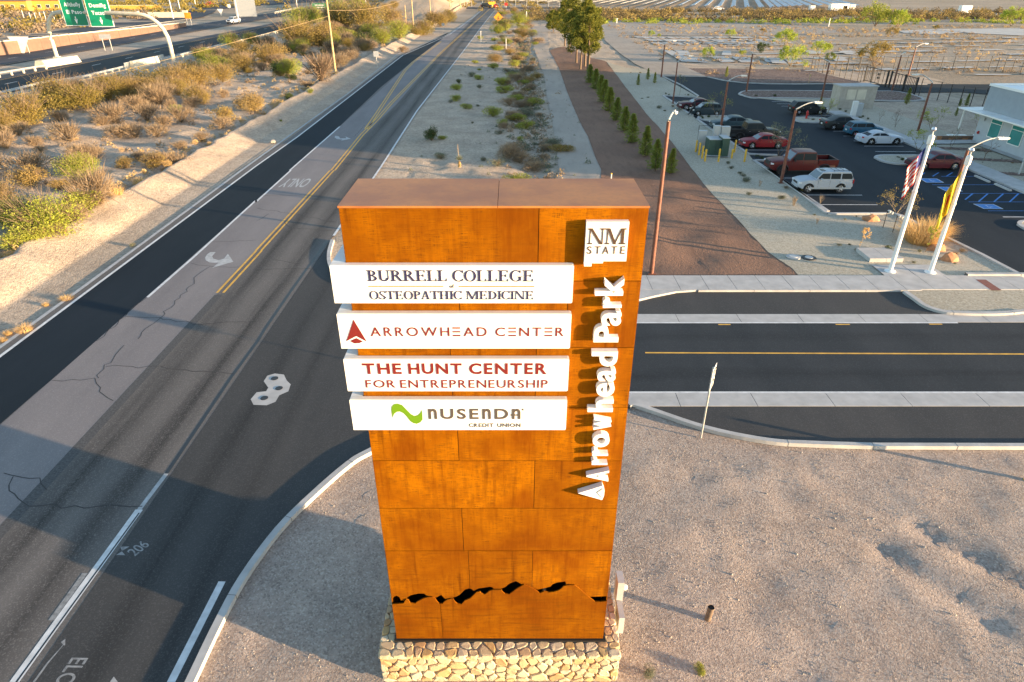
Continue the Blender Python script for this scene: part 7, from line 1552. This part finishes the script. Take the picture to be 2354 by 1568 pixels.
for k, q in enumerate(SG):
    x0 = q[0][0]+.15; x1 = q[1][0]+.1; wd = x1-x0; z0 = q[0][1]; hh = wd*1.42
    y = GA[1]+dy*((x0+x1)/2-GA[0])/wA-.75
    s_ = thing('highway_sign', (x0, y, z0), ('green highway sign reading 10 EAST Anthony El Paso, left of the pair on the gantry', 'green highway sign reading 10 WEST Deming Tucson, right of the pair on the gantry')[k], 'highway sign', 'green signs on the gantry')
    pn = MB().box(0, wd, 0, .08, 0, hh).build('sign_face', M['white'], s_)
    gr = MB().box(.12, wd-.12, -.012, -.002, .12, hh-.12).build('green_field', M['hwygreen'], pn)
    def st(text, a, b, zb_, cap): return line_text('lettering', text, wd*a, wd*b, hh*zb_, hh*cap, -.014, 'white', pn, bold=.03, gap=.12)
    st('EAST' if k == 0 else 'WEST', .40, .78, .80, .085); st('Anthony' if k == 0 else 'Deming', .16, .86, .53, .105); st('El Paso' if k == 0 else 'Tucson', .18, .84, .33, .105)
    ax = wd*.5
    ab = MB().prism([(ax-.28, hh*.17), (ax, hh*.04+.1), (ax+.28, hh*.17), (ax+.28, hh*.2), (ax+.09, hh*.155), (ax+.09, hh*.26), (ax-.09, hh*.26), (ax-.09, hh*.155), (ax-.28, hh*.2)], -.02, -.012, axis='Y').build('arrow', M['white'], pn); fixn(ab.data)
    shp = [(0, .5), (.05, .9), (.25, .95), (.5, 1), (.75, .95), (.95, .9), (1, .5), (.85, .2), (.5, 0), (.15, .2)]; sx, sz_ = wd*.20, hh*.16; ox, oz = wd*.13, hh*.76
    def P2(m): return [(ox+sx*(.5+(p[0]-.5)*m), oz+sz_*(.5+(p[1]-.5)*m)) for p in shp]
    fixn(MB().prism(P2(1.12), -.016, -.012, axis='Y').build('shield_border', M['white'], pn).data); fixn(MB().prism(P2(1), -.020, -.0165, axis='Y').build('shield', M['shieldblue'], pn).data)
    MB().box(ox+sx*.12, ox+sx*.88, -.024, -.0205, oz+sz_*.72, oz+sz_*.9).build('shield_band', M['shieldred'], pn)
    line_text('shield_number', '10', ox+sx*.2, ox+sx*.8, oz+sz_*.2, sz_*.42, -.0215, 'white', pn, bold=.03)
# concrete blocks at the gantry feet
def block(x, y, L_, w_, h_, rz, label, nm='concrete_barrier'):
    o = MB().prism([(-w_/2, 0), (w_/2, 0), (w_*.28, h_), (-w_*.28, h_)], -L_/2, L_/2, axis='Y').build(nm, M['concrete2']); fixn(o.data); o.location = (x, y, 0); o.rotation_euler = (0, 0, rz); return tag(o, label, 'concrete barrier')
bx, by = (-86.53, 134.77); block(bx, by-1, 9, 2.6, 1.15, R(-8), 'big cream concrete block at the left foot of the gantry')
bx, by = (-67.82, 129.67); block(bx, by, 8.5, 1.0, 1.5, R(-3), 'pale concrete barrier block in the guardrail left of the gantry right foot')
def guardrail(pts, label, step=1.9, h_=.72, mat_='galv', posts='concrete2'):
    t = thing('guardrail', (*pts[0], 0), label, 'guardrail'); x0, y0 = pts[0]; n = len(pts); dense = []
    for a, b in zip(pts[:-1], pts[1:]):
        k = max(1, int(math.dist(a, b)/step)); dense += [(a[0]+(b[0]-a[0])*i/k, a[1]+(b[1]-a[1])*i/k) for i in range(k)]
    dense.append(pts[-1]); pm = MB().box(-.16, .10, -.10, .10, -.05, h_+.05).mesh('post', M[posts])
    for x, y in dense[:280]: o = linkobj('post', pm, t); o.location = (x-x0, y-y0, relief(x, y)*.0)
    seg = pts
    mb = MB()
    for a, b in zip(seg[:-1], seg[1:]):
        A, B = Vector((a[0]-x0, a[1]-y0, 0)), Vector((b[0]-x0, b[1]-y0, 0)); d = (B-A).normalized(); nrm = Vector((d.y, -d.x, 0))
        prof_ = [(-.02, h_-.17), (.06, h_-.11), (.0, h_-.03), (.06, h_+.05), (-.02, h_+.12), (-.05, h_-.02)]
        vs = [A+nrm*p+Vector((0, 0, z)) for p, z in prof_]+[B+nrm*p+Vector((0, 0, z)) for p, z in prof_]; m_ = len(prof_)
        mb.add(vs, [(i, (i+1) % m_, m_+(i+1) % m_, m_+i) for i in range(m_)])
    o = mb.build('rail', M[mat_], t); fixn(o.data); return t
gr1 = [(-70.94, 94.78), (-71.23, 104.82), (-68.8, 111.22), (-69.09, 124.93)]; gr2 = [(-68.12, 134.77), (-67.91, 143.16), (-68.41, 164.57), (-68.08, 189.59), (-68.74, 214.22)]
guardrail([(-74.6, 60)]+gr1, 'guardrail along the near edge of the highway, stretch left of the concrete block', 2.2)
guardrail(gr2, 'guardrail along the near edge of the highway, stretch running off towards the mesquites', 2.2)
guardrail([(-85.32, 115.69), (-84.27, 126.47)], 'guardrail in the median left of the cream block', 2.2)
guardrail([(-105.34, 322.99), (-108.24, 361.14), (-113.29, 444.82), (-111.06, 501.92)], 'guardrail on the far side of the highway in the distance', 3)
guardrail([(-74.06, 434.77), (-69.73, 491.97), (-66.42, 524.05)], 'guardrail on the crest of the sandy embankment', 3)
# cushions of steel posts beside the block
for k, q in enumerate([[(-68.6, 124.17), (-68.81, 128.05)], [(-68.33, 134.77), (-68.56, 138.38)]]):
    t = thing('crash_cushion', (*q[0], 0), ('row of upright steel posts left of the concrete barrier block', 'row of upright steel posts right of the concrete barrier block')[k], 'crash cushion'); pm = MB().box(-.1, .1, -.12, .12, 0, 1.35).mesh('post', M['galv'])
    for i in range(8): o = linkobj('post', pm, t); o.location = ((q[1][0]-q[0][0])*i/7, (q[1][1]-q[0][1])*i/7, 0)
# retaining wall panels beyond the highway
wp = [(-106.56, 140.26), (-108.9, 149.97), (-107.5, 154.86), (-107.24, 162.03), (-108.34, 170.42), (-108.3, 178.46), (-107.24, 189.59), (-106.74, 206.01), (-107.51, 225.41), (-108.12, 243.1)]
t = thing('retaining_wall', (*wp[0], 0), 'brown panelled retaining wall along the far side of the highway', 'wall'); dense = []
for a, b in zip(wp[:-1], wp[1:]):
    k = max(1, round(math.dist(a, b)/5)); dense += [(a[0]+(b[0]-a[0])*i/k, a[1]+(b[1]-a[1])*i/k) for i in range(k)]
for i, (a, b) in enumerate(zip(dense[:-1], dense[1:])):
    d = Vector((b[0]-a[0], b[1]-a[1])); L_ = d.length; hgt = 2.7-1.6*i/len(dense)
    o = MB().box(.04, L_-.04, 0, .2, -.1, hgt).build('panel', M['brickred'], t); o.location = (a[0]-wp[0][0], a[1]-wp[0][1], 0); o.rotation_euler = (0, 0, math.atan2(d.y, d.x))
    o = MB().box(-.05, L_, -.05, .28, hgt+.002, hgt+.2).build('coping', M['concrete2'], t); o.location = (a[0]-wp[0][0], a[1]-wp[0][1], 0); o.rotation_euler = (0, 0, math.atan2(d.y, d.x))
tag(MB().prism([(wp[1][0]-1, wp[1][1]+3), (wp[-1][0]-1, wp[-1][1]+2), (wp[-1][0]-1.6, wp[-1][1]+2), (wp[1][0]-2, wp[1][1]+3)], 2.0, 2.05).build('barrier_strip', M['concrete2']), kind='structure')
# ------------------------------------------------------------------ utility poles with wires
UP = [(-29.98, 118.39, 11.394), (-34.95, 237.78, 6.391), (-29.39, 214.22, 8.637), (-31.53, 280.59, 6.728), (-29.07, 341.44, 4.978), (-25.36, 357.98, 4.502)]
UL = ['tall wooden utility pole nearest the road, in front of the mesquites', 'short leaning brown post left of the second utility pole', 'wooden utility pole, second along the road', 'wooden utility pole, third along the road', 'wooden utility pole, fourth along the road, at the sandy slope', 'wooden utility pole, farthest of the line']
for k, (x, y, z) in enumerate(UP):
    hgt = z if k in (1,) else max(z, 11)+1.8; t = thing('utility_pole', (x, y, 0), UL[k], 'utility pole', 'wooden utility poles'); MB().tube([(0, 0, -.1), (0, 0, hgt)], [.20, .13], 8).build('pole', M['wood'], t, True)
    if k != 1: MB().box(-1.2, 1.2, -.06, .06, hgt-.9, hgt-.75).build('crossarm', M['wood'], t)
    for q in (-1, 0, 1) if k != 1 else (): MB().lathe([(.04, 0), (.07, .08), (.03, .16)], 8, 'Z', (q, 0, hgt-.75)).build('insulator', M['greymetal'], t)
WA, WB = (-29.98, 118.4), (-67.385, 90)
for k, (a, b) in enumerate(((WA, WB), ((-29.98, 118.4), (-29.4, 214.2)), ((-29.4, 214.2), (-31.5, 280.6)))):
    q = MB(); z0 = (9.033, 9.9, 11)[k]; z1 = (0.679, 9.8, 11)[k]
    q.tube([(a[0]+(b[0]-a[0])*u/10, a[1]+(b[1]-a[1])*u/10, z0+(z1-z0)*u/10-(.35 if k == 0 else 1.2)*(1-(u/5-1)**2)) for u in range(11)], .02, 4)
    tag(q.build('overhead_wire', M['wood']), ('overhead wire running from the nearest utility pole down over the highway side', 'overhead wire between the first and second utility poles', 'overhead wire between the second and third utility poles')[k], 'overhead wire')
for k, (bx, by, tx_, ty_) in enumerate([(-133.07, 284.23, -133.064, 6.623), (-155.77, 341.44, -155.792, 4.978), (-173.71, 400.49, -173.517, 3.279), (-107.55, 284.23, -107.53, 6.623), (-110.89, 376.15, -110.693, 3.979), (-69.47, 346.79, -69.303, 4.824)]):
    t = thing('light_pole', (bx, by, 0), 'tall pale highway light pole, %s from the left' % ('first', 'second', 'third', 'fourth', 'fifth', 'sixth')[k], 'light pole', 'pale highway light poles'); z = ty_+3; MB().tube([(0, 0, 0), (tx_-bx, 0, z)], [.22, .14], 8).build('pole', M['offwhite'], t, True); MB().obox((tx_-bx+.9, 0, z), (2, .3, .15)).build('luminaire', M['greymetal'], t)
# ------------------------------------------------------------------ roadside signs
def road_sign(c, z, shape, m_, label, post='galv', size=.6, rz=0, back=False, legs=1, name='road_sign'):
    t = thing(name, (*c, 0), label, 'road sign', None, rz)
    off = [0] if legs == 1 else [-size*.32, size*.32]
    for q in off: MB().tube([(q, .04, -.05), (q, .04, z)], .035 if size < 1.5 else .08, 6).build('post', M[post], t)
    if shape == 'diamond': pts = [(0, z-size), (size*.7, z-size*.3), (0, z+size*.4), (-size*.7, z-size*.3)]
    elif shape == 'tri': pts = [(0, z-size*.9), (size*.55, z), (-size*.55, z)]
    else: pts = [(-size/2, z-shape), (size/2, z-shape), (size/2, z), (-size/2, z)]
    o = MB().prism(pts, -.04, -.02, axis='Y').build('sign_face', M[m_], t); fixn(o.data); return t, o
road_sign((-25.04, 130.0), 2.706, .95, 'signback', 'back of a grey rectangular sign on the sandy bank left of the road', size=.95)
road_sign((-21.8, 227.78), 1.769, .8, 'signback', 'small pale blue-grey sign back farther up the left shoulder', size=.9)
t, o = road_sign((-4.8, 251.19), 2.899, 'diamond', 'orange', 'orange diamond warning sign on the right verge far up the road', size=2.2, post='wood'); fixn(MB().prism([(-.3, 2.899-1.3), (.3, 2.899-1.3), (0, 2.899-.1)], -.05, -.041, axis='Y').build('symbol', M['black'], o).data)
road_sign((-10.79, 391.54), 2.656, 2.6, 'yellowpost', 'wide yellow sign with black arrows facing the far junction', size=3.8, legs=2)
road_sign((-3.16, 386.9), 2.276, 1.4, 'red', 'small red and white sign right of the far junction', size=1.5)
road_sign((-107.14, 154.86), 3.29, 'tri', 'offwhite', 'white triangular sign on two posts beyond the highway', size=4.2, legs=2)
road_sign((-91.63, 160.79), 3.305, .9, 'signback', 'small sign on two tall posts in the highway median', size=2.6, legs=2)
road_sign((-110.04, 245.85), 3.881, 1.8, 'orange', 'orange sign where the frontage road curves', size=2.2, legs=2)
road_sign((-123.59, 308.12), 2.513, 'tri', 'offwhite', 'white yield sign on the frontage road island', size=2.4)
road_sign((-146.92, 378.71), 1.908, 1.6, 'offwhite', 'small white square sign beyond the frontage road', size=1.6)
road_sign((-109.74, 299.73), 6.571, 6.5, 'signback', 'large grey back of a highway sign on two posts at the top edge', size=8.5, legs=2)
t, o = road_sign((-92.95, 352.29), 3.133, 3.9, 'hwygreen', 'green highway sign with white lettering behind the mesquites', size=7.2, legs=2)
zt = 3.133
for i_, wds in enumerate(('NO SERVICE', 'FRONTAGE')): pass
for zz in (zt-.9, zt-1.9, zt-2.9): MB().box(-2.4+(zz % .7), 2.2, -.05, -.041, zz, zz+.35).build('lettering', M['white'], o)
road_sign((46.95, 109.41), 1.282, .3, 'wood', 'short brown marker post on the dark gravel bed', size=.25, post='wood')
for k, (c, z) in enumerate([((-7.99, 183.07), 2.529), ((-1.38, 164.06), 2.334), ((5.65, 284.23), 2.67), ((37.37, 257.47), 1.567), ((105.74, 240.41), 2.379)]):
    t = thing('marker_post', (*c, 0), ('white marker post on the verge nearest the road', 'white marker post between road and track', 'cream post at the far end of the dirt track', 'white cross-shaped marker beside the old service road', 'cream post alone on the graded clearing')[k], 'marker post'); MB().tube([(0, 0, -.05), (0, 0, z)], .07 if k < 2 else .15, 8).build('post', M['offwhite'], t); MB().obox((0, 0, z*.97), (.16 if k != 3 else .9, .1, .12)).build('reflector', M['offwhite'], t)
# small white stake behind the sign
t = thing('marker_post', (*(8.29, 53.83), 0), 'small white stake showing just above the sign top', 'marker post'); MB().box(-.04, .04, -.04, .04, 0, .5).build('post', M['offwhite'], t); MB().box(-.06, .06, -.06, .06, .42, .5).build('cap', M['yellowpost'], t)
# yellow object marker by the guardrail
x, y = (-69.28, 213.89); t = thing('object_marker', (x, y, 0), 'small yellow marker at the end of the guardrail', 'marker'); MB().box(-.3, .3, -.03, .03, .6, 1.5).build('plate', M['yellowpost'], t); MB().tube([(0, 0, 0), (0, 0, .7)], .04, 6).build('post', M['galv'], t)
# ------------------------------------------------------------------ yellow houses at the upper left
HX, HY = (-251.44, 357.17)
def house(x, y, wd, dp, hgt, rf, label, rz=0, wins=4):
    t = thing('house', (x, y, 0), label, 'house', None, rz); MB().box(0, wd, 0, dp, -.5, hgt).build('wall', M['houseyellow'], t)
    MB().add([(-.8, -.8, hgt), (wd+.8, -.8, hgt), (wd+.8, dp+.8, hgt), (-.8, dp+.8, hgt), (wd*.2, dp/2, hgt+rf), (wd*.8, dp/2, hgt+rf)], [(0, 1, 5, 4), (1, 2, 5), (2, 3, 4, 5), (3, 0, 4), (3, 2, 1, 0)]).build('roof', M['roof'], t)
    for k in range(wins):
        q = wd*(k+.5)/wins; f = MB().box(q-.9, q+.9, -.08, -.005, 1.0, 2.6).build('window', M['offwhite'], t); MB().box(q-.75, q-.05, -.1, -.082, 1.15, 2.45).box(q+.05, q+.75, -.1, -.082, 1.15, 2.45).build('pane', M['glass'], f)
    return t
hp = [(-251.51, 349.48), (-236.85, 349.48), (-238.69, 369.34), (-186.45, 357.17)]
house(hp[0][0]-6, hp[0][1]+2, 24, 14, 4.2, 3.2, 'long yellow stucco house with a brown roof at the upper left corner', 0, 5)
house(hp[1][0], hp[1][1]+6, 17, 12, 4.4, 3.0, 'yellow house section with paired windows left of the gabled wing', 0, 4)
house(hp[2][0]-6, hp[2][1]+6, 15, 12, 5.2, 3.0, 'yellow gabled wing of the houses beside the green signs', 0, 3)
t = thing('garden_wall', (*(-210.32, 365.2), 0), 'low yellow garden wall beyond the frontage road', 'wall'); MB().box(0, 34, 0, .4, 0, 1.8).build('wall', M['houseyellow'], t); MB().box(-.1, 34.1, -.1, .5, 1.8, 1.95).build('coping', M['concrete2'], t)
t = thing('garden_wall', (*(-146.86, 292.51), 0), 'cream stepped wall end beside the light pole', 'wall'); MB().box(0, 14, 0, .5, 0, 2.0).build('wall', M['concrete2'], t); MB().box(14, 16, 0, .9, 0, 2.6).build('pier', M['concrete2'], t)
fence([(-188.7, 279.77), (-175.42, 263.64), (-172.14, 261.49), (-173.13, 265.84), (-174.3, 270.33), (-172.51, 272.63), (-172.27, 277.35)], 'white posts of an unfinished fence on the brown slope', 3.2, None, 'offwhite', .10, False)
t = thing('canopy_shed', (*(-7.91, 457.22), 0), 'pale flat canopy beyond the far junction', 'shed'); MB().box(0, 30, 0, 10, 3.6, 3.9).build('roof', M['white'], t)
for q in (1, 10, 20, 29): MB().box(q, q+.3, .5, .8, 0, 3.6).build('post', M['galv'], t)
fence([(-40+k*6, 398) for k in range(14)], 'dark far fence behind the junction', 3.0, None, 'greymetal', .09, True)
# loose golden tufts on the lot side of the dirt strip, young weeds on brown dirt
random.seed(15)
# things that still share a label are told apart by their order from the camera
seen = {}
for o in bpy.data.objects:
    if o.parent is None and 'category' in o: seen.setdefault(o['label'], []).append(o)
ORD = ['nearest', 'second nearest', 'third nearest', 'fourth nearest', 'fifth nearest', 'sixth nearest', 'seventh nearest', 'eighth nearest', 'ninth nearest', 'tenth nearest']
for lab, os_ in seen.items():
    if len(os_) == 1 or 'solar' in lab: continue
    os_.sort(key=lambda o: o.location.x**2+o.location.y**2)
    for k, o in enumerate(os_):
        if k < len(ORD): o['label'] = '%s, %s' % (lab, ORD[k]) if len(os_) > 2 else '%s, the %s' % (lab, ('nearer', 'farther')[k])
for o in bpy.data.objects:
    if o.parent is None and 'label' in o:
        for a in ('desert ', 'dry ', 'just ', 'well ', 'pale ', 'medium '):
            if len(o['label'].split()) > 16: o['label'] = o['label'].replace(a, '', 1)
